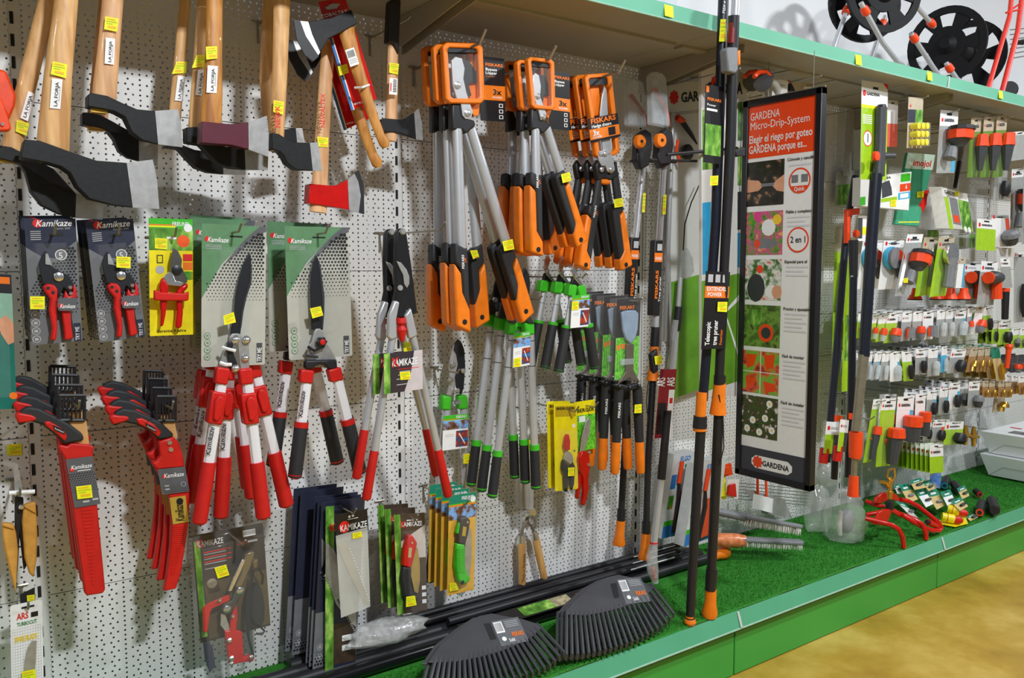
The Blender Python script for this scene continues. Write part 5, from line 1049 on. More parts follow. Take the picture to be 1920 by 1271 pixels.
tt = pole_pruner([(1196, 266), (1208, 264), (1206, 310), (1192, 445), (1183, 610), (1178, 700), (1172, 830)], [(1164, 976), (1160, 1022)], .09, 'pole pruner with orange pulley, beside the orange hedge shears', [(1178, 150), (1208, 150), (1214, 238), (1180, 234)])
tag(tt, 'P', [(1206, 362), (1211, 362), (1209, 398), (1204, 398)], .11)

# ------------------------------------------------------------------ white and green tool display board
GB = mat('display_green_print', (96, 150, 40), .4, noise=.25, nscale=8); BLUE = mat('display_blue_print', (40, 150, 200), .4); PAN = mat('display_white', (206, 206, 204), .4, noise=.02)
def logo(f, par, u, v, r, m=INKR, bg=None):
    its = [f.disc(m, u+r*.8*math.cos(6.2832*i/8), v+r*.8*f.u.length/f.v.length*math.sin(6.2832*i/8), r*.34, 8) for i in range(8)]+[f.disc(m, u, v, r*.62, 12)]
    return f.prints(par, its, 'brand_mark', .0006)
t = thing('tool_display', 'white board with green foot and sample cultivator tools', 'display', W('P', (1300, 745), .03))
f = Fr('P', (1252, 156), (1330, 150), (1262, 748), .04); bd = f.card('back_board', t, PAN, .012)
f.prints(bd, [f.rect(GB, 0, .62, 1, 1), f.rect(BLUE, .78, .44, .98, .62), f.rect(mat('pale_print2', (170, 170, 168), .4), .02, .09, .98, .1)]); f.text(bd, 'GARDENA', .3, .062, .03, INKK, w=1.0, bold=.03); logo(f, bd, .14, .045, .1)
b = B(); P = [(1316, 745), (1315, 132), (1330, 124), (1350, 121), (1375, 126), (1400, 142), (1396, 742)]; b.prism([W('P', p, .25) for p in P], YB*.012); fb = b.obj('front_board', PAN, t)
f = Fr('P', (1315, 130), (1400, 130), (1316, 742), .2505)
f.prints(fb, [f.rect(GB, 0, .64, 1, .99), f.rect(LEAF, .02, .12, .4, .3), f.rect(LEAF, .80, .1, .99, .22), f.rect(mat('hand_photo', (120, 90, 70), .5, noise=.5, nscale=30), .02, .5, .3, .62), f.rect(LEAF, .80, .24, .99, .36), f.rect(BLKC, .80, .38, .99, .5), f.rect(BLUE, .80, .51, .99, .62), f.rect(BLUE, .02, .4, .2, .62), (INKW, [(.3, .66), (.32, .66), (.95, .95), (.92, .96)]), (INKW, [(.1, .8), (.12, .8), (.9, .7), (.9, .72)])])
f.text(fb, 'GARDENA', .1, .075, .035, INKK, w=.8, bold=.03); logo(f, fb, .3, .04, .09)
b = B(); b.tube([W('P', (1250, 290), .27), W('P', (1382, 278), .27)], .006, 8); b.obj('cross_rail', BLK, t)
rod('sample_handle', t, ORD, 'P', [(1270, 220), (1281, 228)], [12, 12], .06); rod('sample_handle', t, BLK, 'P', [(1279, 228), (1296, 252), (1307, 270)], [11, 8, 3], .06)
b = B(); q = W('P', (1286, 286), .05); b.lathe(q, (0, -1, 0), [(0, .027), (.006, .03), (.012, .03), (.02, .02)], 18); b.obj('sample_reel', BLK, t)
b = B(); b.tube([W('P', (1271, 262+0), .075), W('P', (1268, 285), .075), W('P', (1276, 305), .075)], .006, 8); b.obj('reel_rim', ORD, t)
rod('sample_rod', t, BLK, 'P', [(1312, 345), (1296, 380), (1284, 420), (1281, 470)], 2.5, .06); rod('sample_pole', t, SILV, 'P', [(1276, 520), (1264, 680), (1258, 760)], [9, 10, 10], .08); rod('sample_joint', t, BLK, 'P', [(1273, 575), (1268, 620)], [15, 15], .08)
b = B(); b.prism([W('P', p, .075) for p in ((1280, 470), (1290, 465), (1300, 485), (1302, 510), (1292, 524), (1276, 520))], YB*.01); b.obj('sample_cap', FROST, t, .003)
rod('back_rail', t, SILV, 'P', [(1262, 212), (1246, 640)], 9, .05)

# ------------------------------------------------------------------ long telescopic pruners standing at the podium edge
def long_pole(name, label, seg, parts, ys):
    t = thing(name, label, 'tree pruner', W('P', seg[-1][0], ys[1]), 'telescopic tree pruners'); z0, z1 = seg[0][0][1], seg[-1][0][1]
    def yy(p): return ys[0]+(ys[1]-ys[0])*(p[1]-z0)/(z1-z0)
    return t, yy
seg = [((1357, -20), 0), ((1293, 1178), 0)]
t, yy = long_pole('telescopic_pruner', 'telescopic pruner with round orange ball end on turf', seg, None, (.545, .505))
def rd(n, m, pts, w, s=14, re=False): return rod(n, t, m, 'P', pts, w, [yy(p) for p in pts], seg=s, round_end=re)
NVY = mat('navy_black_pole', (24, 28, 40), .3)
rd('upper_pole', NVY, [(1357, -20), (1342, 420), (1332, 560), (1318, 750)], [20, 19, 18, 18]); rd('orange_collar', ORG, [(1316, 735), (1313, 784)], [20, 20]); rd('lock_collar', BLK, [(1313, 780), (1312, 802)], [25, 27]); rd('collar_ring', ORG, [(1312, 801), (1312, 807)], [25, 25])
rd('lower_pole', BLK, [(1314, 805), (1302, 1000), (1294, 1160)], [19, 18, 17]); b = B(); b.lathe(W('P', (1294, 1154), .506), (0, 0, -1), [(0, .0140), (.006, .0140), (.009, .0115), (.013, .017), (.021, .0195), (.029, .015), (.034, .004)], 16); b.obj('ball_end', ORG, t)
def flabel(t, pts, y, name, texts, its=()):
    P = [W('P', p, y) for p in pts]; f = Frame(P[0], P[1]-P[0], P[3]-P[0]); c = f.card(name, t, BLKC, .001); f.prints(c, [f.rect(*i) for i in its])
    for tx in texts: f.text(c, *tx[:5], w=tx[5], rot=tx[6], bold=tx[7])
    return c
text(t, 'FISKARS', W('P', (1359, 26), .558), (W('P', (1362, 0), .558)-W('P', (1359, 26), .558)).normalized(), Vector((-1, 0, 0)), .011, INKW, bold=.02)
w = tag(t, 'P', [(1351, 36), (1363, 36), (1361, 78), (1348, 78)], .558)
flabel(t, [(1323, 157), (1356, 164), (1347, 310), (1319, 304)], .56, 'hang_tag', [('FISKARS', .1, .2, .035, INKO, .8, 0, .03), ('Power', .1, .27, .03, INKW, .5, 0, .01)], [(INKO, .04, .02, .2, .1), (INKW, .1, .3, .7, .33), (LEAF, .05, .5, .95, .9)])
tag(t, 'P', [(1332, 330), (1347, 329), (1346, 347), (1331, 348)], .556)
flabel(t, [(1324, 508), (1369, 510), (1359, 660), (1315, 655)], .562, 'label_sleeve', [('EXTENDED', .06, .25, .05, INKW, .86, 0, .02), ('POWER', .1, .32, .05, INKW, .6, 0, .02), ('Telescopic', .3, .95, .085, INKW, .3, 1, .02), ('tree pruner', .6, .95, .085, INKW, .32, 1, .02), ('PowerGear', .82, .95, .05, INKO, .2, 1, .01)], [(INKO, 0, .19, 1, .34), (INKG, .1, .04, .3, .14), (INKG, .4, .04, .6, .14), (INKG, .7, .04, .9, .14)])
tag(t, 'P', [(1346, 566), (1364, 566), (1363, 585), (1345, 584)], .566)
seg = [((1379, -20), 0), ((1330, 1158), 0)]
t, yy = long_pole('telescopic_pruner', 'telescopic pruner with flared orange end on turf', seg, None, (.592, .503))
rd('upper_pole', BLK, [(1376, 30), (1370, 260), (1358, 500), (1348, 720)], [21, 20, 18, 18]); rd('top_pole', SILV, [(1381, -20), (1377, 60)], [16, 16])
rl_ = rd('red_band', mat('dark_red_band', (120, 20, 24), .4), [(1374.5, 44), (1372, 82)], [18, 18]); slab('clamp', t, GRY, 'P', [(1363, 92), (1366, 88), (1384, 88), (1385, 130), (1380, 138), (1366, 134)], .63, .03, .006); slab('clamp_lever', t, ORG, 'P', [(1384, 95), (1389, 93), (1389, 122), (1385, 122)], .63, .02, .003)
rd('lock_joint', BLK, [(1350, 704), (1348, 748)], [23, 22]); rd('slide_grip', ORG, [(1350, 712), (1347, 752), (1346, 776)], [22, 26, 32])
rd('lower_pole', BLK, [(1348, 770), (1342, 900), (1334, 1070)], [19, 19, 18]); rd('end_joint', BLK, [(1335, 1068), (1332, 1106)], [23, 21]); rd('flared_end', ORG, [(1333, 1104), (1332, 1130), (1330.5, 1148), (1330, 1156)], [21, 22, 30, 26])
b = B(); b.tube([W('P', p, .55) for p in ((1348, 740), (1356, 790), (1357, 840), (1350, 870), (1346, 850))], .002, 6); b.obj('cord', BLK, t)
slab('elbow_lever', t, BLK, 'P', [(1378, 282), (1388, 278), (1398, 276), (1398, 292), (1382, 294)], .57, .02, .003)

# ------------------------------------------------------------------ hanging micro-drip sign, square to the pegboard
tl = W('O', (66, 76), .28); XSG = tl.x
t = thing('hanging_sign', 'tall framed micro-drip sign hanging square to the pegboard', 'sign', tl)
P = [WX('O', p, XSG) for p in ((66, 76), (290, 40), (240, 1250), (26, 1190))]
f = Frame(P[0], P[1]-P[0], P[3]-P[0]); H_ = f.v.length; Wd = f.u.length
f.v = Vector((0, 0, -H_)); f.u = Vector((0, -Wd, 0)); f.n = Vector((-1, 0, 0))
f.card('panel', t, mat('sign_white', (244, 246, 250), .3, noise=.02), .012)
b = B(); fw = .011
for a, e in (((0, 0), (1, 0)), ((1, 0), (1, 1)), ((1, 1), (0, 1)), ((0, 1), (0, 0))):
    p, q = f.at(*a), f.at(*e); d = (q-p).normalized(); s = d.cross(f.n); b.prism([p-d*fw-s*fw+f.n*.008, q+d*fw-s*fw+f.n*.008, q+d*fw+s*fw+f.n*.008, p-d*fw+s*fw+f.n*.008], f.n*-.03)
fr_ = b.obj('frame', mat('sign_black_frame', (22, 22, 26), .35), t, .002)
DKS = mat('picture_charcoal', (48, 50, 54), .5); SO = mat('sign_orange', (226, 66, 20), .35, noise=.02); DG = mat('sign_charcoal', (56, 58, 66), .35, noise=.02)
PH = [photo('picture_hands', ((14, 14, 14), (30, 26, 20), (40, 40, 30), (190, 140, 110)), 26), photo('picture_flowers', ((40, 70, 24), (96, 140, 50), (200, 60, 130), (236, 180, 60)), 40), photo('picture_drip', ((30, 56, 24), (70, 110, 44), (220, 220, 214), (200, 80, 50)), 30), photo('picture_soil', ((50, 36, 26), (70, 100, 40), (110, 150, 60), (60, 46, 36)), 30), photo('picture_mount', ((84, 150, 44), (110, 170, 60), (206, 70, 50), (40, 40, 40)), 24), photo('picture_daisies', ((24, 40, 16), (60, 84, 34), (70, 50, 36), (230, 228, 210)), 46)]
its = [f.rect(SO, .0, .0, 1, .145), f.rect(DG, 0, .925, 1, 1)]
vs = [(.155, .272), (.287, .402), (.414, .522), (.536, .648), (.66, .775), (.783, .895)]
its += [f.rect(PH[i], .03, a, .56, e) for i, (a, e) in enumerate(vs)]
def ell(m, u, v, r, q=1.0, n=12): return (m, [(u+r*math.cos(6.2832*i/n), v+r*q*f.u.length/f.v.length*math.sin(6.2832*i/n)) for i in range(n)])
SKIN = mat('picture_skin', (206, 150, 118), .5); YCT = mat('picture_yellow', (232, 190, 40), .5)
its += [(SKIN, [(.03, .2), (.2, .205), (.27, .22), (.2, .232), (.03, .235)]), (SKIN, [(.56, .195), (.44, .21), (.40, .222), (.46, .235), (.56, .24)]), f.rect(GRY, .24, .214, .42, .222)]
its += [ell(GRY, .3, .372, .2, .3), ell(SO, .2, .372, .05), ell(INKW, .36, .33, .1), ell(MATS['printed_flower'], .12, .31, .07), ell(YCT, .48, .31, .06), ell(mat('picture_pink', (210, 60, 130), .5), .2, .3, .06)]
its += [ell(DKS, .2, .49, .13, 1.3), ell(INKW, .43, .5, .1, .8), ell(SKIN, .5, .5, .07, 1.2), ell(SO, .25, .44, .05)]
its += [ell(SO, .36, .61, .11), ell(DKS, .36, .61, .07), ell(LEAF, .2, .57, .1)]
its += [(SO, [(.08, .67), (.24, .67), (.2, .7), (.1, .71)]), (SO, [(.34, .67), (.5, .665), (.48, .7), (.38, .71)]), (SO, [(.08, .73), (.24, .735), (.2, .76), (.1, .77)]), (SO, [(.34, .74), (.52, .745), (.5, .765), (.38, .77)]), f.rect(INKW, .29, .66, .3, .775), f.rect(INKW, .03, .716, .56, .718)]
for du, dv in ((.2, .85), (.38, .84), (.48, .87), (.3, .88), (.44, .80), (.12, .875)): its += [ell(INKW, du, dv, .045), ell(YCT, du, dv, .015)]
for i, (a, e) in enumerate(vs):
    its += [f.rect(mat('pale_grey_ink', (206, 206, 210), .45, noise=0), .62, a+.018+.011*k, .92-.06*(k % 2), a+.022+.011*k) for k in range(1 if i < 1 else 5 if i > 2 else 3)]
k_ = f.u.length/f.v.length
for v in (.215, .365):
    its += [f.disc(SO, .77, v, .145, 24), f.disc(INKW, .77, v, .125, 24)]
its += [f.rect(GRY, .66, .2, .75, .22), f.rect(GRY, .79, .2, .88, .22), (SO, [(.66, .228), (.88, .228), (.84, .245), (.7, .245)])]
its += [(INKW, [(.36, .945), (.72, .945), (.78, .955), (.78, .97), (.72, .98), (.26, .98), (.2, .97), (.2, .955), (.26, .945)])]
f.prints(t, its, 'poster_print', .0008)
for s_, u, v, h, m, w_, bo in (('GARDENA', .06, .045, .02, INKW, .42, 0), ('Micro-Drip-System', .06, .07, .02, INKW, .82, 0), ('Elegir el riego por goteo', .05, .105, .02, INKW, .87, .015), ('GARDENA porque es...', .05, .132, .02, INKW, .8, .015), ('2 en 1', .67, .372, .016, INKK, .2, .02), ('Quick', .7, .2405, .01, INKW, .14, .02),
                             ('Cómodo y sencillo', .6, .163, .0075, INKK, .36, .02), ('Fiable y completo', .6, .296, .0075, INKK, .34, .02), ('Especial para el', .6, .424, .0075, INKK, .3, .02), ('Preciso y ajustable', .6, .546, .0075, INKK, .36, .02), ('Fácil de montar', .6, .67, .0075, INKK, .3, .02), ('Fácil de instalar', .6, .793, .0075, INKK, .32, .02), ('GARDENA', .36, .97, .014, INKK, .38, .03)):
    f.text(t, s_, u, v, h, m, w=w_, bold=bo, k=.0022)
f.prints(t, [f.disc(SO, .29+.055*math.cos(6.2832*i/8), .9625+.055*k_*math.sin(6.2832*i/8), .022, 8) for i in range(8)]+[f.disc(SO, .29, .9625, .042, 12)], 'brand_mark', .0018)
b = B(); b.tube([Vector((XSG, -.27, P[0].z+.012)), Vector((XSG, P[1].y-.02, P[0].z+.012))], .003, 8); b.obj('hanging_rod', WIRE, t)
for q in (-.37, -.55 if P[1].y < -.56 else -.5): b = B(); b.tube([Vector((XSG, q, P[0].z+.012)), Vector((XSG, q, ZS-.005))], .0015, 6); b.obj('hanging_wire', WIRE, t)
# ------------------------------------------------------------------ poles lying along the foot of the pegboard
ZT = ZB+.006
PLS = [((803, 1139), .30, .62, 2.12, .017, 'thick black pole lying rearmost against the pegboard foot'), ((787, 1168), .275, .58, 2.18, .018, 'black pole with white maker labels lying second from pegboard'),
       ((816, 1192), .262, .42, 2.2, .018, 'black pole lying third from pegboard with orange lettering'), ((806, 1212), .257, .3, 2.2, .017, 'black pole lying fourth from pegboard under the crumpled film'),
       ((700, 1262), .257, .25, 1.5, .018, 'glossy black pole lying nearest the rake heads')]
for i, (p, z, x0, x1, r, lab) in enumerate(PLS):
    w = WZ('P', p, z); yv = w.y if i != 0 else min(w.y, -.03); yv = (-.035, -.085, -.128, -.172, -.222)[i]; zz = ZT+r*1.13+.003
    t = thing('tool_pole', lab, 'pole', (x0, yv, zz), 'poles lying on the turf')
    b = B(); b.tube([(x0, yv, zz), (x1, yv, zz)], r, 14); b.obj('shaft', BLK if i != 4 else mat('gloss_black', (16, 16, 18), .18), t)
    b = B(); b.tube([(x0-.004, yv, zz), (x0+.05, yv, zz)], r*1.12, 14); b.obj('end_sleeve', BLK, t)
    if i in (1, 2):
        b = B()
        for k in range(1):
            xx = (1.52, 1.40)[i-1]; e = []
            for a in range(5): an = math.radians(40+a*25); e += [Vector((xx, yv-math.cos(an)*(r+.0006)*1, zz+math.sin(an)*(r+.0006))), Vector((xx+.11, yv-math.cos(an)*(r+.0006), zz+math.sin(an)*(r+.0006)))]
            b.add(e, [(2*a, 2*a+1, 2*a+3, 2*a+2) for a in range(4)])
        b.obj('paper_label', WCARD, t)
        text(t, 'FISKARS', Vector((1.22 if i == 2 else 1.25, yv-.7*(r+.001), zz+.5*(r+.001))), Vector((1, 0, 0)), Vector((0, .6, .8)), .012, INKO, bold=.02)
    if i == 3:
        b = B(); b.tube([(x1, yv, zz), (x1+.05, yv, zz), (x1+.08, yv, zz+.002), (x1+.1, yv, zz+.002)], [r*1.0, r*1.0, r*1.5, r*1.35], 14); b.obj('orange_grip', ORG, t)
for i, (yv, zz) in enumerate(((-.06, ZT+.0535), (-.107, ZT+.0535), (-.15, ZT+.0535))):
    t = thing('tool_pole', ('thin black pole resting on top of the rearmost pole pair', 'thin grey-lined pole resting on the middle of the pile', 'thin black pole on the pile front with printed board')[i], 'pole', (.8, yv, zz), 'poles lying on the turf')
    b = B(); b.tube([(.85+.1*i, yv, zz), (2.15-.05*i, yv, zz)], .012, 12); b.obj('shaft', BLK, t); b = B(); b.tube([(1.9-.05*i, yv-.0115, zz+.004), (2.12-.05*i, yv-.0115, zz+.004)], .0022, 6); b.obj('white_line', WCARD, t)
t = thing('printed_sleeve', 'flat black sleeve card with green picture lying by the rakes', 'card', (1.12, -.235, ZT+.03))
f = Frame(Vector((1.05, -.200, ZT+.062)), Vector((.52, 0, 0)), Vector((0, -.055, -.012))); c = f.card('sleeve_card', t, BLKC, .002); f.prints(c, [f.rect(LEAF, .42, .1, .66, .9), f.rect(INKO, .18, .2, .26, .8), f.rect(mat('rose_photo', (150, 140, 110), .5, noise=.5, nscale=60), .66, .1, .8, .9), f.rect(INKO, .86, .3, .95, .6)]); f.text(c, 'FISKARS', .05, .8, .5, INKO, w=.12, bold=.02)
# crumpled wrapping film
def crumple(name, label, c, rx, ry, rz, m, cat='plastic film', seed=1, amp=.35, seg=26, rings=16, floor=None):
    rr = random.Random(seed); b = B(); b.ball(c, rx, ry, rz, seg, rings); c = Vector(c); ph = [(rr.uniform(3, 9), rr.uniform(3, 9), rr.uniform(3, 9), rr.uniform(0, 6)) for _ in range(5)]; vs = []
    for v in b.v:
        d = Vector(v)-c; q = Vector((d.x/rx, d.y/ry, d.z/rz)); s = 1+amp*sum(math.sin(a*q.x+e*q.y+g*q.z+h) for a, e, g, h in ph)/5+rr.uniform(-.05, .05); w = c+d*s
        if floor is not None: w.z = max(floor, w.z)
        vs.append(tuple(w))
    b.v = vs; b.isl = []; t = thing(name, label, cat, c-Vector((0, 0, rz))); o = b.obj('crumpled_film', m, t, smooth=70); return t
CRM = mat('crinkled_clear_film', (214, 214, 210), .12, alpha=.42, noise=.35, nscale=60, bump=1.0, spec=.9)
crumple('wrapping_film', 'crumpled clear film lying on the black poles', WZ('P', (725, 1182), .335), .13, .05, .034, CRM, seed=3, amp=.16)
# ------------------------------------------------------------------ leaf rake heads
TL_ = math.radians(33); RN = Vector((0, -math.sin(TL_), math.cos(TL_))); RAKE = mat('rake_black_plastic', (56, 56, 61), .4, noise=.1, nscale=14)
def resample(pts, n):
    L = [0]
    for a, e in zip(pts, pts[1:]): L.append(L[-1]+math.hypot(e[0]-a[0], e[1]-a[1]))
    out = []
    for k in range(n):
        s = L[-1]*k/(n-1); i = max(j for j in range(len(L)-1) if L[j] <= s+1e-9); q = (s-L[i])/max(1e-9, L[i+1]-L[i]); out.append(lerp(pts[i], pts[i+1], q))
    return out
def rake(c, body, top, bot, hole, labq, nt, y0, label):
    P0 = (0, -y0, ZT+.044); U = lambda p, k=0: WP(c, p, P0, RN)+RN*k
    t = thing('rake_head', label, 'rake', U(bot[len(bot)//2]), 'black leaf rake heads')
    b = B(); b.prism([U(p, .004) for p in body+top[::-1]], RN*-.006); bo = b.obj('rake_plate', RAKE, t, .002)
    A = resample(top, nt); Z = resample(bot, nt)
    for a, e in zip(A, Z):
        p, q = U(a), U(e); d = (q-p).normalized(); b = B(); b.tube([p-d*.02, p, lerp3(p, q, .6), q, q+d*.006-RN*.014], [.0045, .0058, .0056, .0048, .003], 6); b.obj('tine', RAKE, t)
    b = B(); b.prism([U(p, .0046) for p in hole], RN*-.0005); b.obj('socket_opening', DARKV, bo)
    p = [U(q, .0048) for q in labq]; f = Frame(p[0], p[1]-p[0], p[3]-p[0]); cc = f.card('label', bo, mat('rake_label', (92, 94, 98), .35), .0004)
    f.prints(cc, [f.rect(INKW, .04, .06, .34, .5)]+[f.rect(INKK, .06+.028*k, .1, .072+.028*k, .44) for k in range(9)]+[f.rect(INKG, .42, .1+.07*k, .9, .12+.07*k) for k in range(4)]+[f.disc(INKW, .2, .75, .08)])
    f.text(cc, 'FISKARS', .52, .72, .16, INKO, w=.42, bold=.03); f.text(cc, 'Solid', .35, .9, .13, INKW, w=.2, bold=.02)
    return t
def lerp3(a, e, t): return a+(e-a)*t
r2 = rake('L', [(185, 885), (230, 830), (330, 740), (420, 692), (490, 675), (560, 690), (680, 735)], [(192, 905), (300, 912), (400, 895), (500, 870), (580, 840), (650, 800), (700, 752)],
          [(190, 1135), (300, 1130), (450, 1100), (600, 1050), (700, 1000), (765, 955), (815, 898)], [(443, 730), (478, 725), (496, 808), (466, 815)], [(480, 706), (618, 690), (690, 790), (536, 850)], 22, .515, 'black rake head beside the standing poles, topmost of its stack')
L_ = 'black rake head beside the standing poles, '
dup(r2, (-.006, .013, -.007), 0, L_+'second of its stack', ('label',)); dup(r2, (-.012, .026, -.014), 0, L_+'lowest of its stack', ('label',))
r1 = rake('K', [(345, 1185), (420, 1075), (540, 980), (640, 915), (715, 900), (900, 935), (985, 962)], [(385, 1185), (520, 1178), (640, 1155), (760, 1122), (860, 1082), (950, 1035), (1005, 985)],
          [(345, 1345), (520, 1345), (680, 1318), (820, 1285), (960, 1240), (1060, 1195), (1135, 1120)], [(668, 962), (705, 958), (742, 1050), (708, 1056)], [(710, 950), (866, 922), (950, 1010), (770, 1094)], 24, .53, 'black rake head beside the hanging saws, topmost of its stack')
dup(r1, (-.012, .013, -.007), 0, 'black rake head beside the hanging saws, under the topmost one', ('label',))
# ------------------------------------------------------------------ boxed brushes, red packet and wrapped pole by the display
for i, (q, lab) in enumerate((([(1264, 852), (1302, 846), (1290, 1000), (1240, 1010)], 'boxed hand brush with orange bristles, beside the wrapped pole'), ([(1308, 870), (1362, 856), (1342, 1010), (1282, 1025)], 'boxed hand brush with orange bristles, behind the standing poles'))):
    y = .13+.09*i; t = thing('brush_box', lab, 'brush', W('P', q[0], y), 'boxed orange brushes'); P = [W('P', p, y) for p in q]
    b = B(); b.prism(P, YB*.05); b.obj('carton', mat('white_blue_carton', (196, 200, 200), .4), t); f = Frame(P[0], P[1]-P[0], P[3]-P[0])
    f.prints(t, [f.rect(INKB, .0, .86, 1, 1), f.rect(GRN, 0, .8, 1, .86), f.rect(INKB, .05, .25, .3, .42), f.rect(FLOW, .05, .5, .3, .66), f.rect(INKGR, .62, .14, .72, .18), f.rect(TAG, .72, .42, .88, .52)]); f.text(t, 'ELGO', .35, .1, .06, INKB, w=.5, bold=.02)
    def at(u, v): return lerp(lerp(q[0], q[1], u), lerp(q[3], q[2], u), v)
    rod('brush_handle', t, ORD, 'P', [at(.45, .1), at(.42, .36)], 8, y+.012); rod('brush_stem', t, BLK, 'P', [at(.42, .34), at(.5, .55), at(.45, .95)], [5, 9, 8], y+.012)
    slab('bristle_block', t, mat('orange_bristles', (206, 76, 34), .8, bump=.6, nscale=300), 'P', [at(.55, .5), at(.95, .48), at(.95, .92), at(.5, .95)], y+.02, .02, .002)
t = thing('blade_packet', 'dark red packet with white strip tied to a pole', 'packet', W('P', (1250, 692), .23))
P = [W('P', p, .235) for p in ((1239, 692), (1269, 692), (1257, 824), (1228, 822))]; f = Frame(P[0], P[1]-P[0], P[3]-P[0]); c = f.card('packet_card', t, mat('dark_red_card', (130, 18, 30), .35), .002); f.prints(c, [f.rect(INKW, .62, .3, .98, 1), f.rect(INKR, .7, .42, .9, .5), f.rect(INKR, .7, .6, .9, .66)]+dots(f, INKK, .05, .55, .5, .95, .05, .05, 6)); f.text(c, 'ARS', .3, .25, .15, INKW, w=.13, rot=1, bold=.02); f.text(c, 'ARS', .9, .25, .15, INKW, w=.13, rot=1, bold=.02)
t = thing('wrapped_pole', 'slim silver pole wrapped in clear film at its foot', 'pole', W('P', (1227, 1095), .262)); yq = .262
rod('upper_tube', t, SILV, 'P', [(1267, 600), (1256, 692)], [11, 11], yq); rod('black_tube', t, BLK, 'P', [(1252, 770), (1240, 898)], [15, 16], yq); rod('lower_tube', t, SILV, 'P', [(1240, 896), (1226, 1018)], [14, 14], yq); rod('red_ring', t, INKR, 'P', [(1226, 1016), (1225.6, 1020)], [16, 16], yq)
rod('film_wrap', t, CRM, 'P', [(1226, 1018), (1222, 1045), (1224, 1070), (1229, 1092)], [16, 22, 22, 12], yq); rod('foot', t, INKR, 'P', [(1224, 1064), (1227, 1086)], [8, 8], yq)
# ------------------------------------------------------------------ grey brushes lying on the turf
def brush(label, a, e, depth, ya, zu, grp):
    A = W('P', a, ya[0]); E_ = W('P', e, ya[1]); t = thing('scrub_brush', label, 'brush', A, grp); d = (E_-A).normalized(); s = Vector((0, -1, 0)); s = (s-d*s.dot(d)).normalized(); n = d.cross(s); n = n if n.z > 0 else -n
    b = B(); b.prism([A+s*.022, E_+s*.022, E_+d*.012, E_-s*.022, A-s*.022], n*.014); b.obj('brush_back', GRY, t, .004); b = B(); rr = random.Random(5)
    for i in range(420):
        q = A+(E_-A)*rr.random()+s*rr.uniform(-.02, .02); w = d*.0013; tip = q-n*depth+Vector((rr.uniform(-.004, .004), rr.uniform(-.004, .004), 0)); k = len(b.v); b.v += [tuple(q-w), tuple(q+w), tuple(tip)]; b.f.append((k, k+1, k+2)); b.m.append(0)
    b.obj('bristles', mat('white_bristle', (214, 212, 206), .7), t, smooth=0); return t, A, d, n
t, A, d, n = brush('grey scrub brush with white bristles lying across another', (1396, 972), (1500, 990), .028, (.20, .34), 0, 'grey scrub brushes')
b = B(); b.tube([A-d*.16+n*.01, A-d*.02+n*.006, A+d*.02+n*.006], [.014, .016, .02], 12); b.obj('handle', GRY, t)
t, A, d, n = brush('grey scrub brush lying flat with orange wrapped handle', (1388, 1014), (1502, 1020), .022, (.22, .36), 0, 'grey scrub brushes')
b = B(); b.tube([A-d*.10, A-d*.01, A+d*.02], [.026, .028, .022], 14); b.obj('wrapped_handle', mat('orange_wrap', (214, 120, 76), .25, noise=.4, nscale=50, bump=.6), t)
t = thing('wire_tray', 'wire tray with two orange handles below the sign', 'tray', W('P', (1440, 930), .06)); b = B()
for k in range(6): b.tube([W('P', (1380, 905+6*k), .1), W('P', (1520, 918+6*k), .1)], .0018, 6)
b.obj('wire_grid', WIRE, t); rod('scraper_handle', t, ORD, 'P', [(1420, 885), (1421, 930)], 5, .12); rod('scraper_handle', t, ORD, 'P', [(1436, 890), (1437, 932)], 5, .12); slab('price_card', t, WCARD, 'P', [(1413, 925), (1450, 935), (1448, 962), (1410, 952)], .13, .001); slab('side_card', t, mat('grey_card', (150, 150, 146), .4), 'P', [(1392, 915), (1470, 935), (1486, 972), (1430, 962)], .11, .001)
for nm_, lab_, m_, q_, yv_ in (('sponge_pack', 'orange sponge packet hanging beside the standing poles', ORD, [(1352, 872), (1371, 868), (1374, 890), (1354, 895)], .14), ('sponge_pack', 'narrow yellow packet hanging beside the standing poles', TAG, [(1350, 897), (1360, 894), (1362, 935), (1350, 936)], .14), ('sponge_pack', 'white packet with red sponge hanging beside the standing poles', INKW, [(1364, 900), (1386, 898), (1384, 936), (1362, 932)], .15)):
    t = thing(nm_, lab_, 'sponge', W('P', q_[0], yv_), 'sponge packets'); slab('packet_card', t, m_, 'P', q_, yv_, .002)
    slab('sponge', t, INKR if m_ is INKW else m_, 'P', [lerp(q_[0], q_[2], .25), lerp(q_[1], q_[3], .25), lerp(q_[2], q_[0], .1), lerp(q_[3], q_[1], .1)], yv_+.012, .01, .003)
# ------------------------------------------------------------------ clear bag, red sprinkler and small goods on the turf
BAG = mat('clear_polythene', (222, 222, 220), .12, alpha=.2, noise=.1, nscale=14, bump=.5, spec=.9)
bc = W('P', (1584, 978), .32); t = crumple('plastic_bag', 'clear plastic bag full of grey parts standing on turf', bc, .085, .08, .135, BAG, 'bag', 11, .14, 30, 20, ZT+.011)
b = B(); b.ball(bc+Vector((.012, 0, .0)), .032, .03, .05, 14, 10); b.obj('grey_part', GRY, t); b = B(); b.tube([bc+Vector((-.03, .0, -.05)), bc+Vector((-.04, 0, 0)), bc+Vector((-.03, 0, .05))], [.008, .012, .008], 12); b.obj('curved_part', mat('cream_part', (190, 186, 176), .4), t)
crumple('plastic_bag', 'empty clear plastic bag slumped beside the full bag', W('P', (1534, 966), .18), .066, .05, .13, BAG, 'bag', 5, .14, 26, 18, ZT+.011)
crumple('plastic_bag', 'clear plastic bag hanging above by the pegboard', W('P', (1556, 890), .075), .10, .035, .06, BAG, 'bag', 8, .18, 26, 16)
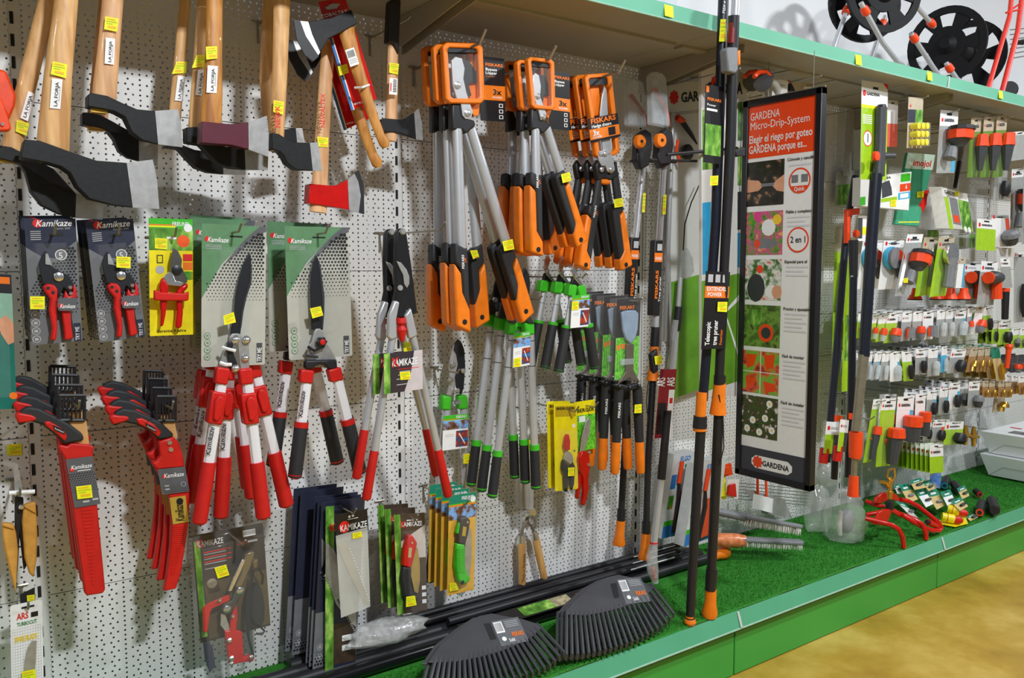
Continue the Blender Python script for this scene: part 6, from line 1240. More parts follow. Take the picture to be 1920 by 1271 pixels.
t = thing('sprinkler', 'red tube sled sprinkler with brass impulse head', 'sprinkler', WZ('Y', (890, 805), ZT))
def yt(pts, ys, r, n='sled_tube'): b = B(); b.tube([W('Y', p, yv) for p, yv in zip(pts, ys)], r, 12); return b.obj(n, REDP, t)
yf = -WZ('Y', (890, 805), ZT+.004).y; yg = -WZ('Y', (1080, 735), ZT+.004).y
yt([(560, 555), (700, 590), (790, 615), (845, 650), (878, 710), (890, 805)], [yf-.10, yf-.05, yf-.02, yf-.005, yf, yf], .0095)
yt([(800, 490), (860, 520), (980, 560), (1050, 610), (1078, 680), (1080, 735)], [yg-.12, yg-.09, yg-.04, yg-.01, yg, yg], .0095)
yt([(865, 395), (930, 410), (1010, 450), (1110, 530), (1185, 590), (1212, 630), (1195, 660), (1130, 660), (1040, 625), (960, 580), (880, 530)], [yg-.10, yg-.09, yg-.07, yg-.03, yg-.005, yg, yg, yg, yg-.02, yg-.04, yg-.07], .0095)
yt([(570, 410), (640, 440), (720, 455)], [yg-.2, yg-.16, yg-.14], .009); yt([(570, 525), (640, 512), (700, 500)], [yf-.12, yf-.1, yf-.08], .009)
for pts, yv in (([(625, 605), (650, 580), (678, 505), (720, 482), (780, 478), (835, 490), (865, 520), (862, 552), (820, 520), (785, 505), (765, 560), (730, 625)], yf-.07), ([(640, 430), (660, 380), (710, 340), (760, 335), (830, 350), (862, 395), (850, 415), (800, 400), (760, 395), (700, 430)], yg-.14)): slab('saddle_plate', t, REDP, 'Y', pts, yv, .012, .003)
b = B(); q = W('Y', (767, 475), yf-.08); b.lathe(q, (0, 0, 1), [(0, .016), (.03, .017), (.032, .014)], 16); b.obj('base_socket', BLK, t)
b = B(); b.lathe(W('Y', (768, 385), yf-.08), (0, 0, 1), [(0, .010), (.02, .010), (.022, .014), (.03, .014), (.032, .008), (.07, .007), (.09, .005)], 14); hd = b.obj('impulse_head', BRASS, t)
b = B(); b.tube([W('Y', p, yf-.085) for p in ((770, 300), (740, 250), (690, 245))], [.008, .009, .007], 10); b.obj('nozzle_arm', BRASS, hd); b = B(); b.tube([W('Y', p, yf-.075) for p in ((790, 250), (745, 200), (760, 140), (810, 130), (815, 200), (785, 260))], .004, 8); b.obj('swing_frame', BRASS, hd)
b = B(); b.tube([W('Y', p, yg-.01) for p in ((1100, 590), (1195, 630))], .013, 12); b.obj('tube_sleeve', REDP, t); b = B(); b.tube([W('Y', p, yg-.01) for p in ((1085, 585), (1105, 594))], .009, 12); b.obj('hose_stub', BLK, t)
TEAL = mat('teal_header', (22, 122, 98), .4); TAN = mat('tan_card', (196, 172, 116), .45); DKP = mat('bottle_green_plastic', (30, 62, 52), .4)
PK = [[(805, 275), (850, 258), (915, 345), (835, 345)], [(848, 270), (925, 254), (1012, 392), (932, 425)], [(940, 236), (1035, 207), (1078, 292), (982, 312)], [(985, 316), (1062, 298), (1142, 432), (1080, 462)], [(1058, 258), (1108, 240), (1162, 300), (1100, 322)],
      [(1075, 316), (1165, 298), (1248, 442), (1172, 482)], [(1205, 332), (1286, 308), (1332, 420), (1270, 462)], [(1290, 412), (1370, 375), (1442, 452), (1372, 492)], [(1345, 300), (1412, 270), (1452, 362), (1390, 392)], [(815, 402), (890, 425), (1012, 552), (945, 532)], [(1425, 545), (1500, 505), (1530, 545), (1460, 580)]]
TL2 = math.radians(24); PN = Vector((0, -math.sin(TL2), math.cos(TL2)))
for i, q in enumerate(PK):
    P0 = Vector((0, -.46, ZT+.012))+PN*(.006+.012*((i*2) % 5)); P = [WP('Y', p, P0, PN) for p in q]; f = Frame(P[0], P[1]-P[0], P[3]-P[0])
    t = thing('fitting_pack', 'teal-headed hose fitting card in the turf pile, '+ORDN[i]+' from the sprinkler', 'hose fitting', P[3], 'teal-headed cards piled on the turf')
    b = B(); b.prism(P, PN*-.0016); c = b.obj('backing_card', TAN if i % 3 else WCARD, t); f.prints(c, [f.rect(TEAL, 0, 0, 1, .36), f.rect(INKW, .25, .18, .75, .27), f.rect(INKK, .38, .06, .62, .12)])
    b = B(); q2 = f.at(.5, .7, .0075); b.tube([q2-f.u*.22, q2+f.u*.05, q2+f.u*.3], [.005, .0065, .005], 10); b.obj('fitting', (DKP, GRY, DKP, BLK)[i % 4], t); b = B(); b.ball(f.at(.5, .68, .006), .02, .018, .008, 12, 8); b.obj('bubble', CLEAR, t)
for i, (a, e) in enumerate((((1215, 540), (1395, 580)), ((1268, 470), (1440, 522)))):
    P = [WP('Y', lerp(a, e, k), (0, -.47, ZT+.034+.012*i), Vector((0, -.2, .98))) for k in (0, .58, .6, .85, 1)]; t = thing('hose_nozzle', ('yellow and red hose nozzle lying on yellow card', 'yellow and red hose nozzle lying behind its twin')[i], 'nozzle', P[0]-Vector((0, 0, .02)), 'yellow hose nozzles'); b = B(); b.tube(P[:2], [.019, .02], 14); b.obj('nozzle_body', YEL, t); b = B(); b.tube(P[1:], [.018, .018, .016, .008], 14); b.obj('nozzle_tip', RED, t); b = B(); b.tube([lerp3(P[0], P[1], .4), lerp3(P[0], P[1], .45)], .0206, 14); b.obj('red_band', RED, t)
    P = [WP('Y', p, (0, -.47, ZT+.010+.012*i), Vector((0, -.05, 1))) for p in ([(1195, 570), (1420, 545), (1440, 600), (1330, 628), (1210, 605)], [(1250, 500), (1330, 490), (1420, 550), (1280, 560)])[i]]; b = B(); b.prism(P, Vector((0, 0, -.0015))); b.obj('backing_card', YEL, t)
for i, (a, e, r, m, lab) in enumerate((((1560, 420), (1540, 505), .02, ORD, 'black tap connector with orange ring lying on turf'), ((1640, 400), (1670, 490), .024, BLK, 'black ribbed connector lying outermost in the pile'), ((1260, 215), (1240, 275), .02, mat('teal_ring', (0, 130, 150), .4), 'black connector with teal ring by the blue box'), ((1318, 258), (1362, 318), .02, BLK, 'black ribbed connector behind the teal cards'), ((1505, 322), (1540, 350), .016, RED, 'short red ringed connector by the black ones'))):
    A = WZ('Y', a, ZT+r+.01); E_ = WZ('Y', e, ZT+r+.01); t = thing('hose_connector', lab, 'hose fitting', E_-Vector((0, 0, r)), 'loose hose connectors'); b = B(); L = (E_-A).length
    b.lathe(A, E_-A, [(L*k/10, r*(1 if k % 2 else .88)) for k in range(11)], 14); b.obj('connector_body', BLK, t); b = B(); b.lathe(E_, E_-A, [(0, r*.8), (.004, r*.8)], 14); b.obj('coloured_ring', m, t); b = B(); b.lathe(E_+(E_-A).normalized()*.0042, E_-A, [(0, r*.5), (.0006, r*.5)], 12); b.obj('bore', DARKV, t)
P = W('Y', (1170, 215), .2); t = thing('blue_box', 'small blue printed box standing among the fittings', 'box', P); b = B(); b.box(W('Y', (1160, 214), .11), .07, .05, .085, rot=Matrix.Rotation(.5, 3, 'Z')); b.obj('carton', photo('blue_sky_print', ((70, 110, 190), (110, 150, 220), (220, 190, 120)), 30), t, .001)
# white tapered cartons
for i, (z0, z1, lab) in enumerate(((ZT+.01, ZT+.128, 'white tapered carton standing on the turf, lower of two'), (ZT+.131, ZT+.25, 'white tapered carton stacked on another one'))):
    xl = W('P', (1862, 930), .2).x; t = thing('carton', lab, 'carton', (xl+.2, -.3, z0), 'white tapered cartons'); b = B(); g = .035
    lo = [Vector((xl+g, -.48+g, z0)), Vector((xl+.5, -.48+g, z0)), Vector((xl+.5, -.12-g, z0)), Vector((xl+g, -.12-g, z0))]; hi = [Vector((xl, -.48, z1)), Vector((xl+.5, -.48, z1)), Vector((xl+.5, -.12, z1)), Vector((xl, -.12, z1))]
    b.add(lo+hi, [(3, 2, 1, 0), (4, 5, 6, 7)]+[(k, (k+1) % 4, 4+(k+1) % 4, 4+k) for k in range(4)]); b.obj('carton_body', mat('white_carton', (206, 208, 210), .45, noise=.02), t, .003)
    b = B(); fc = lambda y, k: Vector((xl+g*(1-k)-.001, -.48+g*(1-k)+(.36-2*g*(1-k))*y, z0+(z1-z0)*k))
    for a, e in (((0, 0), (.3, .5)), ((1, 0), (.7, .5)), ((.3, .5), (.7, .5))): p, q = fc(*a), fc(*e); b.tube([p, q], .0008, 4)
    b.obj('fold_crease', GRY, t)
    if i: f = Frame(Vector((xl+.02, -.14, z1+.001)), Vector((0, -.3, 0)), Vector((.4, 0, 0))); f.n = Vector((0, 0, 1)); f.prints(t, [f.rect(DGR, .3, .1, .6, .3), f.rect(GRN, .65, .3, .9, .5), f.rect(INKR, .1, .5, .3, .55)], 'top_print', .001)
# ------------------------------------------------------------------ watering goods on the far bay
LIME = mat('lime_card', (150, 190, 30), .4, noise=.08); TANH = mat('tan_header', (176, 164, 142), .4); MINT = mat('mint_bag', (60, 150, 116), .35, noise=.1); SALM = mat('salmon_print', (214, 96, 80), .4)
CYAN = mat('cyan_print', (60, 160, 200), .4); GREYC = mat('grey_card2', (150, 152, 150), .4); AMB = mat('amber_edge_card', (150, 110, 60), .4); DKG = mat('dark_grey_plastic', (58, 60, 64), .45); CLR2 = mat('clear_fitting', (200, 206, 208), .15, alpha=.6)
def product(t, f, kind):
    n = f.n
    def cy(u0, v0, u1, v1, prof, m, nm):
        rm = max(r for _, r in prof)+.002; a, e = f.at(u0, v0, rm), f.at(u1, v1, rm); L = (e-a).length; b = B(); b.lathe(a, e-a, [(L*k, r) for k, r in prof], 10); return b.obj(nm, m, t)
    w = f.u.length
    if kind == 'orange': cy(.5, .5, .5, .74, [(0, w*.2), (.5, w*.26), (1, w*.26)], ORD, 'coupling_collar'); cy(.5, .72, .5, .97, [(0, w*.24), (.7, w*.22), (1, w*.16)], CLR2 if w < .06 else GRY, 'coupling_body')
    elif kind == 'grey': cy(.5, .5, .5, .72, [(0, w*.16), (.4, w*.22), (1, w*.22)], GRY, 'coupling_collar'); cy(.5, .7, .5, .95, [(0, w*.2), (.7, w*.18), (1, w*.13)], DKG, 'coupling_body')
    elif kind == 'clear': cy(.5, .45, .5, .7, [(0, w*.14), (.5, w*.2), (1, w*.18)], CLR2, 'valve_top'); cy(.5, .7, .5, .95, [(0, w*.2), (1, w*.15)], CLR2, 'valve_body')
    elif kind == 'black': cy(.5, .45, .5, .92, [(0, w*.12), (.3, w*.17), (.7, w*.17), (1, w*.1)], BLK, 'fitting')
    elif kind == 'brass': cy(.5, .5, .5, .75, [(0, w*.12), (.5, w*.2), (1, w*.2)], BRASS, 'brass_fitting'); cy(.5, .75, .5, .95, [(0, w*.12), (1, w*.12)], BRASS, 'brass_tail')
    elif kind == 'u': b = B(); b.tube([f.at(.3, .55, .018), f.at(.3, .85, .018), f.at(.7, .85, .018), f.at(.7, .55, .018)], w*.07, 8); b.obj('clip_outline', ORD, t); cy(.5, .5, .5, .88, [(0, w*.2), (1, w*.24)], GRY, 'coupling_body')
    elif kind == 'lance': cy(.55, .3, .55, .5, [(0, w*.24), (1, w*.3)], ORD, 'nozzle_ring'); cy(.55, .5, .55, .9, [(0, w*.28), (1, w*.12)], DKG, 'nozzle_body')
    elif kind == 'spray': cy(.5, .28, .5, .34, [(0, w*.34), (1, w*.36)], BLK, 'spray_face'); cy(.5, .34, .5, .48, [(0, w*.34), (1, w*.34)], ORD, 'spray_ring'); cy(.5, .48, .5, .58, [(0, w*.3), (1, w*.18)], DKG, 'spray_neck'); cy(.4, .6, .3, .78, [(0, w*.14), (1, w*.18)], GRY, 'valve_knob')
    elif kind == 'gun':
        cy(.15, .38, .75, .36, [(0, w*.14), (.3, w*.2), (1, w*.14)], DKG, 'gun_barrel'); cy(.1, .385, .17, .38, [(0, w*.17), (1, w*.17)], ORD, 'gun_ring'); cy(.66, .4, .78, .85, [(0, w*.13), (1, w*.15)], ORD, 'gun_grip'); cy(.8, .4, .9, .85, [(0, w*.1), (1, w*.12)], GRY, 'gun_back')
    elif kind == 'bluegun':
        b = B(); b.lathe(f.at(.28, .36, .03), n, [(-.01, w*.26), (.01, w*.28), (.012, w*.02)], 16); b.obj('gun_face', GRY, t); b = B(); b.lathe(f.at(.28, .36, .02), n, [(-.012, w*.3), (.004, w*.3)], 16); b.obj('blue_rim', CYAN, t); cy(.45, .38, .85, .74, [(0, w*.16), (.4, w*.14), (1, w*.17)], DKG, 'gun_grip'); cy(.4, .34, .6, .34, [(0, w*.2), (1, w*.12)], ORD, 'gun_neck')
    elif kind == 'shower':
        b = B(); b.lathe(f.at(.5, .3, .03), n, [(-.015, w*.3), (.008, w*.38), (.012, w*.36), (.013, w*.02)], 16); b.obj('shower_face', CHROME, t); cy(.55, .36, .62, .85, [(0, w*.2), (.5, w*.16), (1, w*.18)], GRY, 'shower_handle')
    elif kind == 'pole_head': cy(.62, .05, .62, .55, [(0, w*.22), (.1, w*.24), (1, w*.26)], DKG, 'sensor_body'); cy(.4, .62, .4, .7, [(0, w*.2), (1, w*.2)], ORD, 'dial')
    elif kind == 'tool': cy(.6, .42, .62, .55, [(0, w*.3), (1, w*.34)], ORD, 'tool_cap'); cy(.6, .55, .55, .95, [(0, w*.3), (1, w*.2)], DKG, 'tool_body'); cy(.5, .62, .42, .64, [(0, w*.14), (1, w*.14)], ORD, 'tool_button')
    elif kind == 'tube': cy(.5, .4, .5, .62, [(0, w*.28), (1, w*.28)], ORD, 'tube_top'); cy(.5, .62, .5, .95, [(0, w*.26), (1, w*.24)], DKG, 'tube_body')
def pack(c, TL, TR, BL, y, label, kind, hdr=WCARD, body=LIME, hv=.3, n=1, dy=.03, dx=-.003, brand=True, strip=None, cat='hose fitting', grp='carded watering goods', bub=True, lean=0):
    t = thing('fitting_pack', label, cat, W(c, lerp(TL, TR, .5), y), grp); f = Fr(c, TL, TR, BL, y)
    cd_ = f.card('backing_card', t, body, .001); its = [f.rect(hdr, 0, 0, 1, hv), f.rect(INKK, .36, .04, .64, .04+.05*min(1, f.u.length/f.v.length*1.5))]
    if brand: its += [f.disc(INKR, .14, hv*.62, .06, 8), f.rect(INKG, .24, hv*.54, .7, hv*.7)]
    if strip: its += [f.rect(strip, .78, hv, 1, .98)]
    f.prints(cd_, its)
    if brand and f.u.length > .085: f.text(cd_, 'GARDENA', .24, hv*.72, hv*.2, INKK, w=.55, bold=.03)
    if kind: product(t, f, kind)
    if bub and kind: blister(t, f, .12, hv+.03, .95, .98, .012)
    ext = [((o.matrix_basis @ v.co)+OFF[o]-f.O).dot(f.n) for o in t.children for v in o.data.vertices]; dy = max(dy, max(ext)-min(ext)+.002); n = max(1, min(n, int((y-.02)/dy)+1))
    if n > 1:
        t['label'] = label+', outermost on its peg'
        for k in range(1, n): dup(t, (dx*k, dy*k, .001*k), 0, label+', '+ORDN[k]+' on its peg', ('lettering',))
    return t
def peg(c, p, y, ln, lab): return hook_at(c, p, y, ln, HKL+lab, rise=.008, plate=False, r=.002)
YP = .26
# fitting rows
def row(c, items, y, rowname, n, dy=.028):
    for i, (x, top, w, bot, lean, kind, hdr, body, strip) in enumerate(items):
        if i+1 < len(items): w = max(24, min(w, items[i+1][0]-x-3, items[i+1][0]-items[i+1][4]-x+lean-3))
        nm = {'orange': 'orange collared fitting', 'grey': 'grey coupling', 'clear': 'clear plastic valve', 'black': 'black fitting', 'brass': 'brass fitting', 'u': 'orange-lined coupling', 'tube': 'orange topped tube'}[kind]
        pack(c, (x, top), (x+w, top-4), (x-lean, bot), y, '%s on card, %s row, %s peg' % (nm, rowname, ORDN[i]), kind, hdr, body, .34, n, dy, strip=strip, brand=w > 75)
        peg(c, (x+w*.5, top+10), y, y+.03, 'in %s row, %s peg' % (rowname, ORDN[i]))
row('T', [(425, 775, 58, 985, 20, 'orange', WCARD, LIME, None), (492, 772, 62, 1005, 34, 'orange', WCARD, LIME, None), (562, 760, 96, 1015, 36, 'orange', WCARD, LIME, None), (690, 752, 82, 1000, 20, 'u', WCARD, GREYC, None), (780, 748, 74, 990, 8, 'orange', WCARD, GREYC, None), (868, 745, 88, 985, 10, 'u', WCARD, WCARD, None),
          (985, 735, 70, 965, 14, 'clear', WCARD, GREYC, None), (1060, 732, 66, 960, 10, 'clear', WCARD, GREYC, None), (1145, 728, 92, 958, 30, 'clear', WCARD, GREYC, CYAN), (1245, 720, 62, 930, 16, 'orange', WCARD, GREYC, CYAN), (1318, 705, 72, 935, 48, 'orange', WCARD, WCARD, None)], YP, 'upper fitting', 5)
row('V', [(425, 82, 52, 290, 22, 'clear', WCARD, GREYC, CYAN), (482, 82, 54, 292, 38, 'clear', WCARD, GREYC, CYAN), (535, 80, 52, 296, 26, 'clear', WCARD, GREYC, None), (590, 80, 72, 302, 0, 'clear', WCARD, WCARD, CYAN), (676, 80, 72, 298, -16, 'black', WCARD, LIME, None), (780, 58, 76, 250, 2, 'black', WCARD, GREYC, None), (876, 55, 72, 262, 8, 'clear', WCARD, GREYC, None), (975, 40, 46, 232, 10, 'clear', WCARD, CYAN, None), (1050, 62, 110, 240, 40, 'black', WCARD, GREYC, None),
          (1190, 55, 70, 232, 36, 'brass', TANH, AMB, None), (1250, 48, 46, 232, 20, 'brass', TANH, AMB, None), (1300, 45, 44, 230, 12, 'brass', TANH, AMB, None), (1340, 42, 62, 295, -44, 'brass', TEAL, TAN, None)], YP, 'middle fitting', 5)
row('V', [(868, 372, 72, 560, 12, 'black', WCARD, GREYC, CYAN), (960, 352, 64, 548, 10, 'black', WCARD, GREYC, CYAN), (1035, 310, 80, 505, 16, 'black', WCARD, WCARD, CYAN), (1180, 300, 82, 500, 14, None or 'grey', WCARD, GREYC, None), (1280, 300, 44, 420, 4, 'brass', TANH, AMB, None), (1330, 300, 44, 420, 4, 'brass', TANH, AMB, None), (1400, 300, 44, 420, 4, 'brass', TANH, AMB, None), (1450, 296, 44, 420, 2, 'brass', TANH, AMB, None), (1545, 262, 44, 400, -6, 'brass', WCARD, AMB, None)], YP, 'lower fitting', 4)
row('V', [(850, 590, 60, 740, 16, 'black', WCARD, GREYC, None), (915, 585, 90, 750, 24, 'black', WCARD, GREYC, INKR), (1005, 600, 136, 772, 18, 'black', WCARD, LIME, None)], YP, 'bottom fitting', 4)
row('T', [(1375, 710, 78, 920, -4, 'black', WCARD, LIME, None), (1450, 830, 60, 1020, 2, 'black', WCARD, LIME, None), (1512, 825, 96, 1030, 16, 'black', WCARD, LIME, None), (1620, 890, 50, 1060, 4, 'grey', WCARD, LIME, None), (1690, 890, 50, 1060, 4, 'grey', WCARD, LIME, None)], YP-.05, 'far lime card', 3)
for i, (x, top) in enumerate(((1490, 105), (1545, 100))):
    pack('V', (x, top), (x+52, top-4), (x-6, top+130), .2, 'red tipped dark fitting on far peg '+('nearer the brass' if i == 0 else 'past the brass'), 'orange', DKG, DKG, .4, 2, brand=False)
# tall lime packs, tubes and the fan of thin cards
pack('V', (468, 432), (522, 428), (390, 905), .26, 'tall lime tool card in rear of the tall pair', 'tool', WCARD, LIME, .16, 1); peg('V', (495, 445), .26, .3, 'through the rear tall lime card')
pack('V', (530, 428), (636, 424), (484, 936), .28, 'tall lime tool card in front of the tall pair', 'tool', WCARD, LIME, .17, 1); peg('V', (585, 440), .28, .32, 'through the front tall lime card')
pack('V', (648, 412), (772, 410), (626, 755), .27, 'white card with stubby orange topped nozzle', 'tube', WCARD, WCARD, .3, 2, .075, strip=CYAN); peg('V', (710, 425), .27, .3, 'through the stubby nozzle card')
pack('V', (782, 392), (856, 390), (772, 715), .27, 'white card with slim orange topped nozzle', 'tube', WCARD, WCARD, .3, 2); peg('V', (820, 405), .27, .3, 'through the slim nozzle card')
t = pack('V', (885, 772), (986, 765), (888, 985), .30, 'thin lime seal card in the fan', None, WCARD, LIME, .42, 10, .02, -.004); peg('V', (940, 790), .30, .33, 'through the fan of thin lime cards')
for i, (x, yy_) in enumerate(((1155, 640), (1215, 650))):
    t = thing('brass_valve', 'brass tap valve hanging bare, '+('beside the lime card' if i == 0 else 'outer one of two'), 'valve', W('V', (x, yy_), .25), 'brass valves'); rod('valve_body', t, BRASS, 'V', [(x, yy_-15), (x, yy_+40), (x-4, yy_+130)], [22, 44, 26], .25); rod('valve_stem', t, BRASS, 'V', [(x-26, yy_+60), (x+34, yy_+62)], 24, .26)
peg('V', (1180, 635), .02, .30, 'carrying the brass valves')
pack('V', (1375, 370), (1458, 362), (1350, 530), .2, 'single brass fitting card hanging alone at the far end', 'brass', WCARD, TANH, .35, 1)
# top row
for i in range(3):
    y = .44-.04*i; off = -3*i; t = thing('foam_plug_pack', 'pack of nine yellow foam plugs, '+ORDN[i]+' from its hook tip', 'foam plugs', W('S', (660, 165), y), 'yellow foam plug packs')
    if i == 0: T0 = t
    f = Fr('S', (612, 156), (716, 162), (598, 515), y); cd_ = f.card('backing_card', t, TANH, .001); f.prints(cd_, [f.rect(NAVY, 0, .24, .5, .5), f.rect(LEAF, .5, .24, 1, .5), f.disc(INKR, .15, .17, .05)])
    b = B()
    for r_ in range(3):
        for q in range(3): b.lathe(f.at(.22+.3*q, .58+.16*r_, .004), f.n, [(0, .0125), (.03, .0125), (.031, .006)], 12)
    b.obj('roller', YEL, t); blister(t, f, .0, .5, 1.05, 1, .038)
peg('S', (680, 175), .42, .46, 'through the yellow foam plug packs')
t = pack('S', (462, 178), (538, 184), (456, 505), .37, 'white and salmon card beside the foam plugs', None, WCARD, SALM, .5, 1, brand=False)
pack('S', (836, 246), (962, 256), (806, 690), .40, 'spray nozzle with orange ring on white header card', 'spray', WCARD, GREYC, .25, 1, .1, -.01, cat='nozzle', strip=CYAN); peg('S', (900, 268), .40, .44, 'through the spray nozzle cards')
t = thing('spray_lance', 'slim black spray lance hanging bare by the pegboard', 'lance', W('S', (1000, 380), .2)); rod('lance_head', t, DKG, 'S', [(985, 385), (985, 470)], [50, 40], .2); rod('orange_ring', t, ORD, 'S', [(985, 465), (984, 492)], [44, 42], .2); rod('lance_tube', t, GRY, 'S', [(984, 490), (970, 620)], [42, 30], .2); rod('lance_tip', t, BLK, 'S', [(970, 610), (935, 795)], [34, 24], .2); hook_at('S', (1000, 384), .2, .24, HKL+'carrying the slim spray lance', plate=False); rod('side_nozzle', t, BLK, 'S', [(985, 395), (1042, 412)], [24, 18], .21)
for i, (x, yv) in enumerate(((1052, .40), (1142, .41), (1232, .42))):
    pack('S', (x, 302-8*i), (x+72, 300-8*i), (x-30, 722), yv, 'green soil probe card with orange cap, '+ORDN[i]+' from the lance', 'lance', TANH, mat('dark_lime_card', (96, 130, 40), .4), .24, 1, cat='soil probe', grp='soil probe cards'); peg('S', (x+40, 318), yv, yv+.04, 'through the '+ORDN[i]+' soil probe card')
t = thing('green_bag', 'mint green garden net bag with red flower print', 'bag', W('S', (700, 560), .24)); P = [W('S', p, .24) for p in ((606, 546), (798, 562), (682, 1066), (516, 1050))]; f = Frame(P[0], P[1]-P[0], P[3]-P[0])
b = B(); b.prism(P, YB*.015); c = b.obj('bag_body', MINT, t, .004); f.prints(c, [f.rect(mat('pale_mint', (190, 214, 200), .4), 0, 0, 1, .22), f.rect(TAG, .1, .96, .85, .975), (INKR, [(.84, .52), (1, .5), (.98, .62), (1.0, .72), (.9, .84), (.82, .76), (.72, .74), (.8, .64)])]); f.text(c, 'imojol', .24, .175, .09, INKR, w=.66, bold=.02); tag(t, 'S', [(672, 820), (720, 815), (716, 860), (670, 862)], .245)
t = thing('pump_box', 'white carton with grey pump picture and orange corner', 'box', W('S', (450, 930), .3)); P = [W('S', p, .3) for p in ((276, 720), (632, 680), (612, 950), (270, 918))]; f = Frame(P[0], P[1]-P[0], P[3]-P[0]); b = B(); b.prism(P, YB*.035); c = b.obj('carton', WCARD, t)
f.prints(c, [(DKG, [(.4, .3), (.55, .22), (.6, .5), (.62, .78), (.42, .85)]), f.rect(LIME, .4, .86, .72, 1), f.rect(GRN, .78, .05, .98, .34), f.rect(ORD, .77, .42, .99, .7), f.rect(CYAN, .74, .74, .99, .99), f.rect(INKW, .78, .78, .95, .95), f.rect(GRN, 0, .7, .1, 1)]); f.text(c, '6', .88, .62, .16, INKW, bold=.03); f.text(c, 'GARDENA', .2, .16, .08, INKK, w=.38, bold=.02); tag(t, 'S', [(485, 880), (525, 876), (525, 925), (485, 925)], .302)
t = thing('gable_box', 'gabled grey carton with tool picture on its front', 'box', W('S', (870, 1078), .3)); P1 = [W('S', p, .3) for p in ((838, 786), (1022, 835), (1060, 1088), (888, 1078))]; b = B(); b.prism(P1, Vector((-.05, .03, 0))); b.obj('carton', mat('grey_white_carton', (190, 190, 184), .45), t)
f = Frame(P1[0], P1[1]-P1[0], P1[3]-P1[0]); f.prints(t, [f.rect(WCARD, 0, 0, 1, .22), f.rect(LIME, .06, .22, .2, 1), f.rect(GRY, .25, .2, .55, .85), f.rect(ORD, .3, .62, .5, .8), f.rect(LEAF, .58, .2, 1, .95), f.disc(INKW, .7, .92, .06), f.disc(INKW, .85, .92, .06)]); f.text(t, 'GARDENA', .1, .14, .09, INKK, w=.5, bold=.02); tag(t, 'S', [(935, 815), (965, 820), (965, 850), (938, 848)], .303)
pack('S', (1092, 1008), (1226, 1022), (1084, 1228), .3, 'white and lime drip kit card below the gabled carton', None, WCARD, LIME, .3, 1, cat='drip kit'); pack('S', (1190, 982), (1312, 986), (1212, 1206), .27, 'drip timer card with orange and blue squares', 'grey', GREYC, WCARD, .1, 1, cat='drip kit', strip=ORD)
for i, (x, y0_, y1_) in enumerate(((1345, 402, 605), (1420, 640, 1190), (1218, 650, 880), (1335, 660, 1190))):
    pack('S', (x, y0_), (x+90, y0_-8), (x-14, y1_), .42-.075*i, ('plain grey blank card high at the far end', 'dark tap fitting card at the far end', 'dark twin tap card half hidden by the timer', 'large dark tap timer card right of the timer', 'pale long card farthest along the row')[i], (None, 'grey', 'black', 'spray', 'black')[i], WCARD, GREYC, .12, 1, cat='hose fitting'); peg('S', (x+45, y0_+8), .42-.075*i, .45-.075*i, ('through the plain grey blank card', 'through the dark tap fitting card', 'through the dark twin tap card', 'through the large dark timer card')[i])
# second row
pack('T', (532, 140), (705, 138), (482, 560), .3, 'blue rimmed spray gun on white card', 'bluegun', WCARD, WCARD, .1, 2, .09, -.01, cat='spray gun'); peg('T', (620, 150), .3, .33, 'through the blue rimmed gun cards')
t = pack('T', (732, 88), (868, 86), (622, 615), .36, 'watering head with orange band on slanted grey card', 'spray', WCARD, GREYC, .14, 1, cat='nozzle'); tag(bpy.data.objects[t.name], 'T', [(700, 462), (738, 458), (736, 500), (698, 500)], .42)
pack('T', (1002, 112), (1138, 108), (920, 622), .3, 'chrome faced shower head on lime card', 'shower', TANH, LIME, .2, 2, .06, -.012, cat='shower head'); peg('T', (1070, 128), .3, .33, 'through the shower head cards')
for i, (x, yv) in enumerate(((800, .18), (990, .22), (1105, .26), (1215, .30))):
    p = W('T', (x, 545), yv); t = thing('orange_cone', 'flared orange rubber cone, '+ORDN[i]+' out from the blue gun', 'cone', p, 'orange cones'); b = B(); b.lathe(p, (0, 0, -1), [(0, .017), (.02, .019), (.05, .032), (.052, .03)], 18); b.obj('cone_body', ORD, t); b = B(); b.lathe(p+Vector((0, 0, -.052)), (0, 0, -1), [(0, .034), (.004, .034)], 18); b.obj('black_foot', BLK, t)
t = pack('T', (1172, 288), (1232, 290), (1142, 545), .305, 'folded white card hung over the orange cones', None, TANH, WCARD, .2, 1, strip=CYAN, cat='card')
pack('T', (1362, 312), (1505, 326), (1322, 685), .3, 'orange handled spray gun on white card', 'gun', WCARD, GREYC, .25, 2, .06, -.012, cat='spray gun'); peg('T', (1440, 335), .3, .33, 'through the orange gun cards')
t = pack('T', (1520, 292), (1602, 292), (1545, 545), .28, 'brush handle card with black grip hanging below', None, WCARD, GREYC, .28, 1, cat='brush'); rod('brush_grip', t, BLK, 'T', [(1568, 570), (1562, 810)], [62, 54], .27); rod('grip_band', t, ORD, 'T', [(1570, 545), (1568, 575)], 64, .27)
pack('T', (1640, 240), (1740, 240), (1640, 840), .24, 'long clear blister card past the brush handle', 'black', WCARD, GREYC, .06, 1); pack('T', (1490, 200), (1640, 205), (1490, 275), .26, 'wide low white card over the brush handle', None, WCARD, WCARD, .3, 1, brand=False)
pack('T', (905, 50), (1000, 48), (905, 120), .2, 'small printed lawn card behind shower heads', None, GREYC, LEAF, .1, 1, brand=False); pack('T', (1090, 90), (1310, 70), (1090, 225), .2, 'wide grey carton face with lawn picture', None, GREYC, GREYC, .1, 1, brand=False, strip=LEAF); peg('T', (1200, 90), .2, .23, 'through the wide grey lawn card')
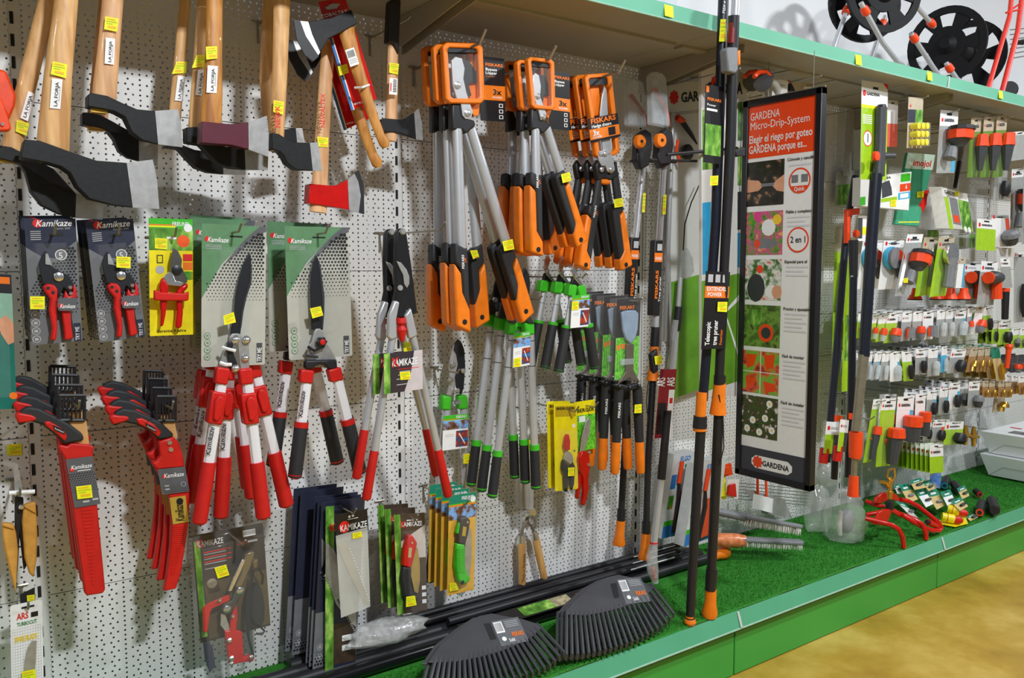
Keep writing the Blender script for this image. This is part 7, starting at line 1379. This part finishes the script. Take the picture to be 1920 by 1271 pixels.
t = thing('twist_handle', 'red orange bulb handle standing out past brass row', 'handle', W('V', (1470, 60), .3)); rod('handle_shaft', t, ORD, 'V', [(1478, 40), (1462, 200)], [42, 30], .3); rod('handle_bulb', t, ORD, 'V', [(1480, 18), (1478, 40), (1476, 60)], [40, 58, 44], .3)
t = thing('bead_card', 'coloured bead card above the middle fitting row', 'card', W('V', (1090, 40), .2)); P = [W('V', p, .2) for p in ((1000, 30), (1150, 22), (1140, 66), (1000, 72))]; b = B(); b.prism(P, YB*.002); b.obj('bead_card', photo('bead_colours', ((230, 60, 60), (240, 200, 40), (60, 160, 220), (230, 230, 220), (60, 180, 80)), 80, detail=1), t)
# ------------------------------------------------------------------ telescopic garden tools on the near side of the far bay
yT = .42
t = thing('telescopic_tool', 'telescopic garden tool with white and lime header card', 'garden tool', W('P', (1600, 930), yT))
f = Fr('P', (1616, 150), (1665, 158), (1613, 336), yT+.0); cd_ = f.card('header_card', t, WCARD, .0012); f.prints(cd_, [f.rect(LIME, 0, .26, 1, 1), f.rect(TAG, 0, .24, .55, .27), f.rect(INKR, .55, .24, 1, .26), f.disc(INKR, .25, .58, .17, 18), f.disc(INKW, .25, .58, .15, 18), f.rect(INKK, .24, .53, .27, .62), (INKR, [(.8, 0), (1, 0), (1, .06)]), f.rect(INKK, .42, .05, .62, .075)]+[f.rect(INKW, .05, .34+.02*k, .4, .35+.02*k) for k in range(5)]); f.text(cd_, 'GARDENA', .18, .14, .03, INKK, w=.5, bold=.03); logo(f, cd_, .1, .125, .06)
rod('grip_top', t, BLK, 'P', [(1653, 196), (1653, 204)], [14, 20], yT+.02); rod('grip', t, DKG, 'P', [(1652, 202), (1650, 272), (1646, 330)], [21, 20, 24], yT+.02)
b = B(); b.lathe(W('P', (1640, 293), yT+.045), (0, -1, 0), [(0, .019), (.012, .017), (.013, .004)], 16); b.obj('dial', ORD, t); rod('clamp_bar', t, DKG, 'P', [(1645, 292), (1675, 292)], 12, yT+.02)
rod('upper_pole', t, NVY, 'P', [(1643, 326), (1634, 450), (1620, 668)], [22, 21, 20], yT+.02); rod('inner_tube', t, mat('satin_brown_metal', (140, 132, 112), .3, .6), 'P', [(1620, 664), (1604, 808)], [19, 15], yT+.02); rod('lock_sleeve', t, ORD, 'P', [(1605, 810), (1604, 850), (1602, 860)], [25, 25, 20], yT+.02); rod('neck_tube', t, MATS['satin_brown_metal'], 'P', [(1603, 856), (1601, 892)], [11, 11], yT+.02); rod('end_cap', t, ORD, 'P', [(1601, 892), (1599, 930)], [17, 21], yT+.02)
t = thing('telescopic_tool', 'slim black telescopic tool with orange hook head', 'garden tool', W('P', (1560, 700), .22)); rod('pole', t, NVY, 'P', [(1604, 330), (1588, 420), (1565, 700), (1550, 866)], [13, 13, 14, 14], .22); slab('hook_head', t, ORD, 'P', [(1590, 392), (1613, 390), (1612, 402), (1596, 404), (1594, 456), (1589, 456)], .25, .02, .003); b = B(); b.lathe(W('P', (1603, 438), .26), (0, -1, 0), [(0, .016), (.014, .014), (.015, .003)], 16); b.obj('dial', ORD, t)
f = Fr('P', (1609, 404), (1630, 404), (1608, 452), .245); c = f.card('hang_tag', t, WCARD, .001); f.prints(c, [f.rect(DKG, 0, .1, .4, .9), f.rect(TAG, .4, .45, .95, .75), f.rect(INKR, .7, .85, .95, .97)])
t = thing('telescopic_tool', 'black telescopic tool with joint between the other two', 'garden tool', W('P', (1598, 800), .34)); rod('pole_head', t, BLK, 'P', [(1600, 450), (1600, 520)], [18, 15], .34); rod('pole', t, NVY, 'P', [(1600, 515), (1597, 700), (1594, 830)], [14, 14, 13], .34); b = B(); b.tube([W('P', (1596, 518), .345), W('P', (1606, 518), .345)], .004, 8); b.obj('joint_pin', CHROME, t)
for i, (x, yv) in enumerate(((1562, .10), (1582, .2))):
    t = thing('tall_card', ('tall lime tool card behind slim black pole', 'tall lime tool card between the black poles')[i], 'card', W('P', (x, 700), yv), 'tall lime cards'); f = Fr('P', (x+4, 425+20*i), (x+22, 425+20*i), (x-4, 735), yv); c = f.card('backing_card', t, LIME, .001); f.prints(c, [f.rect(TANH, 0, 0, 1, .15), f.rect(LEAF, .2, .5, .9, .8)])
for i, p in enumerate(((1556, 790), (1582, 786))):
    t = thing('hand_tool_pack', ('small hand tool card with red foot, by the wire hook', 'small hand tool card with red foot, by the orange sleeve')[i], 'garden tool', W('P', p, .29+.07*i), 'small hand tool cards'); yh = .29+.07*i; x, y_ = p
    f = Fr('P', (x-6, y_), (x+20 if i == 0 else x+10, y_+2), (x-12, y_+60), yh); c = f.card('backing_card', t, WCARD, .001); f.prints(c, [f.rect(LIME, 0, .4, .6, 1), f.rect(DKG, .6, .4, 1, 1), f.disc(INKR, .2, .2, .1, 8), f.rect(INKG, .35, .16, .85, .24)]); rod('red_foot', t, RED, 'P', [(x-10, y_+50), (x-13, y_+78)], 17, yh-.016); slab('hang_frame', t, ORD, 'P', [(x+10, y_-12), (x+24, y_-10), (x+24, y_), (x+10, y_)], yh, .004); rod('blade', t, BLK, 'P', [(x+12, y_+20), (x+8, y_+108)], [16, 12], yh-.016)
hook_at('P', (1535, 772), .05, .32, HKL+'with white end beside the small hand tools')
f_ = W('P', (1575, 300), .06); t = thing('leaflet', 'small plant leaflet pinned to the pegboard behind poles', 'card', f_); f = Fr('P', (1568, 322), (1612, 318), (1565, 386), .03); c = f.card('leaflet_card', t, GREYC, .001); f.prints(c, [f.rect(LEAF, .1, .4, .9, 1)])
t = thing('side_post', 'grey flat post with black holes behind the tools', 'post', W('P', (1598, 500), .03)); slab('post_strip', t, mat('grey_post', (150, 148, 140), .5), 'P', [(1595, 205), (1602, 205), (1594, 330), (1588, 330)], .06, .02)
# cards above the sign
for i, (x, yv, lab) in enumerate(((1402, .262, 'hand held nozzle with orange rim hanging above the sign, inner one'), (1420, .355, 'hand held nozzle with orange rim hanging above the sign, outer one'))):
    t = thing('hand_nozzle', lab, 'nozzle', W('P', (x, 148), yv), 'nozzles above the sign'); b = B(); b.lathe(W('P', (x+8, 150), yv+.02), (-.3, -.8, -.35), [(-.01, .028), (.0, .036), (.012, .038), (.014, .03), (.015, .004)], 18); b.obj('nozzle_face', DKG, t); b = B(); b.tube([W('P', p, yv+.04) for p in ((x-6, 144), (x+2, 136), (x+16, 134), (x+26, 144))], .008, 8); b.obj('orange_rim', ORD, t)
    rod('nozzle_arm', t, mat('grey_white_arm', (170, 168, 160), .4), 'P', [(x+24, 146), (x+40, 168), (x+46, 200)], [16, 12, 10], yv); f = Fr('P', (x+30, 148), (x+58, 152), (x+26, 196), yv-.014); c = f.card('backing_card', t, WCARD, .001); f.prints(c, [f.disc(INKR, .25, .2, .08, 8), f.rect(INKG, .4, .17, .8, .23)])
for i, (x, top, lab) in enumerate(((1478, 140, 'brush with orange tip on tan card above the sign'), (1503, 142, 'bare tan card end above the sign'))):
    t = thing('tool_card', lab, 'card', W('P', (x, top+10), .29), 'cards above the sign'); f = Fr('P', (x, top+12), (x+24, top+14), (x-1, top+50), .29-.02*i); c = f.card('backing_card', t, TANH, .001); 
    if i == 0: rod('brush_tip', t, BLK, 'P', [(1480, 154), (1482, 166), (1496, 188)], [5, 12, 5], .31); rod('orange_point', t, ORD, 'P', [(1478, 150), (1480, 156)], [3, 6], .31)
    else: f.prints(c, [f.rect(INKW, .2, .2, .8, .4)])
for i, (p, y, ln, lab) in enumerate((((1388, 128), .1, .45, 'bare, just left of the sign top'), ((1480, 132), .05, .4, 'bare, above the sign middle'), ((1540, 142), .05, .45, 'bare, above the sign outer corner'), ((1570, 150), .02, .4, 'bare, beside the lime header card'), ((1700, 160), .05, .45, 'bare, over the foam plugs'), ((1770, 195), .03, .4, 'bare, over the spray nozzles'), ((1830, 205), .03, .42, 'bare, over the soil probes'), ((1880, 215), .03, .42, 'bare, at the far shelf end'))):
    hook_at('P', p, ln, ln, HKL+lab, rise=.0, plate=False)

# ------------------------------------------------------------------ hose reels and trolley on the top shelf
ZR = ZS+.032; RB = mat('reel_black_plastic', (14, 14, 16), .62, spec=.25)
def flange(t, C, axd, R, nm):
    axd = axd.normalized(); u = axd.cross(Vector((0, 0, 1))).normalized(); v = u.cross(axd); b = B(); n = 36
    def pt(r, a, k): return C+u*(r*math.cos(a))+v*(r*math.sin(a))+axd*k
    def ring(r0, r1, k0, k1, a0=0, a1=2*math.pi, m=n):
        closed = abs(a1-a0-2*math.pi) < 1e-6; cnt = m if closed else m+1; vs = []
        for i in range(cnt):
            a = a0+(a1-a0)*i/m; vs += [pt(r0, a, k0), pt(r1, a, k0), pt(r1, a, k1), pt(r0, a, k1)]
        fs = []
        for i in range(m):
            j = (i+1) % cnt; fs += [(i*4+q, j*4+q, j*4+(q+1) % 4, i*4+(q+1) % 4) for q in range(4)]
        b.add(vs, fs)
    ring(R*.82, R, -.008, .008); ring(R*.02, R*.48, -.006, .006)
    for k in range(6): a = 2*math.pi*k/6; ring(R*.44, R*.86, -.005, .005, a-.27, a+.27, 6)
    return b.obj(nm, RB, t)
def reel(label, C0, axd, gap, R, legs):
    axd = axd.normalized(); t = thing('hose_reel', label, 'hose reel', Vector((C0.x, C0.y, ZR)), 'hose reels on the top shelf'); C1 = C0+axd*gap
    flange(t, C0, axd, R, 'flange'); flange(t, C1, axd, R, 'flange'); b = B(); b.lathe(C0, axd, [(-.03, R*.12), (0, R*.3), (gap, R*.3), (gap+.03, R*.12)], 18); b.obj('drum', RB, t)
    for pts, col in legs:
        b = B(); b.tube(pts, .0095, 10); b.obj('leg', SILV, t); b = B(); d = (pts[1]-pts[0]).normalized(); b.lathe(pts[0]+d*col, d, [(0, .014), (.01, .016), (.03, .016), (.034, .012)], 12); b.obj('orange_collar', ORD, t)
def SP(p, y): return W('P', p, y)
yR = .33; Ca = SP((1657, -14), .36); axA = Vector((math.sin(.5), math.cos(.5), 0))
def foot(p, y): q = W('P', p, y); q.z = max(q.z, ZR+.01); return q
reel('black hose reel nearer the sign with crossed silver legs', Ca, axA, .14, .155, [([SP((1614, 5), .40), SP((1655, 80), .42), SP((1683, 116), .43), SP((1692, 122), .40)], .02), ([SP((1590, 8), .24), SP((1583, 32), .25), foot((1562, 92), .26)], .02), ([SP((1660, 30), .20), foot((1634, 108), .18)], .02)])
Cb = SP((1775, 84), .30); axB = Vector((.985, .17, 0))
reel('black hose reel farther along beside the red trolley', Cb, axB, .30, .165, [([SP((1752, 50), .36), SP((1736, 32), .36), SP((1720, 14), .36)], .01), ([SP((1708, 62), .40), SP((1748, 124), .42), SP((1758, 138), .42)], .01), ([SP((1774, 118), .42), SP((1794, 148), .44), foot((1800, 152), .44)], .01)])
t = thing('sack_truck', 'red tube sack truck standing on the shelf end', 'sack truck', SP((1880, 172), .38)); RT_ = mat('trolley_red', (206, 40, 26), .35)
b = B(); b.tube([SP((1898, -20), .475), SP((1893, 30), .475), foot((1852, 172), .48)], .010, 10); b.obj('rail', RT_, t); b = B(); b.tube([SP((1918, -20), .475), SP((1908, 60), .475), foot((1878, 176), .48)], .011, 10); b.obj('rail', RT_, t)
b = B(); b.tube([SP(p, .475) for p in ((1886, 24), (1912, 18), (1917, 8), (1914, 6), (1890, 22))], .004, 8); b.obj('handle_loop', RT_, t)
for i in range(7): b = B(); b.tube([SP((1894, 56+9*i), .3), SP((1960, 50+8*i), .3)], .003, 6); b.obj('basket_wire', CHROME, t)
b = B(); b.lathe(SP((1892, 166), .34), (.9, .4, 0), [(0, .035), (.03, .04), (.04, .03)], 16); b.obj('wheel', BLK, t); b = B(); b.lathe(SP((1906, 80), .3), (.5, -.8, 0), [(0, .01), (.03, .014), (.032, .01)], 10); b.obj('star_knob', BLK, t)
t = thing('storage_tray', 'grey translucent plastic tray on the shelf above hedge shears', 'tray', SP((1265, 10), .42)); P = [SP((1200, -6), .44), SP((1300, 16), .44), SP((1316, 24), .47), SP((1200, 0), .47)]
b = B(); A0 = Vector((1.18, -.46, ZR)); b.add([A0+Vector(q) for q in ((.02, 0, 0), (.48, 0, 0), (.48, .34, 0), (.02, .34, 0), (0, -.01, .09), (.5, -.01, .09), (.5, .36, .09), (0, .36, .09), (.5, -.02, .012), (.0, -.02, .012))], [(3, 2, 1, 0), (0, 1, 5, 4), (1, 2, 6, 5), (2, 3, 7, 6), (3, 0, 4, 7)]); b.obj('tray_shell', FROST, t, .004)
b = B(); b.tube([A0+Vector((0, -.012, .09)), A0+Vector((.5, -.012, .09)), A0+Vector((.5, .36, .09)), A0+Vector((0, .36, .09)), A0+Vector((0, -.012, .09))], .006, 8); b.obj('rim', GRY, t)
